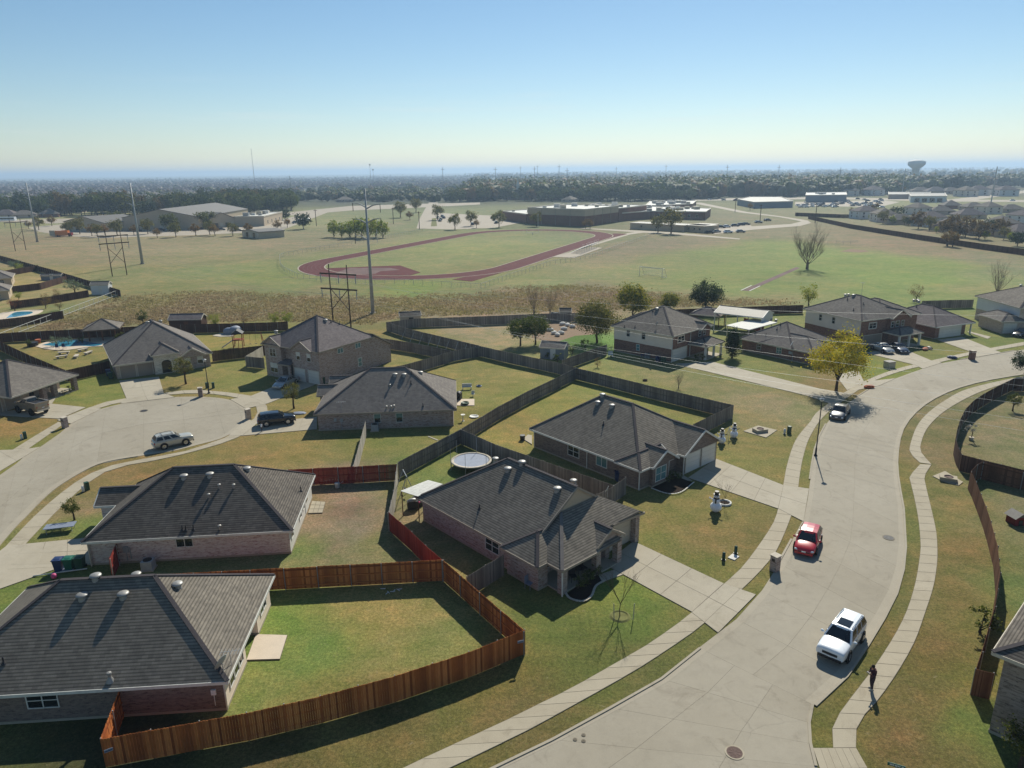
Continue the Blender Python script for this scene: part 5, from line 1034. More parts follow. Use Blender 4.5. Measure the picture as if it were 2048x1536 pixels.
MSM = tree_meshes(9, 3.6, 1.5, 1.2, 1900, .13, 26, 'leaf_olive'); MSM2 = tree_meshes(10, 3.2, 1.35, .9, 1800, .13, 24, 'leaf_green'); MCON = tree_meshes(11, 5.6, 1.95, .1, 9000, .16, 120, 'leaf_dark', 'bark', 'cone', .3)
MSH = tree_meshes(12, 2.2, 1.3, .2, 900, .13, 18, 'leaf_silver'); MBUSH = tree_meshes(13, 1.1, .62, .05, 420, .1, 12, 'leaf_green', limbs=3); MLIME = tree_meshes(14, 3.6, 2.1, .4, 1500, .16, 34, 'leaf_lime', 'bark_grey', 'vase', .35)
MRED = tree_meshes(15, 2.6, 1.3, .7, 420, .12, 16, 'leaf_red'); MRUST = tree_meshes(16, 3.6, 1.9, .3, 900, .14, 24, 'leaf_rust', 'bark_grey', 'vase')
tree('yellow_tree', G(1672, 783), MYEL, 'large yellow-green autumn tree on the verge, shading the parked dark car', scale=1.0)
tree('live_oak', G(1041, 692), MOAK, 'left of two round dark green oaks in the back yard', scale=1.05); tree('live_oak', G(1071, 689), MOAK, 'right of two round green oaks in the back yard, leaning trunk', rz=2.2, scale=1.12)
tree('live_oak', G(1194, 686), MOAK2, 'big spreading olive-green oak beside the cream two-storey house', scale=.95)
tree('green_tree', G(1265, 640), MRIM, 'dense green tree with yellow rim behind the cream house roof', scale=1.25); tree('green_tree', G(1338, 627), MRIM, 'smaller yellow-tipped tree behind the cream house ridge', rz=1.0, scale=.75)
tree('green_tree', G(1410, 624), MDARK, 'round dark green tree behind the gazebo and carport', scale=1.05); tree('evergreen_tree', G(1464, 716), MCON, 'dark conical evergreen on the lawn beside the cream house porch', scale=.98)
tree('dark_tree', G(2052, 752), MDARK, 'dark leafy tree cut by the right edge above the curved fence', scale=.62)
tree('small_tree', G(372, 768), MSM, 'small olive tree on the lawn before the arch-front house', scale=1.15); tree('small_tree', G(588, 817), MSM, 'small leaning tree beside the cul-de-sac driveway', rz=1.0, scale=1.0)
tree('small_tree', G(149, 1040), MSM2, 'small green tree on the front lawn of the pale brick house', scale=.72); tree('small_tree', G(2025, 822), MSM2, 'small round tree in the fenced corner yard', rz=2.0, scale=.8)
tree('young_tree', G(1617, 611), MLIME, 'airy yellow-green tree behind the pale-sided house fence', scale=1.35); tree('young_tree', G(1832, 603), MRUST, 'rusty brown tree behind the roof beside the green field', scale=1.15)
tree('conifer_bush', G(2040, 1536), MSM2, 'green bush in the bottom right corner', 'bush', scale=.95)
tree('small_tree', G(287, 652), MSM2, 'green bush behind the arch-front house ridge', rz=.4, scale=1.1)
for px, lb, s_ in (((431, 655), 'bare-twigged shrub behind the playset, left', 1.3), ((488, 650), 'bare-twigged shrub behind the playset, low', .9), ((550, 650), 'bare-twigged shrub left of the brick house roof', 1.25), ((575, 650), 'bare-twigged shrub against the brick house roof', 1.3)): tree('twiggy_shrub', G(*px), MRUST if s_ < 1.0 else MLIME, lb, 'shrub', scale=s_*.62)

def fan_mesh(seed, h, spread, limbs, r0, mat='bark_grey', twigs=16):
    r_ = random.Random(seed); mb = MB(); mb.tube([(0, 0, -.1), (0, 0, h*.1), (0, 0, h*.2)], [r0*1.5, r0*1.2, r0], 7)
    def limb(p, az, tilt, L, r, lv):
        P = [p]; n = 5
        for i in range(n):
            tl = tilt*(1-.5*i/n); d = Vector((math.cos(az)*math.sin(tl), math.sin(az)*math.sin(tl), math.cos(tl))); p = p+d*L/n; az += r_.uniform(-.15, .15); P.append(p)
        mb.tube(P, [r*(1-.8*i/n) for i in range(n+1)], 4)
        if lv:
            for k in range(twigs if lv == 2 else 6):
                t_ = r_.uniform(.25, 1); i = min(n-1, int(t_*n)); q = P[i].lerp(P[i+1], t_*n-i); limb(q, az+r_.uniform(-2.8, 2.8), r_.uniform(.1, 1.15), L*r_.uniform(.25, .5), r*.42*(1-.5*t_), lv-1)
    for k in range(limbs): limb(Vector((0, 0, h*(.12+.08*(k % 2)))), 2*PI*k/limbs+r_.uniform(-.3, .3), r_.uniform(.1, 1)**.8*spread, h*r_.uniform(.55, .92), r0*.3, 2)
    return mb.mesh('branches', mat)
B1 = fan_mesh(21, 10.8, 1.0, 12, .32, 'bark_grey', 26); B2 = fan_mesh(22, 4.2, .75, 12, .1, 'bark_grey', 12); B3 = bare_mesh(23, 3.0, 5, .035, .26, 'bark', 4, .3)
bare_tree('bare_tree', (1614, 538), B1, 'large leafless tree standing alone on the sports field'); bare_tree('bare_tree', (1068, 630), B2, 'left of two bare shrubs behind the long fence', 'shrub', 1.5); bare_tree('bare_tree', (1100, 632), B2, 'right of two bare shrubs behind the long fence', 'shrub', 1.25)
bare_tree('bare_tree', (1993, 597), B2, 'leafless golden bush behind the right-edge house', 'bush', 1.9); bare_tree('bare_shrub', (1357, 776), B2, 'small bare shrub on the lawn beside the long grey fence', 'shrub', .55)
bare_tree('bare_tree', (1895, 492), B1, 'leafless tree at the dark estate fence', 'tree', .45)
bare_tree('sapling', (1240, 1232), B3, 'staked bare sapling on the green front lawn', 'sapling', 1.15); bare_tree('sapling', (1449, 1008), B3, 'thin sapling in the white ring bed beside the snowman', 'sapling', .7)
for px, lb, m_, s_ in (((115, 692), 'silver-leaved shrub by the pool', MSH, .95), ((137, 688), 'second silver shrub by the dark pool fence', MSH, .75), ((60, 694), 'low olive shrub in the pool yard corner', MSM2, .5), ((165, 687), 'low shrub left of the pool gazebo', MBUSH, 1.3), ((236, 683), 'small shrub right of the pool gazebo', MSM2, .5), ((245, 681), 'slim shrub by the arch-front house corner', MSM2, .55),
    ((141, 785), 'round clipped bush at the porch corner', MBUSH, 1.0), ((129, 790), 'smaller clipped bush beside the porch step', MBUSH, .7), ((31, 540), 'pale green shrub in the farthest left yard', MSH, 1.7), ((40, 544), 'green shrub beside the pale one, farthest left yard', MLIME, .8), ((150, 585), 'blue-green bushy shrub by the green shed', MSH, 1.9), ((112, 600), 'rusty young tree before the dark divider fence', MRUST, .8), ((92, 617), 'russet small tree in the pool yard at far left', MRUST, 1.0), ((38, 600), 'olive shrub on the left field yard lawn', MLIME, .6), ((120, 620), 'thin small tree by the railed fence', MRUST, .7), ((30, 622), 'small red-leaved tree before the turquoise pool', MRED, 1.2),
    ((1545, 711), 'small tree against the dark-roofed brick house wall', MSM, .55), ((1170, 697), 'garden shrub at the fence beside the oak', MBUSH, 1.6), ((1145, 707), 'dark shrub behind the grey fence', MBUSH, 1.5), ((1115, 724), 'yellow-leaved vine shrub on the grey fence', MBUSH, 1.4), ((1097, 717), 'climbing shrub before the garden shed', MBUSH, 1.2), ((1195, 735), 'rusty leafed shrub at the fence corner', MRUST, .45), ((1960, 1265), 'dark shrub between brown fence and the grey house', MBUSH, 1.7), ((1395, 722), 'clipped hedge shrub beside the white garage door', MBUSH, 1.1), ((1405, 720), 'clipped hedge shrub by the porch column', MBUSH, 1.0)):
    tree('shrub', G(*px), m_, lb, 'shrub', scale=s_)
# planting at porches
for i, (u, v) in enumerate([(1165, 1172), (1175, 1165), (1184, 1160), (1192, 1152), (1156, 1178)]): tree('porch_shrub', G(u, v), MBUSH, 'dark low shrub in the curved bed before the centre porch', 'shrub', 'shrubs in the curved porch bed', scale=.85)
for i, (u, v) in enumerate([(1325, 963), (1335, 958), (1345, 953), (1352, 960), (1338, 966), (1360, 958)]): tree('porch_shrub', G(u, v), MBUSH, 'low shrub in the bed under the snowman house window', 'shrub', 'shrubs in the bed by the snowman house', scale=.65)
sheet('flower_bed', [(1135, 1188), (1145, 1198), (1165, 1202), (1180, 1192), (1188, 1172), (1205, 1166), (1196, 1150), (1150, 1176)], 0.05, 'mulch')
sheet('flower_bed', [(1305, 978), (1335, 988), (1360, 984), (1385, 966), (1350, 952), (1310, 965)], 0.05, 'mulch')
def edging(pts, label, n, mat, w_=.16, h=.14):
    P, L = smooth(P2(pts), n); r = root('bed_edging', (0, 0, 0), 0, label, 'garden edging')
    for i in range(n):
        a, b = P[i], P[i+1]; mb = MB(); m_ = (a+b)/2; a2 = m_+(a-m_)*.86; b2 = m_+(b-m_)*.86; beam(mb, (a2[0], a2[1], 0), (b2[0], b2[1], 0), w_, .05, up=h); mb.build('edging_stone', mat, r)
edging([(1131, 1188), (1140, 1199), (1165, 1205), (1183, 1194), (1192, 1174), (1212, 1162)], 'curved row of pale edging stones round the porch bed', 22, 'pale_stone')
edging([(1302, 978), (1335, 989), (1362, 986), (1388, 966)], 'curved pale edging round the bed by the entry of the snowman house', 20, 'white_block', .1)
# tall dry grass of the meadow
def in_poly(u, v, poly):
    c = False; j = len(poly)-1
    for i in range(len(poly)):
        if (poly[i][1] > v) != (poly[j][1] > v) and u < (poly[j][0]-poly[i][0])*(v-poly[i][1])/(poly[j][1]-poly[i][1])+poly[i][0]: c = not c
        j = i
    return c
t = NT('dry_grass', 0.9, 0.1); isl = t.n.new('ShaderNodeNewGeometry').outputs['Random Per Island']
translucent(t, t.mix(t.ramp(t.noise(.06, 4, .6, t.pos()), [(.4, g3(0)), (.62, g3(1))]), t.ramp(isl, [(0, S(142, 122, 94)), (.5, S(154, 134, 102)), (1, S(176, 156, 122))]), t.ramp(isl, [(0, S(136, 126, 80)), (.5, S(150, 140, 92)), (1, S(170, 156, 108))])))
MEAD = [(70, 664), (150, 630), (235, 596), (330, 592), (420, 575), (520, 590), (700, 596), (880, 592), (990, 588), (1090, 566), (1180, 572), (1330, 590), (1480, 602), (1560, 604), (1600, 608), (1450, 612), (1343, 616), (1220, 620), (1118, 624), (960, 630), (829, 634), (773, 640), (740, 650), (533, 642), (390, 646), (274, 650)]
MEADX = [(40, 668), (140, 620), (240, 584), (1700, 560), (1700, 609), (1450, 612), (1343, 616), (1220, 620), (1118, 624), (960, 630), (829, 634), (773, 640), (740, 650), (533, 642), (390, 646), (274, 650)]
pp = []
while len(pp) < 15000:
    u, v = random.uniform(70, 1600), random.uniform(564, 662)
    if in_poly(u+random.gauss(0, 16), v+random.gauss(0, 4), MEAD) and in_poly(u, v, MEADX): pp.append(G(u, v))
pp = np.array(pp); n = len(pp); K = 4; base = np.repeat(np.concatenate([pp, np.zeros((n, 1))], 1), K, 0); off = rng.normal(size=(n*K, 2))*.28; base[:, :2] += off
hgt = np.repeat(rng.uniform(.12, .45, n), K)*rng.uniform(.6, 1.2, n*K); th = rng.uniform(0, PI, n*K); wv = np.stack([np.cos(th), np.sin(th), th*0], 1)*.13; ln = np.stack([rng.normal(size=n*K)*.15, rng.normal(size=n*K)*.15, hgt], 1)
V = np.stack([base-wv, base+wv, base+ln], 1).reshape(-1, 3); o = bpy.data.objects.new('dry_grass', np_mesh('dry_grass', V, np.arange(len(V)).reshape(-1, 3), 'dry_grass')); C.objects.link(o); tag(o, 'tall dry brown grass of the meadow behind the back fences', 'grass', kind='stuff')
# ================================================================== VEHICLES
def loft(mb, secs, mi=0):
    n = len(secs[0]); V = [p for s_ in secs for p in s_]; F = []
    for i in range(len(secs)-1):
        for k in range(n): F.append((i*n+k, i*n+(k+1) % n, (i+1)*n+(k+1) % n, (i+1)*n+k))
    F.append(tuple(range(n-1, -1, -1))); F.append(tuple(range((len(secs)-1)*n, len(secs)*n))); mb.raw(V, F, mi)
def ring(x, zb, zt, w_, cr=.03, tw=.86):
    zm = zb+(zt-zb)*.55; R = [(x, -w_*.8, zb), (x, -w_*.97, zb+.1), (x, -w_, zm), (x, -w_*.96, zt-.09), (x, -w_*tw, zt-.01), (x, -w_*.45, zt+cr), (x, 0, zt+cr*1.3)]
    return R+[(x, -p[1], p[2]) for p in reversed(R[:-1])]
def lerp(a, b, t_): return a+(b-a)*t_
def wheel(r, x, y, rad, side, rim='chrome', w_=.22):
    mb = MB(); mb.lathe([(rad*.62, -w_/2), (rad*.93, -w_/2), (rad, -w_*.3), (rad, w_*.3), (rad*.93, w_/2), (rad*.62, w_/2), (rad*.62, -w_/2)], 20)
    me = mb.mesh('wheel', 'rubber', True); o = inst('wheel', me, r, (x, y, rad)); o.rotation_euler = (PI/2, 0, 0)
    q = MB(); z = -w_/2 if side < 0 else w_/2; z = -z
    q.cyl((0, 0, -w_*.42), rad*.62, rad*.62, w_*.84, 20)
    for k in range(5):
        a = 2*PI*k/5; q.box(0, -.035, (-w_/2-.005), rad*.6, .035, (w_/2+.005), ang=a)
    c = inst('rim', q.mesh('rim', rim), o)
def car(kind, loc, head, paint, label, L=4.7, W=1.86, H=1.5, name='car', zoff=0, rim='chrome', rails=False, sun=False, plate=True, belt=None, lit=True):
    r = root(name, (loc[0], loc[1], zoff), head, label, 'pickup truck' if kind == 'pickup' else ('SUV' if kind == 'suv' else 'car')); w_ = W/2; lift = .34 if kind == 'pickup' else 0
    gc = (.24 if kind == 'suv' else .18)+lift; bz = belt or {'suv': 1.12, 'sedan': .95, 'hatch': 1.02, 'pickup': 1.2}[kind]+lift; H = H+lift
    f, b = L/2, -L/2                      # nose towards +x
    hood = bz-.1
    if kind == 'pickup': secs = [(b, gc+.2, bz-.02, .93), (b+.08, gc, bz, .98), (b+1.1, gc, bz, 1), (.3, gc, bz, 1), (f-1.25, gc, bz-.02, 1), (f-.25, gc+.05, hood-.03, .96), (f-.02, gc+.18, hood-.2, .85)]
    elif kind == 'suv': secs = [(b, gc+.22, bz-.12, .88), (b+.1, gc+.06, bz-.02, .96), (b+1.2, gc, bz, 1), (0, gc, bz-.01, 1), (f-1.3, gc, bz-.05, 1), (f-.4, gc+.03, hood+.01, .98), (f-.12, gc+.06, hood-.03, .96), (f-.02, gc+.1, hood-.1, .93), (f, gc+.14, hood-.2, .9)]
    elif kind == 'hatch': secs = [(b, gc+.22, bz-.18, .84), (b+.12, gc+.06, bz-.04, .94), (b+1.0, gc, bz, 1), (0, gc, bz-.02, 1), (f-1.15, gc, bz-.07, .99), (f-.4, gc+.03, hood-.12, .93), (f-.1, gc+.08, hood-.28, .82), (f, gc+.16, hood-.42, .68)]
    else: secs = [(b, gc+.2, bz-.12, .82), (b+.15, gc+.06, bz-.02, .93), (b+.9, gc, bz+.01, .99), (0, gc, bz-.02, 1), (f-1.3, gc, bz-.06, .99), (f-.45, gc+.03, hood-.12, .93), (f-.1, gc+.08, hood-.28, .82), (f, gc+.16, hood-.4, .68)]
    mb = MB(); loft(mb, [ring(x, zb, zt, w_*k, .03) for x, zb, zt, k in secs]); o = mb.build('body', paint, r, True)
    m_ = o.modifiers.new('soft', 'SUBSURF'); m_.levels = 1; m_.render_levels = 1
    if kind == 'pickup': cb, ct, rt, rb = f-1.35, f-2.05, -.28, -.4
    elif kind == 'suv': cb, ct, rt, rb = f-1.25, f-1.95, b+.42, b+.12
    elif kind == 'hatch': cb, ct, rt, rb = f-1.05, f-1.85, b+.75, b+.2
    else: cb, ct, rt, rb = f-1.25, f-2.1, b+1.5, b+.75
    wb_, wt = w_*.93, w_*.70; zt = H-.05; z0 = bz-.08
    cab = MB(); n = 7; S_ = []
    def csec(t_):   # t_ 0 front .. 1 rear on the roof; lofted across the width
        pass
    xs = [cb, ct, lerp(ct, rt, .33), lerp(ct, rt, .66), rt, rb]; zs = [z0, zt, zt+.035, zt+.035, zt, z0]; ws_ = [wb_, wt, wt*1.01, wt, wt*.98, wb_*.96]
    V = []; 
    for i in range(6):
        x, z, ww = xs[i], zs[i], ws_[i]; V += [(x, -ww, z), (x, -ww*.45, z+(.03 if 0 < i < 5 else 0)), (x, ww*.45, z+(.03 if 0 < i < 5 else 0)), (x, ww, z)]
    F = [(i*4+k, (i+1)*4+k, (i+1)*4+k+1, i*4+k+1) for i in range(5) for k in range(3)]; bl_ = len(V)
    V += [(lerp(cb, rb, t_), sg*wb_, z0) for sg in (-1, 1) for t_ in (.25, .5, .75)]
    F += [(0, 4, 8, bl_), (bl_, 8, 12, bl_+1), (bl_+1, 12, 16, bl_+2), (bl_+2, 16, 20), (7, 3, bl_+3, 11), (11, bl_+3, bl_+4, 15), (15, bl_+4, bl_+5, 19), (19, bl_+5, 23)]
    # orientation of front face quads
    cab.raw(V, [tuple(reversed(f_)) for f_ in F[:15]]+F[15:]); cab.build('cabin', paint, r, False)
    def gq(name_, P, inset=.06, off=.02, mat='glass_car'):
        P = [Vector(p) for p in P]; c = sum(P, Vector())/len(P); nrm = (P[1]-P[0]).cross(P[2]-P[0]).normalized()
        if nrm.dot(c-Vector((0, 0, z0))) < 0: nrm = -nrm; P.reverse()
        q = [p+(c-p).normalized()*inset+nrm*off for p in P]; g = MB(); g.face(q); g.face([p-nrm*.015 for p in reversed(q)])
        for i in range(len(q)): a, b2 = q[i], q[(i+1) % len(q)]; g.face([a-nrm*.015, b2-nrm*.015, b2, a])
        return g.build(name_, mat, r)
    gq('windscreen', [(cb, -wb_, z0), (cb, wb_, z0), (ct, wt, zt), (ct, -wt, zt)], .12)
    gq('rear_window', [(rb, -wb_*.96, z0+.1), (rb, wb_*.96, z0+.1), (rt, wt*.98, zt), (rt, -wt*.98, zt)], .12)
    for sg in (-1, 1):
        ns = 2 if kind == 'pickup' else 3; t0 = 0
        for k in range(ns):
            a, b2 = k/ns+.012, (k+1)/ns-.012; xb = lambda t_: lerp(cb-.18, rb+.12, t_); xt = lambda t_: lerp(ct+.02, rt-.02, t_)
            gq('side_window', [(xb(a), sg*wb_*.995, bz-.02), (xb(b2), sg*wb_*.995, bz-.02), (xt(b2), sg*wt*1.02, zt-.03), (xt(a), sg*wt*1.02, zt-.03)], .05, .018)
    wr = .48 if kind == 'pickup' else (.37 if kind == 'suv' else .32)
    for x in (f-.95, b+1.0 if kind != 'pickup' else b+1.15):
        for sg in (-1, 1):
            ar = MB(); ar.cyl((x, sg*(w_-.03), wr+.02), wr+.07, wr+.07, .055, 18, axis=(0, sg, 0)); ar.build('wheel_arch', 'black_metal', r); wheel(r, x, sg*(w_-.06), wr, sg, rim, .3 if kind == 'pickup' else .22)
    for sg in (-1, 1):
        hz = secs[-2][2]-.1; MB().ball((f-.2, sg*w_*.66, hz), .16, 1.1, 1.05, .55).build('headlight', 'headlight', r, True); MB().ball((b+.1, sg*w_*.76, bz-.3), .13, .8, .9, 1.4).build('tail_light', 'red_light', r, True)
        MB().ball((cb-.22, sg*(w_+.1), bz+.03), .12, .7, 1, .75).tube([(cb-.22, sg*(w_-.1), bz-.03), (cb-.22, sg*(w_+.08), bz)], .03).build('mirror', paint if kind != 'pickup' else 'black_metal', r, True)
        for dx in (.15, -.85): MB().box(dx-.09, sg*(w_+.0)-.015, bz-.2, dx+.09, sg*(w_+.0)+.015, bz-.17).build('door_handle', 'chrome' if paint != 'paint_black' else 'black_metal', r)
    gz = secs[-2][2]-.22; MB().box(f-.12, -w_*.5, gz-.1, f+.015, w_*.5, gz+.07).build('grille', 'black_metal', r); MB().box(f-.1, -w_*.78, gc+.06, f+.03, w_*.78, gc+.24).build('bumper', 'black_metal' if kind in ('suv', 'pickup') else paint, r)
    MB().box(b-.05, -w_*.85, gc+.12, b+.1, w_*.85, gc+.36).build('bumper', 'chrome' if kind == 'pickup' else paint, r)
    if plate: MB().box(f+.03, -.16, gc+.26, f+.045, .16, gc+.36).build('number_plate', 'white_plastic', r); MB().box(b-.07, -.16, bz-.5, b-.05, .16, bz-.4).build('number_plate', 'white_plastic', r)
    if rails:
        for sg in (-1, 1): MB().tube([(ct-.1, sg*wt*.9, zt+.0), (ct-.25, sg*wt*.9, zt+.1), (rt+.25, sg*wt*.9, zt+.1), (rt+.1, sg*wt*.9, zt)], .025, 5).build('roof_rail', 'chrome' if rails == 2 else 'black_metal', r)
        if rails == 3:
            for x in (.0, -1.1): MB().tube([(x, -wt*.9, zt+.1), (x, wt*.9, zt+.1)], .02, 5).build('roof_bar', 'black_metal', r)
    if sun: MB().box(ct-.95, -wt*.62, zt+.02, ct-.18, wt*.62, zt+.085).build('sunroof', 'glass_car', r)
    if kind == 'pickup':
        # open bed: floor and walls stand above a body cut low behind the cab
        MB().box(b+.12, -w_*.8, bz-.02, rb-.08, w_*.8, bz+.075).build('bed_liner', 'black_metal', r)
        for sg in (-1, 1): MB().box(b+.05, sg*w_*.9-.07, bz-.1, rb, sg*w_*.9+.07, bz+.26).build('bed_wall', paint, r)
        MB().box(b+.02, -w_*.86, bz-.3, b+.12, w_*.86, bz+.25).build('tailgate', paint, r)
    return r
def hd(p, q): a, b = G(*p), G(*q); return math.atan2(b[1]-a[1], b[0]-a[0])
car('suv', G(1682, 1292), hd((1722, 1232), (1650, 1330)), 'paint_white', 'white three-row SUV driving towards the camera on the near road', 4.6, 1.84, 1.66, 'suv', .02, rails=2, sun=True)
car('hatch', G(1615, 1092), hd((1626, 1060), (1604, 1115)), 'paint_red', 'small red hatchback driving along the left kerb', 4.2, 1.76, 1.5, 'hatchback', .02)
car('sedan', G(1679, 832), hd((1688, 818), (1668, 846)), 'paint_graphite', 'dark grey sedan parked under the yellow tree', 4.7, 1.84, 1.45, 'sedan', .02)
car('suv', G(347, 891), hd((318, 898), (382, 884)), 'paint_gold', 'champagne SUV with roof rack parked by the cul-de-sac kerb', 4.25, 1.72, 1.6, 'suv', .02, rails=3)
car('suv', G(554, 848), hd((520, 852), (592, 843)), 'paint_black', 'black SUV parked across the driveway by the speckled brick bungalow', 4.5, 1.8, 1.6, 'suv', .07)
car('pickup', G(66, 826), hd((92, 830), (38, 818)), 'paint_bronze', 'lifted bronze pickup truck on the porch house driveway', 5.0, 1.9, 1.75, 'pickup_truck', .07, rim='black_metal')
car('sedan', G(572, 772), hd((585, 765), (556, 778)), 'paint_silver', 'silver sedan nose-out on the two-storey brick house driveway, in shade', 4.6, 1.8, 1.42, 'sedan', .07)
car('sedan', G(1764, 703), hd((1750, 696), (1780, 707)), 'paint_silver', 'silver sedan at the pale-sided house garage', 4.6, 1.8, 1.42, 'sedan', .07)
car('sedan', G(1796, 703), hd((1782, 696), (1810, 709)), 'paint_navy', 'dark blue sedan beside the silver one at the porch steps', 4.5, 1.78, 1.42, 'sedan', .07)
car('sedan', G(2044, 672), hd((2060, 668), (2035, 674)), 'paint_black', 'dark car at the right-edge house garage', 4.6, 1.8, 1.42, 'sedan', .05)
# far cars: body, cabin glass and wheels, one mesh pattern per paint
FC = {}
def far_car(px, head, paint, label, group, k=1.0):
    if paint not in FC:
        a = MB(); loft(a, [ring(x, .25, z, w_, .02) for x, z, w_ in ((-2.25, .85, .78), (-2.0, .98, .88), (0, 1.0, .9), (1.2, .95, .9), (2.1, .8, .84), (2.3, .65, .7))]); a.box(-1.5, -.68, 1.38, .4, .68, 1.46)
        b = MB(); loft(b, [[(-1.9, -.8, .95), (-1.45, -.66, 1.4), (-1.45, .66, 1.4), (-1.9, .8, .95)], [(-.5, -.8, .95), (-.5, -.67, 1.42), (-.5, .67, 1.42), (-.5, .8, .95)], [(1.15, -.8, .92), (.4, -.66, 1.4), (.4, .66, 1.4), (1.15, .8, .92)]])
        c = MB(); [c.cyl((x, y-.1, .33), .33, .33, .2, 10, axis=(0, 1, 0)) for x in (-1.35, 1.4) for y in (-.82, .82)]
        FC[paint] = (a.mesh('body', paint, True), b.mesh('window_band', 'glass_car'), c.mesh('wheels', 'rubber'))
    r = root('parked_car', G(*px), head, label, 'car', group); r.scale = (k, k, k*1.05)
    for nm, me_ in zip(('body', 'windows', 'wheel_set'), FC[paint]): inst(nm, me_, r)
LP = [((1419, 467), 'paint_black', 'black car at the end of the portable classrooms'), ((1433, 465), 'paint_silver', 'pale car second from the portable classrooms, front row'), ((1456, 466), 'paint_white', 'white pickup-like car in the front row by the sports field'), ((1481, 465), 'paint_silver', 'silver car last in the front row by the sports field'), ((1442, 456), 'paint_black', 'dark car at the start of the rear row by the portables'), ((1453, 455), 'paint_white', 'white van second in the rear row by the portables'), ((1470, 453), 'paint_graphite', 'grey truck in the rear row of the field car park'), ((1482, 451), 'paint_navy', 'blue-grey car in the rear row of the field car park'), ((1492, 450), 'paint_graphite', 'grey car last of the close rear row'), ((1517, 446), 'paint_silver', 'silver car on the loop road, nearer of two'), ((1535, 442), 'paint_graphite', 'grey pickup on the loop road, farther of two')]
for (px, pn, lb) in LP: far_car(px, random.uniform(-.3, .4), pn, lb, 'cars by the sports field loop')
for i, (u, v) in enumerate([(876, 437), (882, 440), (888, 437), (880, 443), (885, 434), (988, 441), (984, 437), (992, 447), (945, 450)]): far_car((u, v), PI/2+random.uniform(-.2, .2), random.choice(['paint_black', 'paint_navy', 'paint_graphite']), 'dark car parked in the school front car park', 'cars in the school front car park')
for i in range(16): far_car((335+random.uniform(-30, 60)*(1 if i % 2 else 3), 461+random.uniform(-4, 3)), random.uniform(0, 3), random.choice(['paint_black', 'paint_white', 'paint_silver', 'paint_graphite']), 'car parked along the grey warehouse wall', 'cars along the warehouses')
for i in range(70):
    pn = random.choice(['paint_white', 'paint_white', 'paint_silver', 'paint_black', 'paint_graphite']); u = random.uniform(1595, 1765); v = random.uniform(401, 416)
    far_car((u, v), random.choice([.2, .3, 1.8]), pn, pn[6:].replace('graphite', 'dark grey')+' car in the '+('rear' if v < 406 else ('middle' if v < 411 else 'front'))+' rows, '+('left' if u < 1680 else 'right')+' half of the packed lot', 'cars in the far packed lot')
for i in range(14): far_car((random.uniform(1400, 2040), random.uniform(398.5, 402)), .1, random.choice(['paint_white', 'paint_silver', 'paint_black']), 'car passing on the distant main road', 'cars on the distant main road')
for (u, v, pn) in ((591, 447, 'paint_silver'), (600, 443, 'paint_silver'), (612, 440, 'paint_white'), (1920, 412, 'paint_white')): far_car((u, v), .4, pn, 'pale car on the lane beside the warehouse lot at u%d' % 0 if False else 'pale car standing alone near the far buildings', 'single pale cars near the far buildings')
r = root('school_bus', G(128, 473), .1, 'orange box truck parked at the edge of the left car park', 'truck'); MB().box(-3.5, -1.2, .6, 2.6, 1.2, 3.0).build('body', 'paint_school_bus', r); MB().box(2.6, -1.1, .6, 4.2, 1.1, 1.9).build('cab', 'red_plastic', r); MB().box(-6.2, -1.2, .5, -3.7, 1.2, 3.2).build('trailer', 'tan_metal', r)
mb = MB(); [mb.cyl((x, y, .5), .5, .5, .25, 10, axis=(0, 1, 0)) for x in (-2.5, 3.2) for y in (-1.2, .95)]; mb.build('wheel_set', 'rubber', r)
r = root('white_trailer', G(14, 443), .05, 'long white bus on the road at the far left edge', 'bus'); MB().box(-6, -1.3, .6, 6, 1.3, 3.1).build('body', 'paint_white', r); MB().box(-5.6, -1.33, 1.7, 5.6, 1.33, 2.5).build('window_band', 'glass_car', r)

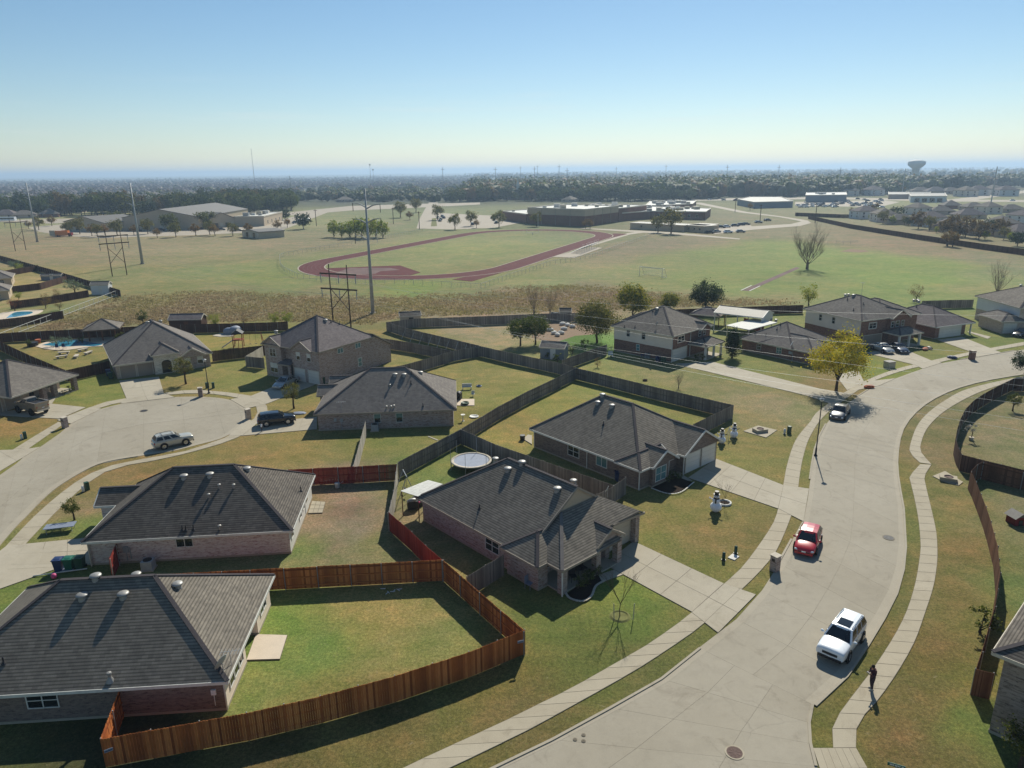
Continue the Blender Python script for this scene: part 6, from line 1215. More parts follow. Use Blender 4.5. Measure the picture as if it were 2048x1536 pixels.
# ================================================================== PEOPLE
def remesh(o, vs=.014):
    m_ = o.modifiers.new('join', 'REMESH'); m_.mode = 'VOXEL'; m_.voxel_size = vs; m_.use_smooth_shade = True; s_ = o.modifiers.new('s', 'SMOOTH'); s_.factor = .5; s_.iterations = 3
def person(loc, head, label, h=1.75, top='maroon_cloth', legs='dark_cloth', pose='hold', z=0.05, cap='white_plastic'):
    r = root('person', (loc[0], loc[1], z), head, label, 'person'); k = h/1.75; r.scale = (k,)*3       # faces +x
    b = MB()
    hip, chest, neck, hd_ = Vector((0, 0, .92)), Vector((.02, 0, 1.28)), Vector((.05, 0, 1.47)), Vector((.1, 0, 1.6))
    b.tube([hip+Vector((0, 0, -.06)), hip+Vector((0, 0, .1)), chest, chest+Vector((0, 0, .14)), neck], [.13, .125, .15, .12, .055], 12); b.tube([neck-Vector((0, 0, .05)), neck+Vector((.02, 0, .08))], .052, 8)
    b.ball(hd_, .098, 1.08, .82, 1.22, 14, 10); b.ball(hd_+Vector((.1, 0, -.01)), .02, 1.2, .8, 1.3, 6, 5)
    for sg in (-1, 1): b.ball(hd_+Vector((0, sg*.085, 0)), .025, .7, .5, 1.2, 6, 5)
    F_ = {}
    for sg in (-1, 1):
        st = .06*sg if pose == 'hold' else .0
        hp = Vector((0, sg*.09, .9)); kn = Vector((.03+st*.4, sg*.105, .49)); an = Vector((-.02+st, sg*.11, .08)); b.tube([hp, (hp+kn)/2, kn, (kn*.6+an*.4), an], [.088, .08, .056, .056, .038], 10); b.tube([an+Vector((-.05, 0, -.03)), an+Vector((.1, 0, -.045)), an+Vector((.17, 0, -.05))], [.04, .04, .025], 8)
        sh = Vector((.02, sg*.185, 1.4)); el = Vector((.06, sg*.23, 1.12)) if pose == 'hold' else Vector((0, sg*.24, 1.12)); wr = Vector((.3, sg*.1, 1.2)) if pose == 'hold' else Vector((.05, sg*.25, .88))
        b.tube([chest+Vector((0, sg*.06, .12)), sh, (sh+el)/2, el, (el+wr)/2, wr], [.07, .06, .05, .042, .038, .027], 8)
        d = (wr-el).normalized(); pm_ = wr+d*.07; b.tube([wr, pm_], [.03, .036], 8); side = Vector((0, -sg, 0)).cross(d).normalized() if pose == 'hold' else Vector((1, 0, 0))
        for q in range(4):
            o_ = side*(q-1.5)*.019; ln_ = (.062, .075, .07, .055)[q]; b.tube([pm_+o_, pm_+o_+d*ln_*.55+Vector((0, -sg*.01, 0)), pm_+o_+d*ln_+Vector((0, -sg*.03, -.01))], [.0105, .0095, .008], 6)
        b.tube([wr+side*-.03, wr+side*-.055+d*.03, wr+side*-.05+d*.065], [.013, .011, .009], 6)
        F_[sg] = (hp, kn, an, sh, el, wr)
    o = b.build('body', 'skin', r, True); remesh(o)
    c = MB(); c.tube([hip+Vector((0, 0, -.03)), hip+Vector((0, 0, .1)), chest, chest+Vector((0, 0, .15)), neck-Vector((0, 0, .02))], [.15, .145, .17, .14, .075], 12)
    for sg in (-1, 1):
        hp, kn, an, sh, el, wr = F_[sg]; c.tube([chest+Vector((0, sg*.06, .12)), sh, (sh+el)/2, el, (el+wr)/2, wr*.85+el*.15], [.085, .075, .066, .056, .05, .042], 10)
    o = c.build('jacket', top, r, True); remesh(o)
    c = MB()
    for sg in (-1, 1):
        hp, kn, an, sh, el, wr = F_[sg]; c.tube([hp+Vector((0, -sg*.03, .05)), hp, (hp+kn)/2, kn, an+Vector((0, 0, .03))], [.1, .105, .093, .072, .062], 10)
    o = c.build('trousers', legs, r, True); remesh(o)
    c = MB()
    for sg in (-1, 1): an = F_[sg][2]; c.tube([an+Vector((-.07, 0, -.035)), an+Vector((.06, 0, -.04)), an+Vector((.18, 0, -.05))], [.05, .052, .035], 8); c.box(an.x-.1, an.y-.045, -.005, an.x+.2, an.y+.045, .03)
    c.build('shoes', 'pale_stone', r, True)
    c = MB(); c.ball(hd_+Vector((-.012, 0, .02)), .108, 1.08, .87, 1.2, 12, 8); c.build('hair', 'hair', r, True)
    for sg in (-1, 1): MB().ball(hd_+Vector((.092, sg*.035, .02)), .012, n=6, m=4).build('eye', 'hair', r)
    MB().box(hd_.x+.09, -.022, hd_.z-.055, hd_.x+.103, .022, hd_.z-.045).build('mouth', 'red_plastic', r)
    return r
pr = person(G(1742, 1379), hd((1760, 1375), (1715, 1384)), 'person in dark clothes standing on the right sidewalk holding a controller, head bent', 1.72)
px_, py_ = G(1742, 1379); hh = hd((1760, 1375), (1715, 1384)); rc = root('controller', (px_+math.cos(hh)*.37, py_+math.sin(hh)*.37, 1.27), hh, 'small dark remote controller held by the person on the sidewalk', 'controller'); MB().box(-.05, -.11, -.03, .05, .11, .02).build('case', 'black_metal', rc); MB().tube([(.04, -.08, 0), (.1, -.09, .1)], .008).build('antenna', 'black_metal', rc); MB().tube([(.04, .08, 0), (.1, .09, .1)], .008).build('antenna', 'black_metal', rc)
person(G(524, 864), hd((520, 864), (545, 862)), 'child in a white top standing beside the black SUV', 1.15, 'snow_fabric', 'dark_cloth', 'stand', .06)

# ================================================================== YARD AND STREET FURNITURE
def mailbox(px, rz, label, brick='brick_multi', h=1.3, w_=.56):
    r = root('brick_mailbox', G(*px), rz, label, 'mailbox'); MB().prism([(-w_/2, -w_/2), (w_/2, -w_/2), (w_/2, w_/2), (-w_/2, w_/2)], 0, h, bottom=False).build('pillar', brick, r); MB().box(-w_/2-.05, -w_/2-.05, h, w_/2+.05, w_/2+.05, h+.07).build('cap', 'pale_stone', r)
    MB().box(-w_/2-.02, -.13, h-.42, -w_/2+.1, .13, h-.2).build('letter_door', 'black_metal', r); MB().box(-.1, w_/2, h-.35, .1, w_/2+.02, h-.28).build('number_plaque', 'pale_stone', r); return r
mailbox((1549, 1141), .6, 'stout brick mailbox pillar by the near kerb ahead of the red car'); mailbox((131, 855), 1.2, 'brick mailbox at the cul-de-sac entrance below the pickup'); mailbox((402, 793.5), .3, 'brick mailbox on the verge at the head of the cul-de-sac', 'brick_brown'); mailbox((497, 838), .8, 'brick mailbox beside the bulb of the cul-de-sac by the black SUV', 'brick_tan'); mailbox((1943, 719), .2, 'red-brown brick mailbox on the far bend', 'brick_red', 1.45, .7)
def lamp(px, h, rz, label):
    r = root('street_lamp', G(*px), rz, label, 'street lamp'); MB().lathe([(.2, 0), (.2, .12), (.11, .2), (.09, .9), (.065, 1.0), (.05, h-.5)], 10).build('pole', 'black_metal', r, True)
    MB().tube([(0, 0, h-.55), (0, 0, h-.15), (.2, 0, h), (.45, 0, h-.02)], .035, 6).tube([(0, 0, h-.9), (.3, 0, h-.45)], .02, 5).build('arm', 'black_metal', r)
    MB().lathe([(.04, .1), (.1, .06), (.26, -.02), (.27, -.06)], 12, c=(.45, 0, h)).build('lamp_shade', 'grey_steel', r, True); MB().lathe([(.2, -.06), (.19, -.2), (.1, -.3), (.001, -.33)], 12, c=(.45, 0, h)).build('globe', 'lamp_glass', r, True); return r
lamp((1631, 912), 6.4, 1.2, 'tall black street lamp on the left verge of the main road'); lamp((418, 787), 4.9, 2.0, 'black street lamp at the head of the cul-de-sac')
def pedestal(px, kind, label, group='utility pedestals'):
    r = root('utility_pedestal', G(*px), random.uniform(0, 3), label, 'utility pedestal', group)
    if kind == 'g': MB().cyl((0, 0, 0), .13, .13, .62, 10).ball((0, 0, .62), .135, 1, 1, .6, 10, 6).build('cover', 'green_plastic', r, True)
    elif kind == 'w': MB().cyl((0, 0, 0), .13, .13, .6, 10).ball((0, 0, .6), .135, 1, 1, .5, 10, 6).build('cover', 'trim_white', r, True)
    else: MB().box(-.18, -.18, 0, .18, .18, .85).build('cover', 'green_plastic', r)
    MB().cyl((0, 0, 0), .19, .19, .05, 10).build('base', 'black_metal', r)
for px, k_, lb in (((1447, 1120), 'g', 'green-domed utility pedestal by the lawn edge, nearer of two at the white pad'), ((1471, 1107), 'g', 'dark utility pedestal by the white pad, farther of two'), ((1568.8, 868), 'w', 'pale utility pedestal on the right lawn, left of two'), ((1578, 866), 'b', 'green box pedestal on the right lawn, right of two'), ((44, 879), 'w', 'white utility pedestal on the far left lawn'), ((51, 877), 'b', 'green pedestal beside the white one on the far left lawn'), ((167, 984), 'w', 'white utility pedestal by the curved sidewalk'), ((175, 980), 'b', 'green pedestal beside the curved sidewalk'), ((415, 776), 'b', 'dark pedestal behind the cul-de-sac lamp'), ((427, 776), 'b', 'pale green box pedestal right of the cul-de-sac lamp')): pedestal(px, k_, lb)
def flat_box(name, px, sx, sy, z0, z1, mat, label, cat, rz=0.0, part='slab', group=None):
    r = root(name, G(*px), rz, label, cat, group); MB().box(-sx/2, -sy/2, z0, sx/2, sy/2, z1).build(part, mat, r); return r
flat_box('utility_pad', (1467, 1115), .8, .6, 0, .07, 'white_block', 'white concrete pad beside the two near pedestals', 'utility pad', .8)
r = flat_box('transformer_box', (1778, 735), 1.3, 1.1, 0, .95, 'tan_metal', 'pale electrical transformer cabinet on the far corner lawn', 'transformer', .3, 'cabinet'); MB().box(-.7, -.6, .95, .7, .6, 1.02).build('lid', 'roof_grey_metal', r)
def manhole(px, rr_, mat, label, ringm='concrete_walk', z=.035):
    r = root('manhole_cover', (*G(*px), z), 0, label, 'manhole cover'); MB().lathe([(rr_*1.22, 0), (rr_*1.22, .012), (rr_, .012)], 22).build('collar', ringm, r); MB().lathe([(rr_, .0), (rr_, .016), (.001, .016)], 22).build('cover', mat, r)
    mb = MB(); [mb.box(rr_*.3, -.02, .016, rr_*.8, .02, .024, ang=k_*PI/4) for k_ in range(8)]; mb.build('ribs', mat, r)
manhole((1469, 1506), .42, 'iron_cover', 'rusty manhole cover with a pale collar on the near road'); manhole((1777, 1076), .38, 'vent_dark', 'dark manhole cover on the road right of the red car', 'joint_filler'); manhole((288, 822), .42, 'vent_dark', 'dark manhole cover near the head of the cul-de-sac', 'joint_filler')
for i, (u, v) in enumerate([(1150, 1480), (1167, 1471), (1167, 1483)]): manhole((u, v), .1, 'joint_filler', ('small round valve cap, left one of three by the near kerb', 'small round valve cap, farthest of three by the near kerb', 'small round valve cap, nearest of three by the near kerb')[i], 'joint_filler')
def inlet(poly, px, label, rz):
    r = root('storm_inlet', (*G(*px), 0), 0, label, 'storm drain'); o = np.array(G(*px)); q = [tuple(np.array(G(*p))-o) for p in poly]; MB().prism(q, -.05, .07, bottom=False).build('apron', 'concrete_walk', r)
    MB().box(-.75, -.5, .07, .75, .5, .42, ang=rz).build('box', 'concrete_walk', r); MB().lathe([(.4, .42), (.42, .45), (.36, .47), (.36, .43), (.001, .43)], 16).build('rim', 'iron_cover', r, True)
inlet([(1487, 863), (1516, 852), (1554, 861), (1532, 876)], (1520, 864), 'square concrete storm inlet on the lawn right of the snowmen', .3); inlet([(1865, 953), (1890, 943), (1926, 965), (1917, 972), (1885, 963)], (1896, 961), 'concrete storm inlet below the curved dark fence', -.5)
def snowman(px, h, rz, label):
    r = root('snowman', G(*px), rz, label, 'snowman decoration'); k = h/2.0; r.scale = (k,)*3
    b = MB(); b.ball((0, 0, .48), .52, 1, 1, .95, 18, 12); b.ball((0, 0, 1.1), .36, 1, 1, .9, 16, 10); b.ball((0, 0, 1.52), .25, 1, 1, .95, 14, 9); b.build('body', 'snow_fabric', r, True)
    MB().lathe([(.3, 1.7), (.3, 1.74), (.19, 1.74), (.19, 2.02), (.001, 2.02)], 16).build('hat', 'black_metal', r); MB().lathe([(.25, 1.3), (.31, 1.33), (.3, 1.4), (.22, 1.42)], 14).box(.2, -.1, .95, .36, .03, 1.36).build('scarf', 'black_metal', r)
    for y, z in ((-.09, 1.58), (.09, 1.58)): MB().ball((.22, y, z), .03, n=6, m=4).build('eye', 'black_metal', r)
    MB().cyl((.22, 0, 1.52), .03, .005, .16, 6, axis=(1, 0, 0)).build('nose', 'orange_plastic', r)
    for z in (1.18, 1.0): MB().ball((.35, 0, z), .03, n=6, m=4).build('button', 'black_metal', r)
    for sg in (-1, 1): MB().tube([(0, sg*.3, 1.2), (.05, sg*.55, 1.3)], .05, 6).ball((.06, sg*.58, 1.32), .08, n=8, m=5).build('arm', 'black_metal' if sg > 0 else 'snow_fabric', r)
    return r
snowman((1431, 1023), 2.0, -1.9, 'large white snowman with black hat on the near lawn'); snowman((1443, 886.5), 1.75, -1.9, 'left of two white snowmen beside the garage lawn'); snowman((1467.5, 875), 1.75, -1.9, 'right of two white snowmen beside the garage lawn')
r = root('ring_bed', G(1449, 1007), 0, 'white ring of edging round the thin sapling by the snowman', 'garden bed'); MB().lathe([(.62, 0), (.64, .16), (.5, .16), (.48, .05)], 20).build('edging', 'white_block', r, True); MB().lathe([(.49, .06), (.001, .1)], 16).build('soil', 'mulch', r)
r = root('ring_bed', G(1240, 1233), 0, 'grass ring round the staked sapling', 'garden bed'); MB().lathe([(.75, .0), (.6, .09), (.5, .03), (.001, .05)], 20).build('soil', 'island_turf', r)
for px, lb in (((1228, 1240), 'timber stake left of the staked sapling'), ((1266, 1240), 'timber stake right of the staked sapling')): r = root('stake', G(*px), 0, lb, 'stake'); MB().tube([(0, 0, 0), (.05*(1 if px[0] > 1240 else -1), 0, 1.3)], .03, 5).build('post', 'wood_pale', r)
mb = MB()
for k_ in range(9): a = k_*.7; mb.tube([(0, 0, 1.4), (.45*math.cos(a), .45*math.sin(a), .0)], .012, 4)
r = root('wire_tree', G(1457, 878), 0, 'white wire holiday tree between the two snowmen', 'decoration'); mb.tube([(0, 0, 0), (0, 0, 1.5)], .015, 4); mb.build('frame', 'trim_white', r)
def bin_(px, rz, mat, label, z=.0):
    r = root('wheelie_bin', (*G(*px), z), rz, label, 'wheelie bin'); P = MB(); lo, hi = .26, .33; V = [(-lo, -lo, .05), (lo, -lo, .05), (lo, lo, .05), (-lo, lo, .05), (-hi, -hi, 1.0), (hi, -hi, 1.0), (hi, hi, 1.0), (-hi, hi, 1.0)]
    P.raw(V, [(3, 2, 1, 0), (4, 5, 6, 7), (0, 1, 5, 4), (1, 2, 6, 5), (2, 3, 7, 6), (3, 0, 4, 7)]); P.build('body', mat, r); MB().box(-.36, -.38, 1.0, .36, .36, 1.07).ball((0, 0, 1.05), .3, 1.1, 1.1, .25, 10, 6).build('lid', mat, r)
    for sg in (-1, 1): MB().cyl((sg*.26, .3, .12), .12, .12, .06, 10, axis=(1, 0, 0)).build('wheel', 'rubber', r)
    MB().tube([(-.25, .38, .98), (.25, .38, .98)], .02, 5).build('handle', 'black_metal', r); return r
bin_((120, 1141), .1, 'blue_plastic', 'blue wheelie bin, leftmost of the row by the pale brick house'); bin_((141, 1139), .1, 'sign_green', 'teal wheelie bin in the middle of the row by the pale brick house'); bin_((162, 1137), .1, 'green_plastic', 'dark green wheelie bin, rightmost of the row by the pale brick house')
bin_((646, 768), .4, 'green_plastic', 'dark green bin at the side of the two-storey brick house', 0); bin_((654, 763), .4, 'blue_plastic', 'blue bin at the side of the two-storey brick house'); bin_((1316, 725), .5, 'blue_plastic', 'blue bin in the shade of the cream two-storey house'); bin_((1326, 728), .5, 'green_plastic', 'green bin in the shade of the cream two-storey house'); bin_((218, 752), .4, 'blue_plastic', 'blue bin at the side of the arch-front house'); bin_((222, 758), .4, 'green_plastic', 'green bin at the side of the arch-front house'); bin_((1237, 962), .2, 'blue_plastic', 'blue bin between snowman house and gate fence')
def ac(px, rz, label):
    r = root('air_conditioner', G(*px), rz, label, 'air conditioner'); MB().box(-.5, -.5, 0, .5, .5, .08).build('pad', 'concrete_walk', r); MB().box(-.42, -.42, .08, .42, .42, .82).build('casing', 'grey_steel', r); MB().lathe([(.34, .82), (.34, .86), (.06, .9), (.001, .9)], 14).build('fan_guard', 'black_metal', r)
ac((298, 1138), .1, 'square air conditioner by the shaded pale brick wall'); ac((750, 861), .1, 'air conditioner by the speckled brick wall') ; ac((1296, 716), -.8, 'air conditioner beside the cream two-storey house')
def dish(h, u, v, label=None, s_=1.0, d=-1.9):
    x, y, z = h.hit(u, v); r = h.r; mb = MB(); mb.lathe([(.001, 0), (.12, .012), (.28, .07), (.3, .075), (.28, .085), (.12, .03), (.001, .015)], 14)
    o = mb.build('satellite_dish', 'grey_steel', r, True, (x, y, z+.62)); o.rotation_euler = (math.radians(65), 0, d-h.h); o.scale = (s_,)*3; MB().tube([(0, 0, -.1), (0, 0, .6)], .025, 5).tube([(0, 0, .55), (.2, -.3, .75)], .015, 4).build('dish_mast', 'grey_steel', r, False, (x, y, z))
dish(A_, 447, 1345, s_=1.6); dish(I_, 1314, 655, s_=1.5); dish(J_, 1584, 696, s_=1.5); dish(Cc, 1215, 992, s_=1.2)
def antenna(h, u, v, H_=1.0, L=1.1):
    x, y, z = h.hit(u, v); mb = MB(); mb.tube([(0, 0, -.05), (0, 0, H_)], .02, 5); mb.tube([(-L/2, 0, H_), (L/2, .1, H_)], .015, 4)
    for k_ in range(6): t_ = -L/2+L*k_/5; mb.tube([(t_, -.28, H_), (t_, .3, H_)], .01, 4)
    mb.build('antenna', 'grey_steel', h.r, False, (x, y, z))
antenna(A_, 463, 1330, .9, 1.0); antenna(E_, 683, 817, .8, 1.0); antenna(K_, 1722, 595, 2.6, .6)
# trampoline
r = root('trampoline', G(943, 935), 0, 'large round trampoline with bare net poles behind the centre house', 'trampoline'); R_ = 2.15
MB().lathe([(R_, .8), (R_, .86), (R_-.08, .88), (R_-.3, .87), (R_-.3, .82), (R_, .8)], 36).build('rim_pad', 'pale_stone', r, True); MB().lathe([(R_-.3, .84), (.001, .82)], 36).build('jumping_mat', 'tarp_grey', r)
for k_ in range(6):
    a = k_*PI/3+.3; x, y = math.cos(a)*R_, math.sin(a)*R_; MB().tube([(x, y, 0), (x, y, .85)], .03, 5).build('leg', 'grey_steel', r); MB().tube([(x*1.03, y*1.03, .2), (x*1.03, y*1.03, 2.5)], .022, 5).build('net_pole', 'grey_steel', r)
# lean-to metal cover
r = root('patio_cover', G(828, 1010), 0, 'white ribbed metal patio cover on posts behind the centre house', 'patio cover'); o_ = Vector((*G(828, 1010), 0)); Q = [GV(856, 960, 2.55), GV(800.5, 981.8, 2.5), GV(835.4, 992.8, 2.5), GV(886, 968, 2.75)]; Q = [q-o_ for q in Q]
n = 13
for k_ in range(n):
    a, b = k_/n, (k_+1)/n; A0, A1 = Q[0].lerp(Q[1], a), Q[0].lerp(Q[1], b-.008); B0, B1 = Q[3].lerp(Q[2], a), Q[3].lerp(Q[2], b-.008); mb = MB(); mb.face([A0, A1, B1, B0]); dn_ = Vector((0, 0, -.05)); mb.face([B0+dn_, B1+dn_, A1+dn_, A0+dn_]); mb.face([A0, B0, B0+dn_, A0+dn_]); mb.face([B1, A1, A1+dn_, B1+dn_]); mb.face([A1, A0, A0+dn_, A1+dn_]); mb.build('roof_panel', 'roof_white', r)
for q in (Q[0], Q[1], Q[2]): c_ = q.lerp((Q[0]+Q[2])/2, .06); MB().tube([(c_.x, c_.y, 0), (c_.x, c_.y, c_.z-.05)], .05, 6).build('post', 'wood_brown', r)
r = root('grill', G(826, 1018), .3, 'black barbecue grill with pale lid under the white patio cover', 'grill'); MB().box(-.5, -.3, .1, .5, .3, .85).build('cabinet', 'black_metal', r); MB().ball((0, 0, .85), .42, 1.1, .7, .6, 12, 8).build('lid', 'galvanised', r, True)
r = root('patio_chair', G(836, 1012), .8, 'dark wicker chair with a pink cushion under the white patio cover', 'chair'); MB().box(-.35, -.35, 0, .35, .35, .42).build('seat', 'black_metal', r); MB().box(-.35, .28, .42, .35, .38, .95).build('backrest', 'black_metal', r); MB().box(-.28, -.3, .42, .28, .25, .52).build('cushion', 'pink_plastic', r)
# swing frame
def swing(px, rz, label, L=2.4, h=2.3, mat='grey_steel'):
    r = root('swing_set', G(*px), rz, label, 'swing set'); MB().tube([(-L/2, 0, h), (L/2, 0, h)], .04, 6).build('top_bar', mat, r)
    for x in (-L/2, L/2):
        for y in (-.9, .9): MB().tube([(x, 0, h), (x, y, 0)], .035, 5).build('leg', mat, r)
    for x in (-.5, .5):
        MB().tube([(x-.18, 0, h), (x-.18, 0, .55)], .012, 4).tube([(x+.18, 0, h), (x+.18, 0, .55)], .012, 4).build('chain', 'black_metal', r); MB().box(x-.22, -.09, .5, x+.22, .09, .54).build('seat', 'black_metal', r)
swing((812, 990), 1.9, 'slender metal swing frame beside the sun-toned grey fence', 1.8, 2.3)
# porch furniture
def chair(px, rz, label, mat='black_metal', z=.13):
    r = root('chair', (*G(*px), z), rz, label, 'chair'); MB().box(-.25, -.25, .42, .25, .25, .46).build('seat', mat, r); MB().box(-.25, .21, .46, .25, .26, 1.0).build('backrest', mat, r)
    for x in (-.22, .22):
        for y in (-.22, .22): MB().tube([(x, y, 0), (x, y, .43)], .02, 4).build('leg', mat, r)
    return r
chair((1146, 1165), .3, 'black chair, left one on the shaded centre porch'); chair((1166, 1148), 2.2, 'black chair, right one on the shaded centre porch'); chair((1058, 1176), 1.0, 'pale blue folding chair left on the shaded lawn by the porch house', 'tarp_grey', 0)
r = root('porch_table', (*G(1157, 1155), .13), 0, 'small dark table between the two porch chairs', 'table'); MB().lathe([(.001, .68), (.42, .68), (.42, .71), (.001, .71)], 14).build('tabletop', 'black_metal', r); MB().tube([(0, 0, 0), (0, 0, .69)], .03, 5).build('leg', 'black_metal', r)
# scattered yard things
def item(name, px, label, cat, fn, mat, rz=0.0, z=0.0, part='body', smooth_=False, group=None):
    r = root(name, (*G(*px), z), rz, label, cat, group); mb = MB(); fn(mb); mb.build(part, mat, r, smooth_); return r
r = item('basketball_hoop', (112, 1149), 'basketball hoop fallen on its side with a long white pole by the bins', 'basketball hoop', lambda m_: m_.tube([(-1.6, -.1, .1), (2.2, .25, .15)], .045, 6), 'trim_white', .15, part='pole'); MB().box(.2, .3, .05, 1.1, 1.0, .12).build('backboard', 'tarp_grey', r)
item('ball', (109, 1157), 'pink ball on the grass beside the fallen hoop', 'ball', lambda m_: m_.ball((0, 0, .22), .22), 'pink_plastic', smooth_=True)
r = item('yard_board', (122, 1062), 'pale blue board propped flat over the front lawn of the pale brick house', 'board', lambda m_: m_.box(-1.2, -.5, .5, 1.2, .5, .56), 'tarp_grey', .25); [MB().tube([(x, y, 0), (x, y, .52)], .03, 4).build('leg', 'grey_steel', r) for x in (-1, 1) for y in (-.4, .4)]
for i in range(7): item('loose_stick', (766+i*5.5+(i % 2)*3, 1178+((i*37) % 13)*.8), 'white scrap of pipe lying in the fence shadow', 'scrap', lambda m_: m_.tube([(-.18, 0, .03), (.18, 0, .03)], .03, 5), 'trim_white', i*1.1, group='white scraps in the fence shadow')
for i in range(9): item('debris_bag', (640+i*6, 963+(i*29 % 5)), 'pale bag of debris heaped against the red fence', 'debris', lambda m_: m_.ball((0, 0, .12), .2, 1.2, .9, .7, 8, 5), 'white_block', i*.7, smooth_=True, group='pale debris along the red fence')
item('utility_cart', (675, 978), 'small round-topped garden cart before the red fence', 'cart', lambda m_: m_.cyl((0, 0, .15), .2, .26, .5, 10).tube([(.2, 0, .5), (.6, 0, .8)], .02), 'grey_steel')
r = item('dog_house', (2031, 1046), 'red kennel with a grey roof in the right-hand yard', 'dog house', lambda m_: m_.prism([(-.55, -.5), (.55, -.5), (.55, .5), (-.55, .5)], 0, .75), 'red_plastic', .15, part='wall'); mb = MB(); beam(mb, (-.35, -.7, .95), (-.35, .7, .95), .75, .07); mb2 = MB(); [mb2.face([(sx*.72, -.65, .7), (sx*.72, .65, .7), (0, .65, 1.15), (0, -.65, 1.15)][::(1 if sx > 0 else -1)]) for sx in (-1, 1)]; mb2.face([(-.55, -.5, .75), (.55, -.5, .75), (0, -.5, 1.1)]); mb2.build('roof', 'roof_grey_metal', r); MB().box(-.2, -.52, 0, .2, -.49, .5).build('doorway', 'black_metal', r)
r = root('planter', G(1942, 880), 0, 'pale-flowered standard bush on a slim stem inside the curved fence', 'plant'); MB().cyl((0, 0, 0), .22, .28, .35, 10).build('pot', 'pale_stone', r); MB().tube([(0, 0, .3), (.05, 0, 1.1)], .05, 5).build('stem', 'bark', r); P, _ = crown_pts(31, .7, .35, 1.4, 260, 14, .12); V, F = leaf_quads(P, .13, rng); inst('crown', np_mesh('crown', V, F, 'trim_cream'), r)
# street name sign at the bottom edge
r = root('street_sign', G(1793, 1531, 2.65), 0, 'green street name sign at the bottom edge right of the footway', 'street sign'); MB().tube([(0, 0, 0), (0, 0, 2.62)], .03, 6).build('post', 'grey_steel', r); MB().box(-.38, -.012, 2.55, .38, .012, 2.73, ang=-.42).build('blade', 'sign_green', r)
mb = MB(); [mb.box(x*.8, -.018, 2.605, x*.8+.05, -.0125, 2.675, ang=-.42) for x in (-.36, -.28, -.2, -.09, -.01, .07, .15, .27, .33)]; mb.build('lettering', 'white_plastic', r)
for u, v, a in ((217, 1500, .55), (1041, 1283, .32)):   # printed plaques on the orange fence corners
    r = root('fence_plaque', (*G(u, v, 1.5), 1.5), 0, 'blue-white plaque at the left corner of the orange fence' if u < 500 else 'blue-white plaque at the right corner of the orange fence', 'plaque'); x, y = G(u, v, 1.5)
    MB().box(-.2, -.03, -.09, .2, -.015, .09, ang=a).build('plate', 'tarp_grey', r); MB().box(-.16, -.034, -.04, .16, -.031, .0, ang=a).build('print', 'blue_plastic', r)
# middle yards
item('bench', (934, 779), 'white bench on the upper middle lawn', 'bench', lambda m_: m_.box(-.7, -.2, .38, .7, .2, .44).box(-.7, .15, .44, .7, .22, .85).box(-.65, -.18, 0, -.55, .18, .38).box(.55, -.18, 0, .65, .18, .38), 'trim_white', .1); item('yard_chair', (946, 793), 'small white chair near the patio corner', 'chair', lambda m_: m_.box(-.22, -.22, .35, .22, .22, .4).box(-.22, .18, .4, .22, .22, .8).tube([(0, 0, 0), (0, 0, .35)], .05), 'trim_white')
item('grill', (918, 799), 'covered black grill at the bungalow rear wall', 'grill', lambda m_: m_.box(-.5, -.35, 0, .5, .35, 1.0).ball((0, 0, 1.0), .5, 1, .7, .4, 12, 6), 'black_metal', 1.4); item('paddling_pool', (930, 809), 'round green paddling pool on the patio slab', 'paddling pool', lambda m_: m_.lathe([(.001, .12), (.45, .12), (.5, .25), (.56, .2), (.55, .05)], 18), 'green_plastic', z=.09, smooth_=True)
item('sand_tray', (948, 834), 'pale blue oval tray on the grass by the grey fence', 'tray', lambda m_: m_.lathe([(.001, .06), (.5, .06), (.56, .16), (.6, .1)], 16), 'trim_white', smooth_=True); item('bird_bath', (926, 842), 'small white bird bath by the grey fence corner', 'bird bath', lambda m_: m_.lathe([(.2, 0), (.07, .1), (.06, .7), (.3, .85), (.25, .85), (.001, .8)], 12), 'trim_white', smooth_=True); item('reel', (958, 773), 'grey-white coiled hose on the upper middle lawn', 'hose', lambda m_: m_.lathe([(.3, 0), (.42, .1), (.3, .2), (.2, .1)], 14), 'tarp_grey')
item('fire_pit', (1045, 880), 'dark round fire pit at the patio corner of the snowman house', 'fire pit', lambda m_: m_.cyl((0, 0, 0), .28, .32, .6, 12), 'black_metal'); item('plank', (866, 877), 'loose pale plank on the lawn below the bungalow', 'plank', lambda m_: m_.box(-.9, -.08, 0, .9, .08, .05), 'wood_pale', -.8)
for u, v, rz_ in ((1290, 757, 0), (1235, 712, .4), (1170, 792, .1)): pass
item('log', (1290, 762), 'dark lump of firewood on the lawn by the long fence', 'log', lambda m_: m_.ball((0, 0, .15), .3, 1.3, .8, .6, 10, 6), 'bark', smooth_=True); item('blue_tarp', (598, 827), 'crumpled pale blue tarp on the small lawn', 'tarp', lambda m_: m_.ball((0, 0, .05), .7, 1.4, .8, .22, 10, 6), 'tarp_grey')
item('patio_furniture', (1221, 714), 'white chairs stacked in shade by the cream two-storey house', 'chairs', lambda m_: m_.box(-.4, -.3, .4, .4, .3, .45).box(-.4, .25, .45, .4, .3, 1.0).box(-.38, -.28, 0, -.3, -.2, .4).box(.3, -.28, 0, .38, -.2, .4), 'trim_white'); item('work_table', (1288, 718), 'blue table in shade by the cream two-storey house', 'table', lambda m_: m_.box(-.6, -.35, .7, .6, .35, .76).box(-.55, -.3, 0, -.48, -.23, .7).box(.48, .23, 0, .55, .3, .7), 'blue_plastic')
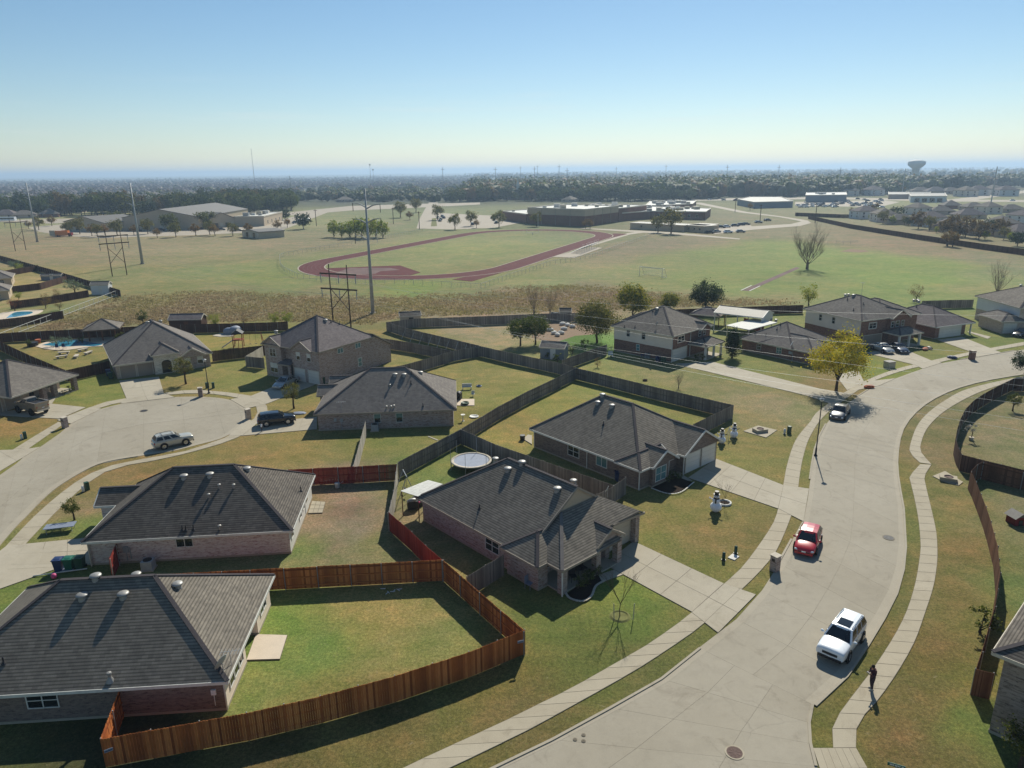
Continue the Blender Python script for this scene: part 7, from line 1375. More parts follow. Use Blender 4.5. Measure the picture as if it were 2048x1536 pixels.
# pool yard at left
def pool(out, water, label, z=.08):
    r = root('swimming_pool', G(*water[0]), 0, label, 'swimming pool'); o = np.array(G(*water[0])); f_ = lambda P: [tuple(q-o) for q in smooth(P2(P+[P[0]]), 40)[0][:-1]]; MB().prism(f_(out), 0, z, bottom=False).build('deck', 'pool_deck', r); MB().prism(f_(water), 0, z+.015, bottom=False).build('water', 'pool_water', r)
pool([(70, 693), (95, 684), (130, 680), (175, 677), (240, 674), (236, 682), (215, 692), (180, 694), (130, 701), (95, 699)], [(84, 691), (108, 685), (140, 681.5), (165, 682), (183, 686), (205, 689), (190, 693), (160, 692.5), (130, 694), (100, 692)], 'free-form blue swimming pool with pale deck')
pool([(-30, 640), (0, 627), (40, 622), (84, 620), (80, 626), (62, 632), (10, 642)], [(12, 637), (26, 627), (40, 624), (64, 624), (62, 628), (40, 633)], 'turquoise swimming pool in the far left yard')
g_ = House(None, 2.3, 20, 'hipped brown-roofed gazebo on posts beside the pool', 'shingle_taupe', 'dark_timber', 'wood_brown', world=G(183, 683), name='gazebo', cat='gazebo'); g_.roof((-1.2, -1.2, 5.2, 5.2), .5)
for x, y in ((-.2, -.2), (4.2, -.2), (4.2, 4.2), (-.2, 4.2), (2, -.2)): g_.column(x, y, .22, 2.2)
for i, (u, v, lb) in enumerate([(128, 708, 'rear left pale stone bench on the pool lawn'), (124, 716, 'front left pale stone bench on the pool lawn'), (166, 702, 'pale stone bench nearest the pool'), (177, 708, 'pale stone bench right of the nearest one'), (153, 715, 'low pale bench in the middle of the pool lawn')]): r = root('stone_bench', G(u, v), .3+i*.4, lb, 'bench'); MB().box(-.9, -.3, .3, .9, .3, .42).build('seat', 'pale_stone', r); [MB().box(x-.15, -.22, 0, x+.15, .22, .3).build('leg', 'pale_stone', r) for x in (-.6, .6)]
for i, (u, v) in enumerate([(116, 700), (129, 699)]): chair((u, v), 1.0, ('dark lounge chair, left one at the pool edge', 'dark lounge chair, right one at the pool edge')[i], 'blue_plastic', .1)
item('terracotta_pot', (77, 686), 'orange terracotta planter at the pool corner', 'planter', lambda m_: m_.cyl((0, 0, 0), .35, .5, .7, 12), 'terracotta'); item('hot_tub', (66, 692), 'dark hot tub at the pool corner', 'hot tub', lambda m_: m_.cyl((0, 0, 0), .9, .9, .7, 14), 'black_metal')
# sheds and covers
def shed(px, head, w_, d, z, label, wall='siding_tan', sh='shingle_dark', doorm='siding_white', pitch=.5, name='shed'):
    h = House(None, z, head, label, sh, 'trim_cream', wall, world=G(*px), name=name, cat='shed'); h.roof((0, 0, w_, d), pitch, 'x', 'gg', gm=wall, over=.15); h.walls([(.15, .15), (w_-.15, .15), (w_-.15, d-.15), (.15, d-.15)], found=False); h.door(0, w_/2, .9, 1.8, doorm, 0, False); return h
shed((338, 662), 3, 6.6, 3.4, 2.3, 'long brown shed with pale gable end behind the arch-front house', 'wood_dark', 'shingle_violet', 'wood_brown'); shed((800, 654), 12, 4.4, 2.6, 2.2, 'small dark-roofed shed with a black doorway inside the fence corner', 'siding_tan', 'shingle_darkest', 'black_metal')
shed((1118, 643), -5, 2.6, 2.2, 2.1, 'small pale shed with a black roof against the back fence', 'brick_tan', 'shingle_darkest'); shed((1078, 717), -20, 4.4, 3.0, 2.0, 'blue-grey garden shed with a gabled grey roof behind the fence', 'siding_bluegrey', 'shingle_grey', 'siding_pale'); shed((1102, 642), -5, 1.6, 1.0, 1.5, 'tiny pale storage locker beside the black-roofed shed', 'brick_tan', 'roof_grey_metal')
shed((182, 590), 8, 4.6, 3.0, 2.6, 'pale green shed at the point of the left field fence', 'siding_pale', 'roof_grey_metal'); shed((81, 561), 5, 6.0, 2.0, 1.4, 'low blue-grey lean-to behind the middle left yard', 'siding_bluegrey', 'shingle_grey')
cp = House(None, 3.4, -38, 'open metal carport with pale gabled roof and posts', 'roof_grey_metal', 'trim_white', 'siding_pale', world=G(1425, 659), name='carport', cat='carport'); cp.roof((0, 0, 9.5, 6.2), .3, 'x', 'gg', gm='siding_pale', over=.05)
for x in (.2, 4.7, 9.3):
    for y in (.2, 6.0): cp.column(x, y, .16, 3.3, 'trim_white')
cp.box('end_wall', 9.3, .3, 2.2, 9.36, 5.9, 3.3, 'siding_pale')
tt = House(None, 2.3, -30, 'brown-roofed tent gazebo behind the cream two-storey house', 'shingle_violet', 'trim_cream', 'wood_brown', world=G(1378, 650), name='gazebo', cat='gazebo'); tt.roof((0, 0, 6, 5), .5)
for x in (.2, 5.8):
    for y in (.2, 4.8): tt.column(x, y, .14, 2.2)
pc_ = House(None, 2.4, -53, 'flat white patio cover behind the dark-roofed brick house', 'roof_white', 'trim_white', 'siding_white', world=G(1450, 676), name='patio_cover', cat='patio cover'); pc_.plane([(0, 0, 2.4), (5, 0, 2.4), (5, 8.5, 2.6), (0, 8.5, 2.6)])
for x in (.2, 4.8): pc_.column(x, .2, .12, 2.3)
# playset
r = root('playset', G(478, 694), .2, 'wooden climbing frame with dark canopy, slide and swing arm', 'playset')
for x in (-.8, .8):
    for y in (-.8, .8): MB().box(x-.06, y-.06, 0, x+.06, y+.06, 2.7).build('post', 'play_wood', r)
MB().box(-.9, -.9, 1.35, .9, .9, 1.45).build('platform', 'play_wood', r); mb = MB(); mb.raw([(-1, -1, 2.6), (1, -1, 2.6), (1, 1, 2.6), (-1, 1, 2.6), (0, -1, 3.3), (0, 1, 3.3)], [(0, 1, 4), (2, 3, 5), (1, 2, 5, 4), (3, 0, 4, 5)]); mb.build('canopy', 'vent_dark', r)
MB().tube([(.8, 0, 2.5), (4.0, 0, 2.4)], .07, 6).build('swing_beam', 'play_wood', r); [MB().tube([(4.0, 0, 2.4), (4.3, y, 0)], .06, 5).build('leg', 'play_wood', r) for y in (-1.0, 1.0)]; mb = MB(); beam(mb, (-.9, -.2, 1.4), (-2.8, -.6, .2), .5, .06); mb.build('slide', 'blue_plastic', r)
[MB().tube([(x, 0, 2.4), (x, 0, .5)], .02, 4).box(x-.2, -.1, .45, x+.2, .1, .5).build('swing', 'black_metal', r) for x in (2.0, 3.0)]; MB().tube([(-.8, -1.0, 0), (-.2, -.9, 1.4)], .05).tube([(.1, -1.0, 0), (.2, -.9, 1.4)], .05).build('ladder', 'play_wood', r)
item('covered_furniture', (460, 668), 'grey tarpaulin-covered mound behind the playset, left', 'covered furniture', lambda m_: m_.ball((0, 0, .5), 1.1, 1.2, .8, .75, 12, 8), 'tarp_grey', smooth_=True); item('covered_furniture', (471, 667), 'pale blue-covered mound behind the playset, right', 'covered furniture', lambda m_: m_.ball((0, 0, .6), 1.2, 1.2, .8, .8, 12, 8), 'tarp_grey', 1.0, smooth_=True)
sheet('patio_pad', [(425, 672), (440, 667), (470, 666), (466, 673), (440, 674)], .08, 'pale_stone')
for i, (u, v) in enumerate([(1100, 662), (1108, 668), (1115, 672), (1122, 668), (1125, 650), (1135, 652), (1145, 655), (1128, 660)]): item('yard_stone', (u, v), 'pale boulder in the sandy play yard', 'boulder', lambda m_: m_.ball((0, 0, .3), .55, 1.4, .9, .65, 9, 6), 'white_block', i*.9, smooth_=False, group='pale boulders in the sandy yard')
for i, (u, v, m_n, lb) in enumerate([(1840, 697, 'green_plastic', 'green plastic toy on the far front lawn'), (1850, 700, 'terracotta', 'orange toy on the far front lawn'), (1858, 698, 'black_metal', 'dark toy barrow on the far front lawn'), (1904, 717, 'blue_plastic', 'blue-grey crate on the far verge'), (1738, 776, 'terracotta', 'heap of red-brown leaves on the verge')]): item('toy' if i < 3 else ('crate' if i == 3 else 'leaf_heap'), (u, v), lb, 'toy' if i < 3 else ('crate' if i == 3 else 'leaf heap'), lambda m_: m_.ball((0, 0, .2), .55, 1.5, .8, .5, 8, 5), m_n, i*.8)
# ================================================================== FAR FIELD
def zat(x, y, v):
    lo, hi = -5.0, 120.0
    for _ in range(40):
        m_ = (lo+hi)/2
        if PXY(x, y, m_)[1] > v: lo = m_
        else: hi = m_
    return (lo+hi)/2
# --- running track
TD = math.radians(67.5); tdx = np.array([math.cos(TD), math.sin(TD)]); tn = np.array([math.sin(TD), -math.cos(TD)])
tc = tdx*271.5+tn*-124.5
def oval(R, half, n=26):
    P = []
    for s_, a0 in ((1, -PI/2), (-1, PI/2)):
        for k in range(n+1): a = a0+PI*k/n; P.append(tc+tdx*(s_*half+R*math.cos(a))+(-tn)*R*math.sin(a))
    return P
def annulus(R0, R1, half, z, name, mat, parent):
    A, B = oval(R0, half), oval(R1, half); mb = MB(); n = len(A)
    for i in range(n):
        j = (i+1) % n; a, b, c_, d = A[i], A[j], B[j], B[i]; mb.face([(a[0], a[1], z), (b[0], b[1], z), (c_[0], c_[1], z), (d[0], d[1], z)])
    return mb.build(name, mat, parent)
tk = root('running_track', (0, 0, 0)); tag(tk, kind='structure')
annulus(30.3, 38.4, 56, .04, 'lanes', 'track_red', tk); annulus(38.4, 38.8, 56, .07, 'outer_kerb', 'concrete_far', tk); annulus(29.9, 30.3, 56, .07, 'inner_kerb', 'concrete_far', tk)
for k in range(1, 6): annulus(30.3+k*1.35-.04, 30.3+k*1.35+.04, 56, .046, 'lane_line', 'track_worn', tk)
def tq(pts, z, mat, nm): mb = MB(); q = [G(*p) for p in pts]; mb.prism(q, 0, z, bottom=False); mb.build(nm, mat, tk)
tq([(905, 559), (943, 563), (1100, 517), (1180, 487), (1255, 468), (1228, 467), (1160, 489), (1060, 521), (960, 548)], .055, 'track_red', 'straight_apron'); tq([(645, 537), (720, 534), (800, 531), (841, 545), (820, 551), (730, 551), (665, 551)], .05, 'track_red', 'jumping_area'); tq([(665, 548), (700, 536), (780, 536), (800, 540), (760, 543), (750, 548), (720, 549)], .058, 'track_worn', 'worn_patch')
# --- bleachers and pad
sheet('bleacher_pad', [(1104, 514), (1149, 516), (1205, 496), (1180, 494)], .08, 'concrete_far')
p0, p1 = np.array(G(1143, 507)), np.array(G(1178, 494)); d = p1-p0; L = np.hypot(*d); r = root('bleachers', (*p0, .08), math.atan2(d[1], d[0]), 'aluminium bleachers on a pale pad beside the running track', 'bleachers')
for k in range(6): MB().box(0, -k*.75-.1, .35+k*.35, L, -k*.75+.2, .4+k*.35).build('bench', 'galvanised', r)
for k in range(8): x = L*k/7; mb = MB(); beam(mb, (x, 0, .3), (x, -4.0, 2.1), .06, .08); mb.tube([(x, -4.0, 0), (x, -4.0, 3.1)], .04, 4).tube([(x, -2, 0), (x, -2, 1.2)], .04, 4); mb.build('frame', 'grey_steel', r)
MB().tube([(0, -4.0, 3.1), (L, -4.0, 3.1)], .04, 4).tube([(0, -4.0, 2.6), (L, -4.0, 2.6)], .04, 4).build('rail', 'galvanised', r)
# --- soccer goal
a, b = np.array(G(1279, 551)), np.array(G(1324, 556)); d = b-a; L = float(np.hypot(*d)); r = root('soccer_goal', (*a, 0), math.atan2(d[1], d[0]), 'white soccer goal frame on the sports field', 'soccer goal'); h_ = 2.6
mb = MB(); mb.tube([(0, 0, 0), (0, 0, h_), (L, 0, h_), (L, 0, 0)], .09, 6); mb.build('frame', 'trim_white', r); mb = MB(); [mb.tube([(x, 0, h_), (x, 1.0, h_), (x, 2.4, 0), (x, 0, 0)], .06, 5) for x in (0, L)]; mb.tube([(0, 2.4, 0), (L, 2.4, 0)], .06, 5); mb.build('back_frame', 'trim_white', r)
mb = MB(); [mb.tube([(x, .9, h_), (x, 2.4, 0)], .012, 3) for x in np.linspace(0, L, 24)]; [mb.tube([(0, .9+1.5*t_, h_*(1-t_)), (L, .9+1.5*t_, h_*(1-t_))], .012, 3) for t_ in np.linspace(0, 1, 9)]; mb.build('net', 'grey_steel', r)
def hgoal(u, v0, v1, w_, label):
    x, y = G(u, v0); H_ = zat(x, y, v1); r = root('goal_post', (x, y, 0), TD+PI/2, label, 'goal post'); MB().tube([(0, 0, 0), (0, 0, H_*.35)], .15, 5).build('post', 'paint_school_bus' if False else 'trim_white', r); MB().tube([(-w_/2, 0, H_), (-w_/2, 0, H_*.35), (w_/2, 0, H_*.35), (w_/2, 0, H_)], .09, 5).build('uprights', 'trim_white', r)
hgoal(1065, 470, 458, 6, 'white goal post inside the far end of the running track')
for u0, v0, lb in ((1076, 454, 'tall pale flagpole before the school gymnasium'), (755, 485, 'pale post near the willow clump')): x, y = G(u0, v0); r = root('pole', (x, y, 0), 0, lb, 'pole'); MB().tube([(0, 0, 0), (0, 0, zat(x, y, v0-26))], .12, 5).build('shaft', 'trim_white', r)
# --- pylons
def hframe(pa, pb, vt, arms, label, wood='dark_timber', braces=True):
    a, b = np.array(G(*pa)), np.array(G(*pb)); d = b-a; L = float(np.hypot(*d)); r = root('power_pylon', (*a, 0), math.atan2(d[1], d[0]), label, 'power pole'); H_ = zat(a[0], a[1], vt)
    for x in (0, L): MB().tube([(x, 0, -.2), (x, 0, H_)], [.15, .1], 8).build('pole', wood, r, True)
    for k in arms:
        z = H_*k; mb = MB(); beam(mb, (-L*.55, 0, z), (L*1.5, 0, z), .18, .3); mb.build('crossarm', wood, r)
        for x in (-L*.5, L*.5, L*1.45): MB().lathe([(.05, 0), (.1, -.2), (.1, -1.6), (.05, -1.8)], 6, c=(x, 0, z-.25)).build('insulator', 'grey_steel', r)
    if braces:
        mb = MB(); z0, z1 = H_*.28, H_*.62; beam(mb, (0, 0, z0), (L, 0, z1), .12, .16); beam(mb, (0, 0, z1), (L, 0, z0), .12, .16); mb.build('brace', wood, r)
    return a, b, H_
ha = hframe((667, 652), (702, 655), 528, (.86, .62), 'nearest timber H-frame power pole with two crossarms and X brace'); hb = hframe((225, 553), (254, 550), 460, (.88, .72), 'second timber H-frame power pole in the left field'); hc = hframe((31, 502), (52, 500), 438, (.9,), 'farthest timber H-frame power pole near the left edge')
def monopole(px, vt, arms, label, r0=.62):
    x, y = G(*px); H_ = zat(x, y, vt); r = root('steel_pylon', (x, y, 0), 0, label, 'steel pylon'); MB().tube([(0, 0, 0), (0, 0, H_)], [r0, r0*.35], 12).build('mast', 'grey_steel', r, True); MB().cyl((0, 0, 0), r0*1.6, r0*1.6, .3, 12).build('base', 'concrete_far', r)
    for v, s_ in arms:
        z = zat(x, y, v); MB().tube([(0, 0, z-.6), (s_*1.4, .3, z+.1), (s_*2.9, .6, z+.35)], [.16, .12, .06], 5).build('arm', 'grey_steel', r); MB().tube([(s_*2.9, .6, z+.3), (s_*2.9, .6, z-1.4)], .07, 5).build('insulator', 'vent_dark', r)
    return x, y, H_
m1 = monopole((746, 627), 378, [(409, -1), (412, 1), (441, -1), (440, 1), (474, -1)], 'nearest tall grey steel pylon rising through the horizon', .42); m2 = monopole((285, 528), 366, [(392, -1), (394, 1), (408, -1), (410, 1)], 'second grey steel pylon in the left field', .5); m3 = monopole((75, 484), 366, [(380, -1), (382, 1), (396, -1)], 'third grey steel pylon at far left', .5)
def wire(a, b, sag, r, nseg=22, rad=.012):
    a, b = Vector(a), Vector(b); P = [a.lerp(b, k/nseg)-Vector((0, 0, sag*4*(k/nseg)*(1-k/nseg))) for k in range(nseg+1)]; MB().tube(P, rad, 3).build('wire', 'grey_steel', r)
wr_ = root('power_lines', (0, 0, 0), 0, 'thin grey power lines crossing from the timber pylon over the houses to the right', 'power lines'); zz = ha[2]; dv = (ha[1]-ha[0]); ee = np.array([80.0, 50.0]); ez = [19, 14, 10, 8, 6, 4.5]
for k, (tt_, zf) in enumerate(((-.5, .84), (.5, .84), (1.45, .84), (-.5, .6), (.5, .6), (1.45, .6))):
    p = ha[0]+dv*tt_; wire((p[0], p[1], zz*zf-.9), (ee[0]+tt_*3, ee[1]-tt_*3, ez[k]), 2.5, wr_)
    q = hb[0]+(hb[1]-hb[0])*tt_; wire((p[0], p[1], zz*zf-.9), (q[0], q[1], hb[2]*(zf+.02)-1), 3.0, wr_); s_ = hc[0]+(hc[1]-hc[0])*tt_; wire((q[0], q[1], hb[2]*(zf+.02)-1), (s_[0], s_[1], hc[2]*.85), 3.0, wr_)
for (u, v) in ((1520, 442), (1630, 446), (1470, 424), (787, 448), (633, 452), (839, 459)):
    x, y = G(u, v); r = root('utility_pole', (x, y, 0), 0, 'thin timber utility pole standing beyond the sports field', 'utility pole', 'utility poles beyond the field'); H_ = 9.5; MB().tube([(0, 0, 0), (0, 0, H_)], .2, 5).build('pole', 'dark_timber', r); MB().box(-1.1, -.06, H_-.7, 1.1, .06, H_-.5).build('crossarm', 'dark_timber', r)
# --- school
def flat(name, base, h, label, wall, roofm='roof_white', cat='building', units=0, parap=.5, band=None, topz=None):
    Q = [np.array(p) for p in base]; o = Q[0]; r = root(name, (*o, 0), 0, label, cat); P = [tuple(q-o) for q in Q]; a = sum(P[i][0]*P[(i+1) % len(P)][1]-P[(i+1) % len(P)][0]*P[i][1] for i in range(len(P)))
    if a < 0: P = P[::-1]
    MB().prism(P, 0, h if not band else h*.62, bottom=False).build('wall', wall, r)
    if band: MB().prism(P, h*.62+.001, h, bottom=False).build('wall', band, r)
    mb = MB()
    for i in range(len(P)): a_, b_ = P[i], P[(i+1) % len(P)]; beam(mb, (a_[0], a_[1], h+parap), (b_[0], b_[1], h+parap), .5, parap+.1)
    mb.build('parapet', 'trim_cream', r); mb = MB(); mb.face([(p[0], p[1], h+.06) for p in P]); mb.build('roof', roofm, r)
    A = np.array(P); c = A.mean(0); rr = random.Random(len(label))
    for k in range(units):
        i = rr.randrange(len(P)); t_ = rr.random(); q = (A[i]*(1-t_)+A[(i+1) % len(P)]*t_); q = c+(q-c)*rr.uniform(.15, .8); s_ = rr.uniform(.9, 1.9); MB().box(q[0]-s_, q[1]-s_*.7, h+.07, q[0]+s_, q[1]+s_*.7, h+.07+s_*1.1).build('rooftop_unit', rr.choice(['white_block', 'galvanised', 'tan_metal']), r)
    return r, P, h
def wins(r, P, i, n, z0, z1, w_, mat='glass_dark', t0=.08, t1=.92):
    a, b = np.array(P[i]), np.array(P[(i+1) % len(P)]); d = b-a; L = np.hypot(*d); ang = math.atan2(d[1], d[0])
    for k in range(n):
        q = a+d*(t0+(t1-t0)*(k+.5)/n); mb = MB(); mb.box(-w_/2, -.08, z0, w_/2, .02, z1, ang=ang, org=(q[0], q[1], 0)); o = mb.build('window', 'trim_cream', r); mb = MB(); mb.box(-w_/2+.12, -.12, z0+.12, w_/2-.12, -.05, z1-.12, ang=ang, org=(q[0], q[1], 0)); mb.build('pane', mat, o)
A0, B0, C0 = np.array([10.3, 432.]), np.array([41.2, 404.4]), np.array([64.8, 440.3]); D0 = A0+C0-B0
r, P, h = flat('school_gym', [A0, B0, C0, D0], 9.0, 'tall brick school gymnasium block with cream upper band and white roof', 'brick_red', units=8, band='siding_tan')
for i in range(4):
    a, b = np.array(P[i]), np.array(P[(i+1) % 4])
    for k in range(1, 4): q = a+(b-a)*k/4; MB().box(-.12, -.12, 0, .12, .12, 9, org=(q[0], q[1], 0)).build('pilaster', 'trim_tan', r)
ax_ = (B0-A0)/np.hypot(*(B0-A0)); ay_ = (C0-B0)/np.hypot(*(C0-B0))
r, P, h = flat('school_wing', [A0-ax_*1, A0-ax_*34+ay_*18, A0-ax_*22+ay_*70, D0+ay_*12, D0], 5.2, 'low brick school wing with white roof crowded with units, left of the gymnasium', 'brick_red', units=26); wins(r, P, 0, 8, 1.5, 3.4, 2.0)
flat('school_wing', [D0+ay_*.5, C0+ay_*.5, C0+ay_*42, D0+ay_*40], 7.6, 'white-roofed school block behind the gymnasium', 'brick_red', units=12)
E1, E2, E3 = np.array(G(1236, 443)), np.array(G(1300, 438)), np.array(G(1410, 440)); r, P, h = flat('school_wing', [E1, E2, E3, E3+np.array([14, 40.]), E2+np.array([12, 60.]), E1+np.array([16, 62.])], 4.6, 'low brick school wing with white roof, right of the gymnasium', 'brick_red', units=26); wins(r, P, 1, 6, 1.2, 3.2, 1.8)
flat('school_wing', [np.array(G(1290, 424)), np.array(G(1384, 420)), np.array(G(1392, 412)), np.array(G(1300, 413))], 4.2, 'rearmost low school wing with many white rooftop boxes', 'brick_red', units=22)
flat('canopy', [np.array(G(1030, 442)), np.array(G(1056, 441)), np.array(G(1056, 436)), np.array(G(1032, 437))], 3.6, 'white flat canopy at the school entrance', 'trim_tan', units=0, cat='canopy')
for k, (p, q, lb) in enumerate((((1260, 458), (1368, 464), 'long pale portable classroom nearest the trees'), ((1369, 463), (1408, 466), 'pale portable classroom beside the parked cars'), ((1410, 465), (1437, 461), 'small pale portable classroom at the end of the row'))):
    a, b = np.array(G(*p)), np.array(G(*q)); d = (b-a)/np.hypot(*(b-a)); n = np.array([-d[1], d[0]]); r, P, h = flat('portable_classroom', [a, b, b+n*10, a+n*10], 3.2, lb, 'siding_tan', 'roof_grey_metal', units=0, parap=.1); wins(r, P, 0, 3, 1.0, 2.4, 1.2)
# --- warehouses at left: low gabled halls
def hall(name, A, B, C_, h, rise, label, wall='siding_tan', roofm='roof_grey_metal', cat='warehouse'):
    A, B, C_ = [np.array(p) for p in (A, B, C_)]; ex = (B-A)/np.hypot(*(B-A)); L = np.hypot(*(B-A)); n = np.array([-ex[1], ex[0]]); D = float((C_-B)@n); D = max(12, D); r = root(name, (*A, 0), math.atan2(ex[1], ex[0]), label, cat)
    mb = MB(); w0 = [(0, 0, 0), (L, 0, 0), (L, 0, h), (L/2, 0, h+rise), (0, 0, h)]; w1 = [(p[0], D, p[2]) for p in w0]; mb.face(w0); mb.face(w1[::-1]); mb.face([w0[1], w1[1], w1[2], w0[2]]); mb.face([w1[0], w0[0], w0[4], w1[4]]); mb.build('wall', wall, r)
    for s_ in (0, 1):
        x0, x1 = (-.4, L/2) if s_ == 0 else (L+.4, L/2); mb = MB(); q = [(x0, -.4, h-.1), (x1, -.4, h+rise+.05), (x1, D+.4, h+rise+.05), (x0, D+.4, h-.1)]; q = q[::-1] if s_ == 0 else q; mb.face(q); mb.face([(p[0], p[1], p[2]-.3) for p in q[::-1]])
        for i in range(4): a_, b_ = q[i], q[(i+1) % 4]; mb.face([(a_[0], a_[1], a_[2]-.3), (b_[0], b_[1], b_[2]-.3), b_, a_])
        mb.build('roof', roofm, r)
    for k in range(5): x = L*(k+.5)/5; MB().box(x-1, -.06, .2, x+1, .03, 2.6).build('doorway', 'glass_dark' if k % 2 else 'garage_beige', r)
    return r
hall('warehouse', G(131, 460), G(212, 464), G(250, 456), 5.0, 3.0, 'low tan gabled hall at the left end of the warehouse row'); hall('warehouse', G(248, 461), G(400, 459), G(425, 440), 7.2, 4.2, 'largest grey gabled hall in the middle of the warehouse row')
hall('warehouse', G(418, 457), G(470, 453), G(515, 446), 5.2, 3.4, 'gabled tan hall right of the largest warehouse'); r, P, h = flat('warehouse', [np.array(G(470, 453)), np.array(G(529, 452)), np.array(G(566, 441)), np.array(G(520, 443))], 5.4, 'flat-roofed tan block with rooftop units at the right end of the warehouses', 'siding_tan', units=10); wins(r, P, 1, 4, 1.0, 3.0, 2)
hall('field_shed', G(485, 474), G(519, 478), G(531, 470), 3.4, .7, 'small tan metal shed at the edge of the left field', 'tan_metal', 'roof_grey_metal', 'shed')
# --- other far buildings
flat('commercial_building', [np.array(G(1474, 410)), np.array(G(1508, 417)), np.array(G(1585, 415)), np.array(G(1560, 404)), np.array(G(1500, 404))], 4.5, 'dark green low-roofed building left of the packed car lot', 'siding_bluegrey', 'roof_grey_metal'); flat('commercial_building', [np.array(G(1610, 405)), np.array(G(1692, 404)), np.array(G(1690, 397)), np.array(G(1612, 398))], 6.0, 'blue-grey building with a bright white roof by the packed car lot', 'siding_bluegrey', units=5)
r, P, h = flat('commercial_building', [np.array(G(1820, 405)), np.array(G(1892, 405)), np.array(G(1888, 397)), np.array(G(1816, 397))], 5.0, 'pale building with dark doorways and a broad grey roof', 'siding_pale', 'roof_grey_metal'); wins(r, P, 0, 4, .3, 3.6, 4)
flat('commercial_building', [np.array(G(1360, 398)), np.array(G(1425, 396)), np.array(G(1425, 391)), np.array(G(1360, 392))], 4.0, 'long low brown building before the tree belt', 'brick_red', 'shingle_grey'); flat('commercial_building', [np.array(G(1776, 398)), np.array(G(1860, 398)), np.array(G(1860, 392)), np.array(G(1776, 392))], 4.0, 'strip of shops with red fascia along the far road', 'brick_tan', 'roof_grey_metal')
for (u, v, w_, h_, lb) in ((1000, 362, 75, 8, 'broad white-roofed warehouse beyond the tree belt'), (1040, 360, 40, 6, 'smaller white-roofed warehouse right of the broad one'), (760, 375, 40, 9, 'pale gabled church hall among the trees'), (700, 376, 34, 5, 'low white building left of the pale hall'), (808, 372, 30, 6, 'pale roof right of the church hall'), (452, 358, 90, 7, 'thin white roof in the far left plain'), (1420, 341, 260, 14, 'cluster of white roofs near the horizon'), (1195, 345, 160, 16, 'pale industrial block near the horizon'), (1797, 352, 50, 14, 'pale tank-like building left of the water tower')):
    c = np.array(G(u, v)); flat('distant_building', [c, c+[w_, 0], c+[w_, w_*.5], c+[0, w_*.5]], h_, lb, 'siding_tan')
c = np.array(G(1036, 399)); r = root('church', (*c, 0), 0, 'brown church with a white steeple among the trees', 'church'); MB().box(-13, -6, 0, 13, 12, 5).build('wall', 'brick_red', r); mb = MB(); mb.raw([(-14, -7, 5), (14, -7, 5), (14, 13, 5), (-14, 13, 5), (0, -7, 10), (0, 13, 10)], [(0, 1, 4), (2, 3, 5), (1, 2, 5, 4), (3, 0, 4, 5)]); mb.build('roof', 'shingle_taupe', r); MB().box(-1.6, -1, 8, 1.6, 2.2, 14.5).build('belfry', 'trim_white', r); MB().cyl((0, .6, 14.5), 1.5, .1, 10, 8).build('spire', 'trim_white', r)
# water tower
ang = math.atan2(*G(1829, 358)); dd = 1650.; wx, wy = math.sin(ang)*dd, math.cos(ang)*dd; Ht = zat(wx, wy, 319); r = root('water_tower', (wx, wy, 0), 0, 'white water tower with a wide bowl standing on the right horizon', 'water tower'); k_ = Ht
MB().lathe([(7, 0), (6.6, k_*.3), (6.6, k_*.62)], 24).build('pedestal', 'tan_metal', r, True); MB().lathe([(6.6, k_*.6), (11, k_*.68), (15, k_*.76), (15.6, k_*.82)], 28).build('bowl', 'roof_white', r, True); MB().lathe([(15.6, k_*.82), (15.6, k_*.9), (12, k_*.95), (5, k_*.99), (.01, k_)], 28).build('dome', 'roof_white', r, True)
# masts
for (u, v0, v1, rr_, lb) in ((508, 346, 297, .55, 'very thin radio mast rising from the left horizon'), (742, 368, 328, .5, 'lattice radio mast topped with antennas left of centre'), (748, 372, 338, .4, 'thin mast just right of the lattice one')):
    a_ = math.atan2(*G(u, max(v0, 352))); dd = 1300.; x, y = math.sin(a_)*dd, math.cos(a_)*dd; r = root('radio_mast', (x, y, 0), 0, lb, 'radio mast'); Hm = zat(x, y, v1); MB().tube([(0, 0, 0), (0, 0, Hm)], [rr_, rr_*.5], 4).build('mast', 'grey_steel', r); MB().box(-1.1, -1.1, Hm-2.4, 1.1, 1.1, Hm).build('antenna', 'grey_steel', r) if u != 508 else None
for (u, dd, vt) in ((886, 900, 334), (991, 900, 334), (1041, 1200, 332), (1069, 900, 333), (1075, 1300, 330), (1118, 1000, 329), (1134, 800, 336), (1232, 1200, 334), (1331, 1200, 329), (1453, 1000, 330), (1556, 1000, 330), (1679, 900, 335), (1808, 900, 337), (1990, 700, 333), (580, 800, 352)):
    a_ = math.atan2(*G(u, 360)); x, y = math.sin(a_)*dd, math.cos(a_)*dd; r = root('distant_pylon', (x, y, 0), 0, 'slim distant power pylon on the horizon', 'power pole', 'slim pylons along the horizon'); Hm = zat(x, y, vt); MB().tube([(0, 0, 0), (0, 0, Hm)], [.5, .3], 4).build('mast', 'grey_steel', r); MB().box(-2.2, -.2, Hm-3, 2.2, .2, Hm-2.6).build('crossarm', 'grey_steel', r)
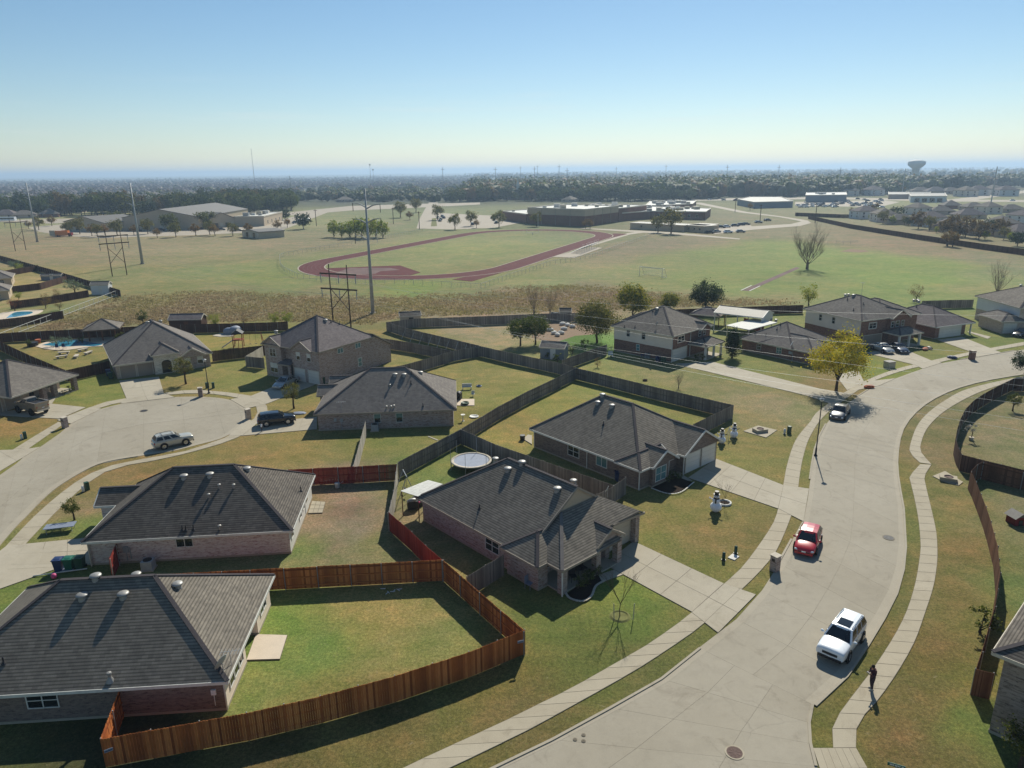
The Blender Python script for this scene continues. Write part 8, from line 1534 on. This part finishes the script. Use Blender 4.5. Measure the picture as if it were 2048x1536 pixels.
# --- estate houses at right, and the far suburbs
def hut_mesh(w_, d, z, pitch, wall, sh, seed=0):
    wm = MB(); wm.prism([(-w_/2+.4, -d/2+.4), (w_/2-.4, -d/2+.4), (w_/2-.4, d/2-.4), (-w_/2+.4, d/2-.4)], 0, z, bottom=False); rm = MB(); run = min(w_, d)/2; zr = z+run*pitch
    a, b = (-w_/2+run, w_/2-run) if w_ >= d else (0, 0); c1, c2 = ((a, 0, zr), (b, 0, zr)) if w_ >= d else ((0, -d/2+run, zr), (0, d/2-run, zr)); q = [(-w_/2, -d/2, z-.1), (w_/2, -d/2, z-.1), (w_/2, d/2, z-.1), (-w_/2, d/2, z-.1)]
    if w_ >= d: fs = [[q[0], q[1], c2, c1], [q[1], q[2], c2], [q[2], q[3], c1, c2], [q[3], q[0], c1]]
    else: fs = [[q[0], q[1], c1], [q[1], q[2], c2, c1], [q[2], q[3], c2], [q[3], q[0], c1, c2]]
    for f_ in fs: rm.face(f_)
    rm.face([(p[0], p[1], p[2]-.2) for p in q[::-1]])
    for i in range(4): a_, b_ = q[i], q[(i+1) % 4]; rm.face([(a_[0], a_[1], a_[2]-.2), (b_[0], b_[1], b_[2]-.2), b_, a_])
    wi = MB()
    for x in (-w_*.27, w_*.22):
        for zz_ in ([1.0]+([z*.58] if z > 4 else [])):
            wi.box(x-.6, -d/2+.33, zz_, x+.6, -d/2+.42, zz_+1.2); wi.box(-w_/2+.33, x*d/w_-.5, zz_, -w_/2+.42, x*d/w_+.5, zz_+1.2)
    return wm.mesh('wall', wall), rm.mesh('roof', sh), wi.mesh('windows', 'glass_dark')
HV = [hut_mesh(15, 12, 5.0, .5, 'siding_pale', 'shingle_violet'), hut_mesh(16, 12, 2.7, .5, 'brick_tan', 'shingle_taupe'), hut_mesh(12, 14, 5.0, .5, 'siding_beige', 'shingle_taupe'), hut_mesh(17, 13, 2.7, .55, 'siding_tan', 'shingle_violet'), hut_mesh(14, 14, 2.7, .55, 'brick_red', 'shingle_grey')]
def hut(px, k, rz, label, group=None, sc_=1.0, far=False, xy=None):
    r = root('house', xy or G(*px), rz, label, 'house', group); r.scale = (sc_,)*3; inst('wall', HV[k][0], r); inst('roof', HV[k][1], r)
    if not far: inst('windows', HV[k][2], r)
RH = [(1728, 440, 0, 'pale blue two-storey house nearest the loop road'), (1765, 446, 2, 'cream two-storey house second along the estate fence'), (1800, 451, 1, 'low brown-roofed house behind the fence, third along'), (1858, 455, 0, 'tall pale two-storey house midway along the estate fence'), (1833, 432, 2, 'white two-storey house set back behind the first row'), (1900, 464, 3, 'low tan-roofed house behind leafless trees'), (1960, 472, 1, 'wide brown-roofed house near the fence at right'), (2000, 458, 4, 'low house behind the wide brown-roofed one'), (2040, 478, 3, 'low house at the right end of the estate fence'), (2046, 450, 0, 'two-storey house at the right edge of the estate'), (1880, 432, 1, 'set-back low roof in the second estate row'), (1935, 440, 3, 'long low roof in the second estate row'), (1975, 430, 2, 'two-storey roof in the third estate row'), (2020, 428, 1, 'low roof in the third estate row near the edge'), (1900, 420, 4, 'low roof at the back of the estate'), (1945, 423, 1, 'brown roof at the back of the estate')]
for (u, v, k, lb) in RH: hut((u, v-3), k, random.uniform(-.4, .2)+.15, lb, sc_=.95)
for (u, v, k) in ((1700, 392, 2), (1745, 391, 0), (1770, 388, 0), (1930, 393, 2), (1955, 391, 0), (1985, 389, 2), (2010, 392, 0), (1900, 388, 1), (1870, 388, 3), (1840, 387, 1)): hut((u, v), k, random.uniform(-.3, .3), 'pale two-storey building in the row beyond the far road', 'buildings beyond the far road', 1.3)
LH = [(50, 436), (15, 436), (100, 434), (150, 425), (85, 425), (20, 420), (190, 418), (230, 412), (150, 410), (435, 421), (470, 412), (455, 424), (690, 404), (770, 402), (740, 400), (790, 398), (820, 394), (860, 392), (1140, 404), (1180, 400), (1110, 398), (60, 412), (110, 405), (20, 402), (300, 398), (250, 402)]
for i, (u, v) in enumerate(LH): hut((u, v), (1, 3, 4)[i % 3], random.uniform(0, 1.5), 'low brown-roofed house among the trees beyond the fields', 'houses among the near tree belt')
# far trees
FT = [tree_meshes(40+i, 9.5, 5.0, .9, 1500, .72, 34, mt, spread=.8, limbs=4) for i, mt in enumerate(('far_green', 'far_dark', 'far_olive', 'far_rust', 'far_dark', 'far_green'))]
LT = tree_meshes(50, 6.0, 2.3, .15, 1100, .42, 34, 'leaf_lime', spread=.45); PT = tree_meshes(51, 7.0, 3.0, 1.5, 1100, .42, 30, 'leaf_rust', spread=.55); PT2 = tree_meshes(52, 9.0, 4.2, 1.8, 1700, .5, 40, 'leaf_olive', spread=.65)
for i, (u, s_) in enumerate([(668, .9), (684, .8), (700, .9), (712, 1.0), (724, 1.05), (738, 1.05), (752, .95), (766, .9)]): tree('willow_tree', G(u, 474+(i % 3)*1.5), LT, 'yellow-green willow-like sapling in the clump left of the track', group='willow clump by the track', scale=s_*1.6)
for (u, v, s_, m_, lb) in ((1580-264, 465, .95, PT2, 'left of two russet trees by the portable classrooms'), (1342, 467, 1.35, PT2, 'larger right-hand russet tree by the portable classrooms'), (1073, 453, .9, PT2, 'young tree before the school gymnasium left corner'), (1171, 457, .75, PT, 'left small tree before the brick gymnasium wall'), (1180, 457, .75, PT, 'right small tree before the brick gymnasium wall'), (910, 459, .95, PT2, 'first tree along the school car park edge'), (942, 452, .95, PT2, 'dense tree in the middle of the school car park'), (953, 456, .7, PT, 'small yellow tree in the school car park'), (998, 455, 1.05, PT2, 'round tree at the right of the school car park'), (875, 440, 1.1, PT2, 'tree beside the school driveway'), (801, 435, 1.2, PT2, 'spreading tree left of the school driveway'), (820, 440, .85, PT, 'low russet tree beside the school lane'), (832, 425, 1.2, PT2, 'dark tree at the school lane'), (555, 462, .9, PT, 'russet tree on the lane right of the warehouses'), (575, 455, .8, PT, 'small tree behind the lane bend'), (607, 458, 1.0, FT[1], 'dense dark bush by the lane bend'), (570, 440, .8, FT[1], 'round dark tree at the end of the tan warehouse'), (1500, 420, .8, PT, 'small tree left of the dark low building')): tree('tree', G(u, v), m_, lb, scale=s_)
for i, (u, v) in enumerate([(58, 458), (78, 460), (104, 452), (138, 470), (184, 472), (195, 474), (210, 470), (235, 472), (268, 470), (296, 468), (315, 476), (352, 474), (392, 472), (420, 470), (430, 472), (466, 472), (498, 468), (160, 468)]): tree('young_tree', G(u, v), (PT, PT2)[i % 2], 'young russet tree along the warehouse car park', group='young trees along the warehouse lot', scale=.75+.25*((i*7) % 5)/5)
for (u, v) in ((340, 462), (405, 458), (235, 455), (418, 456)): tree('tree', G(u, v), FT[2], 'large dark tree against the warehouse walls', group='large trees at the warehouses', scale=1.05)
for i in range(26): u = 1700+i*13.5; tree('garden_tree', G(u+random.uniform(-5, 5), 430+(u-1700)*.16+random.uniform(-6, 10)), random.choice([PT, PT2, FT[1], FT[3], LT]), 'garden tree or tall shrub between the estate houses', group='garden trees in the estate', scale=random.uniform(.5, .95))
for u, v in ((1893, 492), (1905, 494)): tree('tree', G(u, v), PT, 'small brown tree outside the estate fence' if u < 1900 else 'second small brown tree outside the estate fence', scale=.9)
def vlow(u): return float(np.interp(u, [0, 380, 400, 480, 560, 640, 700, 830, 950, 1000, 1200, 1350, 1450, 1600, 1750, 1850, 2060], [433, 430, 432, 426, 424, 410, 404, 403, 404, 402, 405, 401, 397, 393, 389, 386, 377]))
cand = []; lvl = 0.0; k = 0
rt = random.Random(5)
v_ = 0.0
while v_ < 74:
    u = -40.0
    while u < 2090:
        v0 = vlow(u)-v_; hz = 350-(u/2048)*22+4.5
        if v0 > hz:
            x, y = G(u, v0); dist = math.hypot(x, y); pw = 1435*9/dist
            dens = 1.0 if 380 < u < 1800 else .55
            if u > 1800: dens = .4
            if u < 950 and v0 < vlow(u)-(4 if u < 420 else 20): dens = .3
            if v0 < hz+9: dens *= .8
            if rt.random() < dens: cand.append((dist, x+rt.uniform(-3, 3), y+rt.uniform(-.02, .02)*dist))
            u += pw*rt.uniform(.75, 1.5)
        else: u += 12
    v_ += .9+v_*.012
def blocked(x, y):
    u, v = PXY(x, y); return (590 < u < 830 and v > 404) or (1430 < u < 1770 and v > 394) or (950 < u < 1390 and v > 403)
cand = sorted(c_ for c_ in cand if not blocked(c_[1], c_[2])); NI = 295
for dist, x, y in cand[:NI]:
    k = rt.choices(range(6), (4, 4, 3, 2, 3, 3))[0]; tree('woodland_tree', (x, y), FT[k], ('green', 'dark green', 'olive', 'russet', 'deep green', 'mid green')[k]+' broadleaf tree in the belt beyond school and warehouses', group='trees of the wooded belt', scale=rt.uniform(1.0, 1.85))
rest = np.array([(c_[1], c_[2]) for c_ in cand[NI:]]); print('far trees', len(cand))
if len(rest) > 5200: rest = rest[rng.permutation(len(rest))[:5200]]
n = len(rest); dist = np.hypot(rest[:, 0], rest[:, 1]); s0 = rng.uniform(.8, 1.5, n)*np.where(dist > 2500, 1.6, 1.45)*np.where(rest[:, 0]/rest[:, 1] < -.06, .55, 1.0)
kind_ = rng.choice(4, n, p=[.3, .32, .24, .14]); nb = np.where(dist < 1700, 5, 2); bi = np.repeat(np.arange(n), nb); m_ = len(bi); dirn = rng.normal(size=(m_, 3)); dirn /= np.linalg.norm(dirn, axis=1)[:, None]; dirn[:, 2] = np.abs(dirn[:, 2])*.6
rb = s0[bi]*rng.uniform(2.2, 4.0, m_); cc = np.stack([rest[bi, 0], rest[bi, 1], 3.4*s0[bi]], 1)+dirn*(s0[bi]*2.9)[:, None]; nv = len(ICV)
bv = cc[:, None, :]+ICV[None]*rb[:, None, None]*rng.uniform(.72, 1.16, (m_, nv, 1)); bf = ICF[None]+(np.arange(m_)*nv)[:, None, None]
o = bpy.data.objects.new('far_woodland', np_mesh('far_woodland', bv.reshape(-1, 3), bf.reshape(-1, 3), ['far_green', 'far_dark', 'far_olive', 'far_rust'], np.repeat(kind_[bi], len(ICF)))); C.objects.link(o); tag(o, 'rounded crowns of the far-off woods out to the horizon', 'woodland', kind='stuff')
sel = np.where(dist < 1500)[0]; idx = np.repeat(sel, 34); dirn = rng.normal(size=(len(idx), 3)); dirn /= np.linalg.norm(dirn, axis=1)[:, None]; dirn[:, 2] = np.abs(dirn[:, 2]); P = np.stack([rest[idx, 0], rest[idx, 1], 3.0*s0[idx]], 1)+dirn*s0[idx][:, None]*rng.uniform(4.6, 7.2, (len(idx), 1)); V, F = leaf_quads(P, 1.7*s0[idx], rng)
o = bpy.data.objects.new('far_foliage', np_mesh('far_foliage', V, F, ['far_green', 'far_dark', 'far_olive', 'far_rust'], kind_[idx])); C.objects.link(o); tag(o, 'ragged outer foliage of the distant treeline', 'woodland', kind='stuff')
# far suburb roofs
cand = []; v_ = 0.0
while v_ < 60:
    u = -30.0
    while u < 960:
        v0 = min(vlow(u), 420)-8-v_; hz = 350-(u/2048)*22+8
        if v0 > hz:
            x, y = G(u, v0); dist = math.hypot(x, y)
            if (u < 420 or v0 < 384) and not (u > 600 and v0 > 378): cand.append((dist, x+rt.uniform(-5, 5), y+rt.uniform(-8, 8)))
            u += 1435*15/dist*rt.uniform(.9, 1.2)
        else: u += 9
    v_ += 1.5
cand = sorted(cand)
for dist, x, y in cand[:230]: kk = rt.choice((1, 3, 4, 2)); hut(None, kk, rt.choice((.2, .3, 1.8, 1.1)), {1: 'tan brick', 3: 'tan-sided', 4: 'reddish brick', 2: 'two-storey pale'}[kk]+' house in the far left suburb, '+('nearer' if dist < 1150 else 'farther')+' rows', 'houses of the far left suburb', rt.uniform(.9, 1.15), True, (x, y))
mw, mr = MB(), MB()
for dist, x, y in cand[230:2100]:
    z = rt.choice((3, 3, 5.2)); s_ = rt.uniform(6, 8); a = rt.choice((.2, 1.8)); mw.box(-s_, -s_*.8, 0, s_, s_*.8, z, ang=a, org=(x, y, 0)); c, sn = math.cos(a), math.sin(a); T = lambda p: (p[0]*c-p[1]*sn+x, p[0]*sn+p[1]*c+y, p[2]); q = [T((-s_-.5, -s_*.85, z)), T((s_+.5, -s_*.85, z)), T((s_+.5, s_*.85, z)), T((-s_-.5, s_*.85, z)), T((-s_*.3, 0, z+4)), T((s_*.3, 0, z+4))]; mr.raw(q, [(0, 1, 5, 4), (1, 2, 5), (2, 3, 4, 5), (3, 0, 4)])
o = root('far_suburb', (0, 0, 0)); tag(o, 'countless distant suburb houses toward the left horizon', 'houses', kind='stuff'); a = mw.build('walls', 'siding_tan', o); a['kind'] = 'stuff'; a = mr.build('roofs', 'shingle_violet', o); a['kind'] = 'stuff'; print('far huts', len(cand))
# ================================================================== AIR
HZ = 2.2e-4
m = bpy.data.materials.new('air'); m.use_nodes = True; nt = m.node_tree; nt.nodes.clear(); oo = nt.nodes.new('ShaderNodeOutputMaterial'); pv = nt.nodes.new('ShaderNodeVolumePrincipled')
pv.inputs['Density'].default_value = HZ; pv.inputs['Color'].default_value = (0.56, 0.75, 0.97, 1); pv.inputs['Anisotropy'].default_value = 0.3
nt.links.new(pv.outputs[0], oo.inputs['Volume']); MATS['air'] = m
o = MB().box(-19000, -3000, -1.0, 19000, 22000, 80.0).build('haze', 'air'); tag(o, 'thin blue autumn haze lying over the plain', 'haze', kind='stuff')
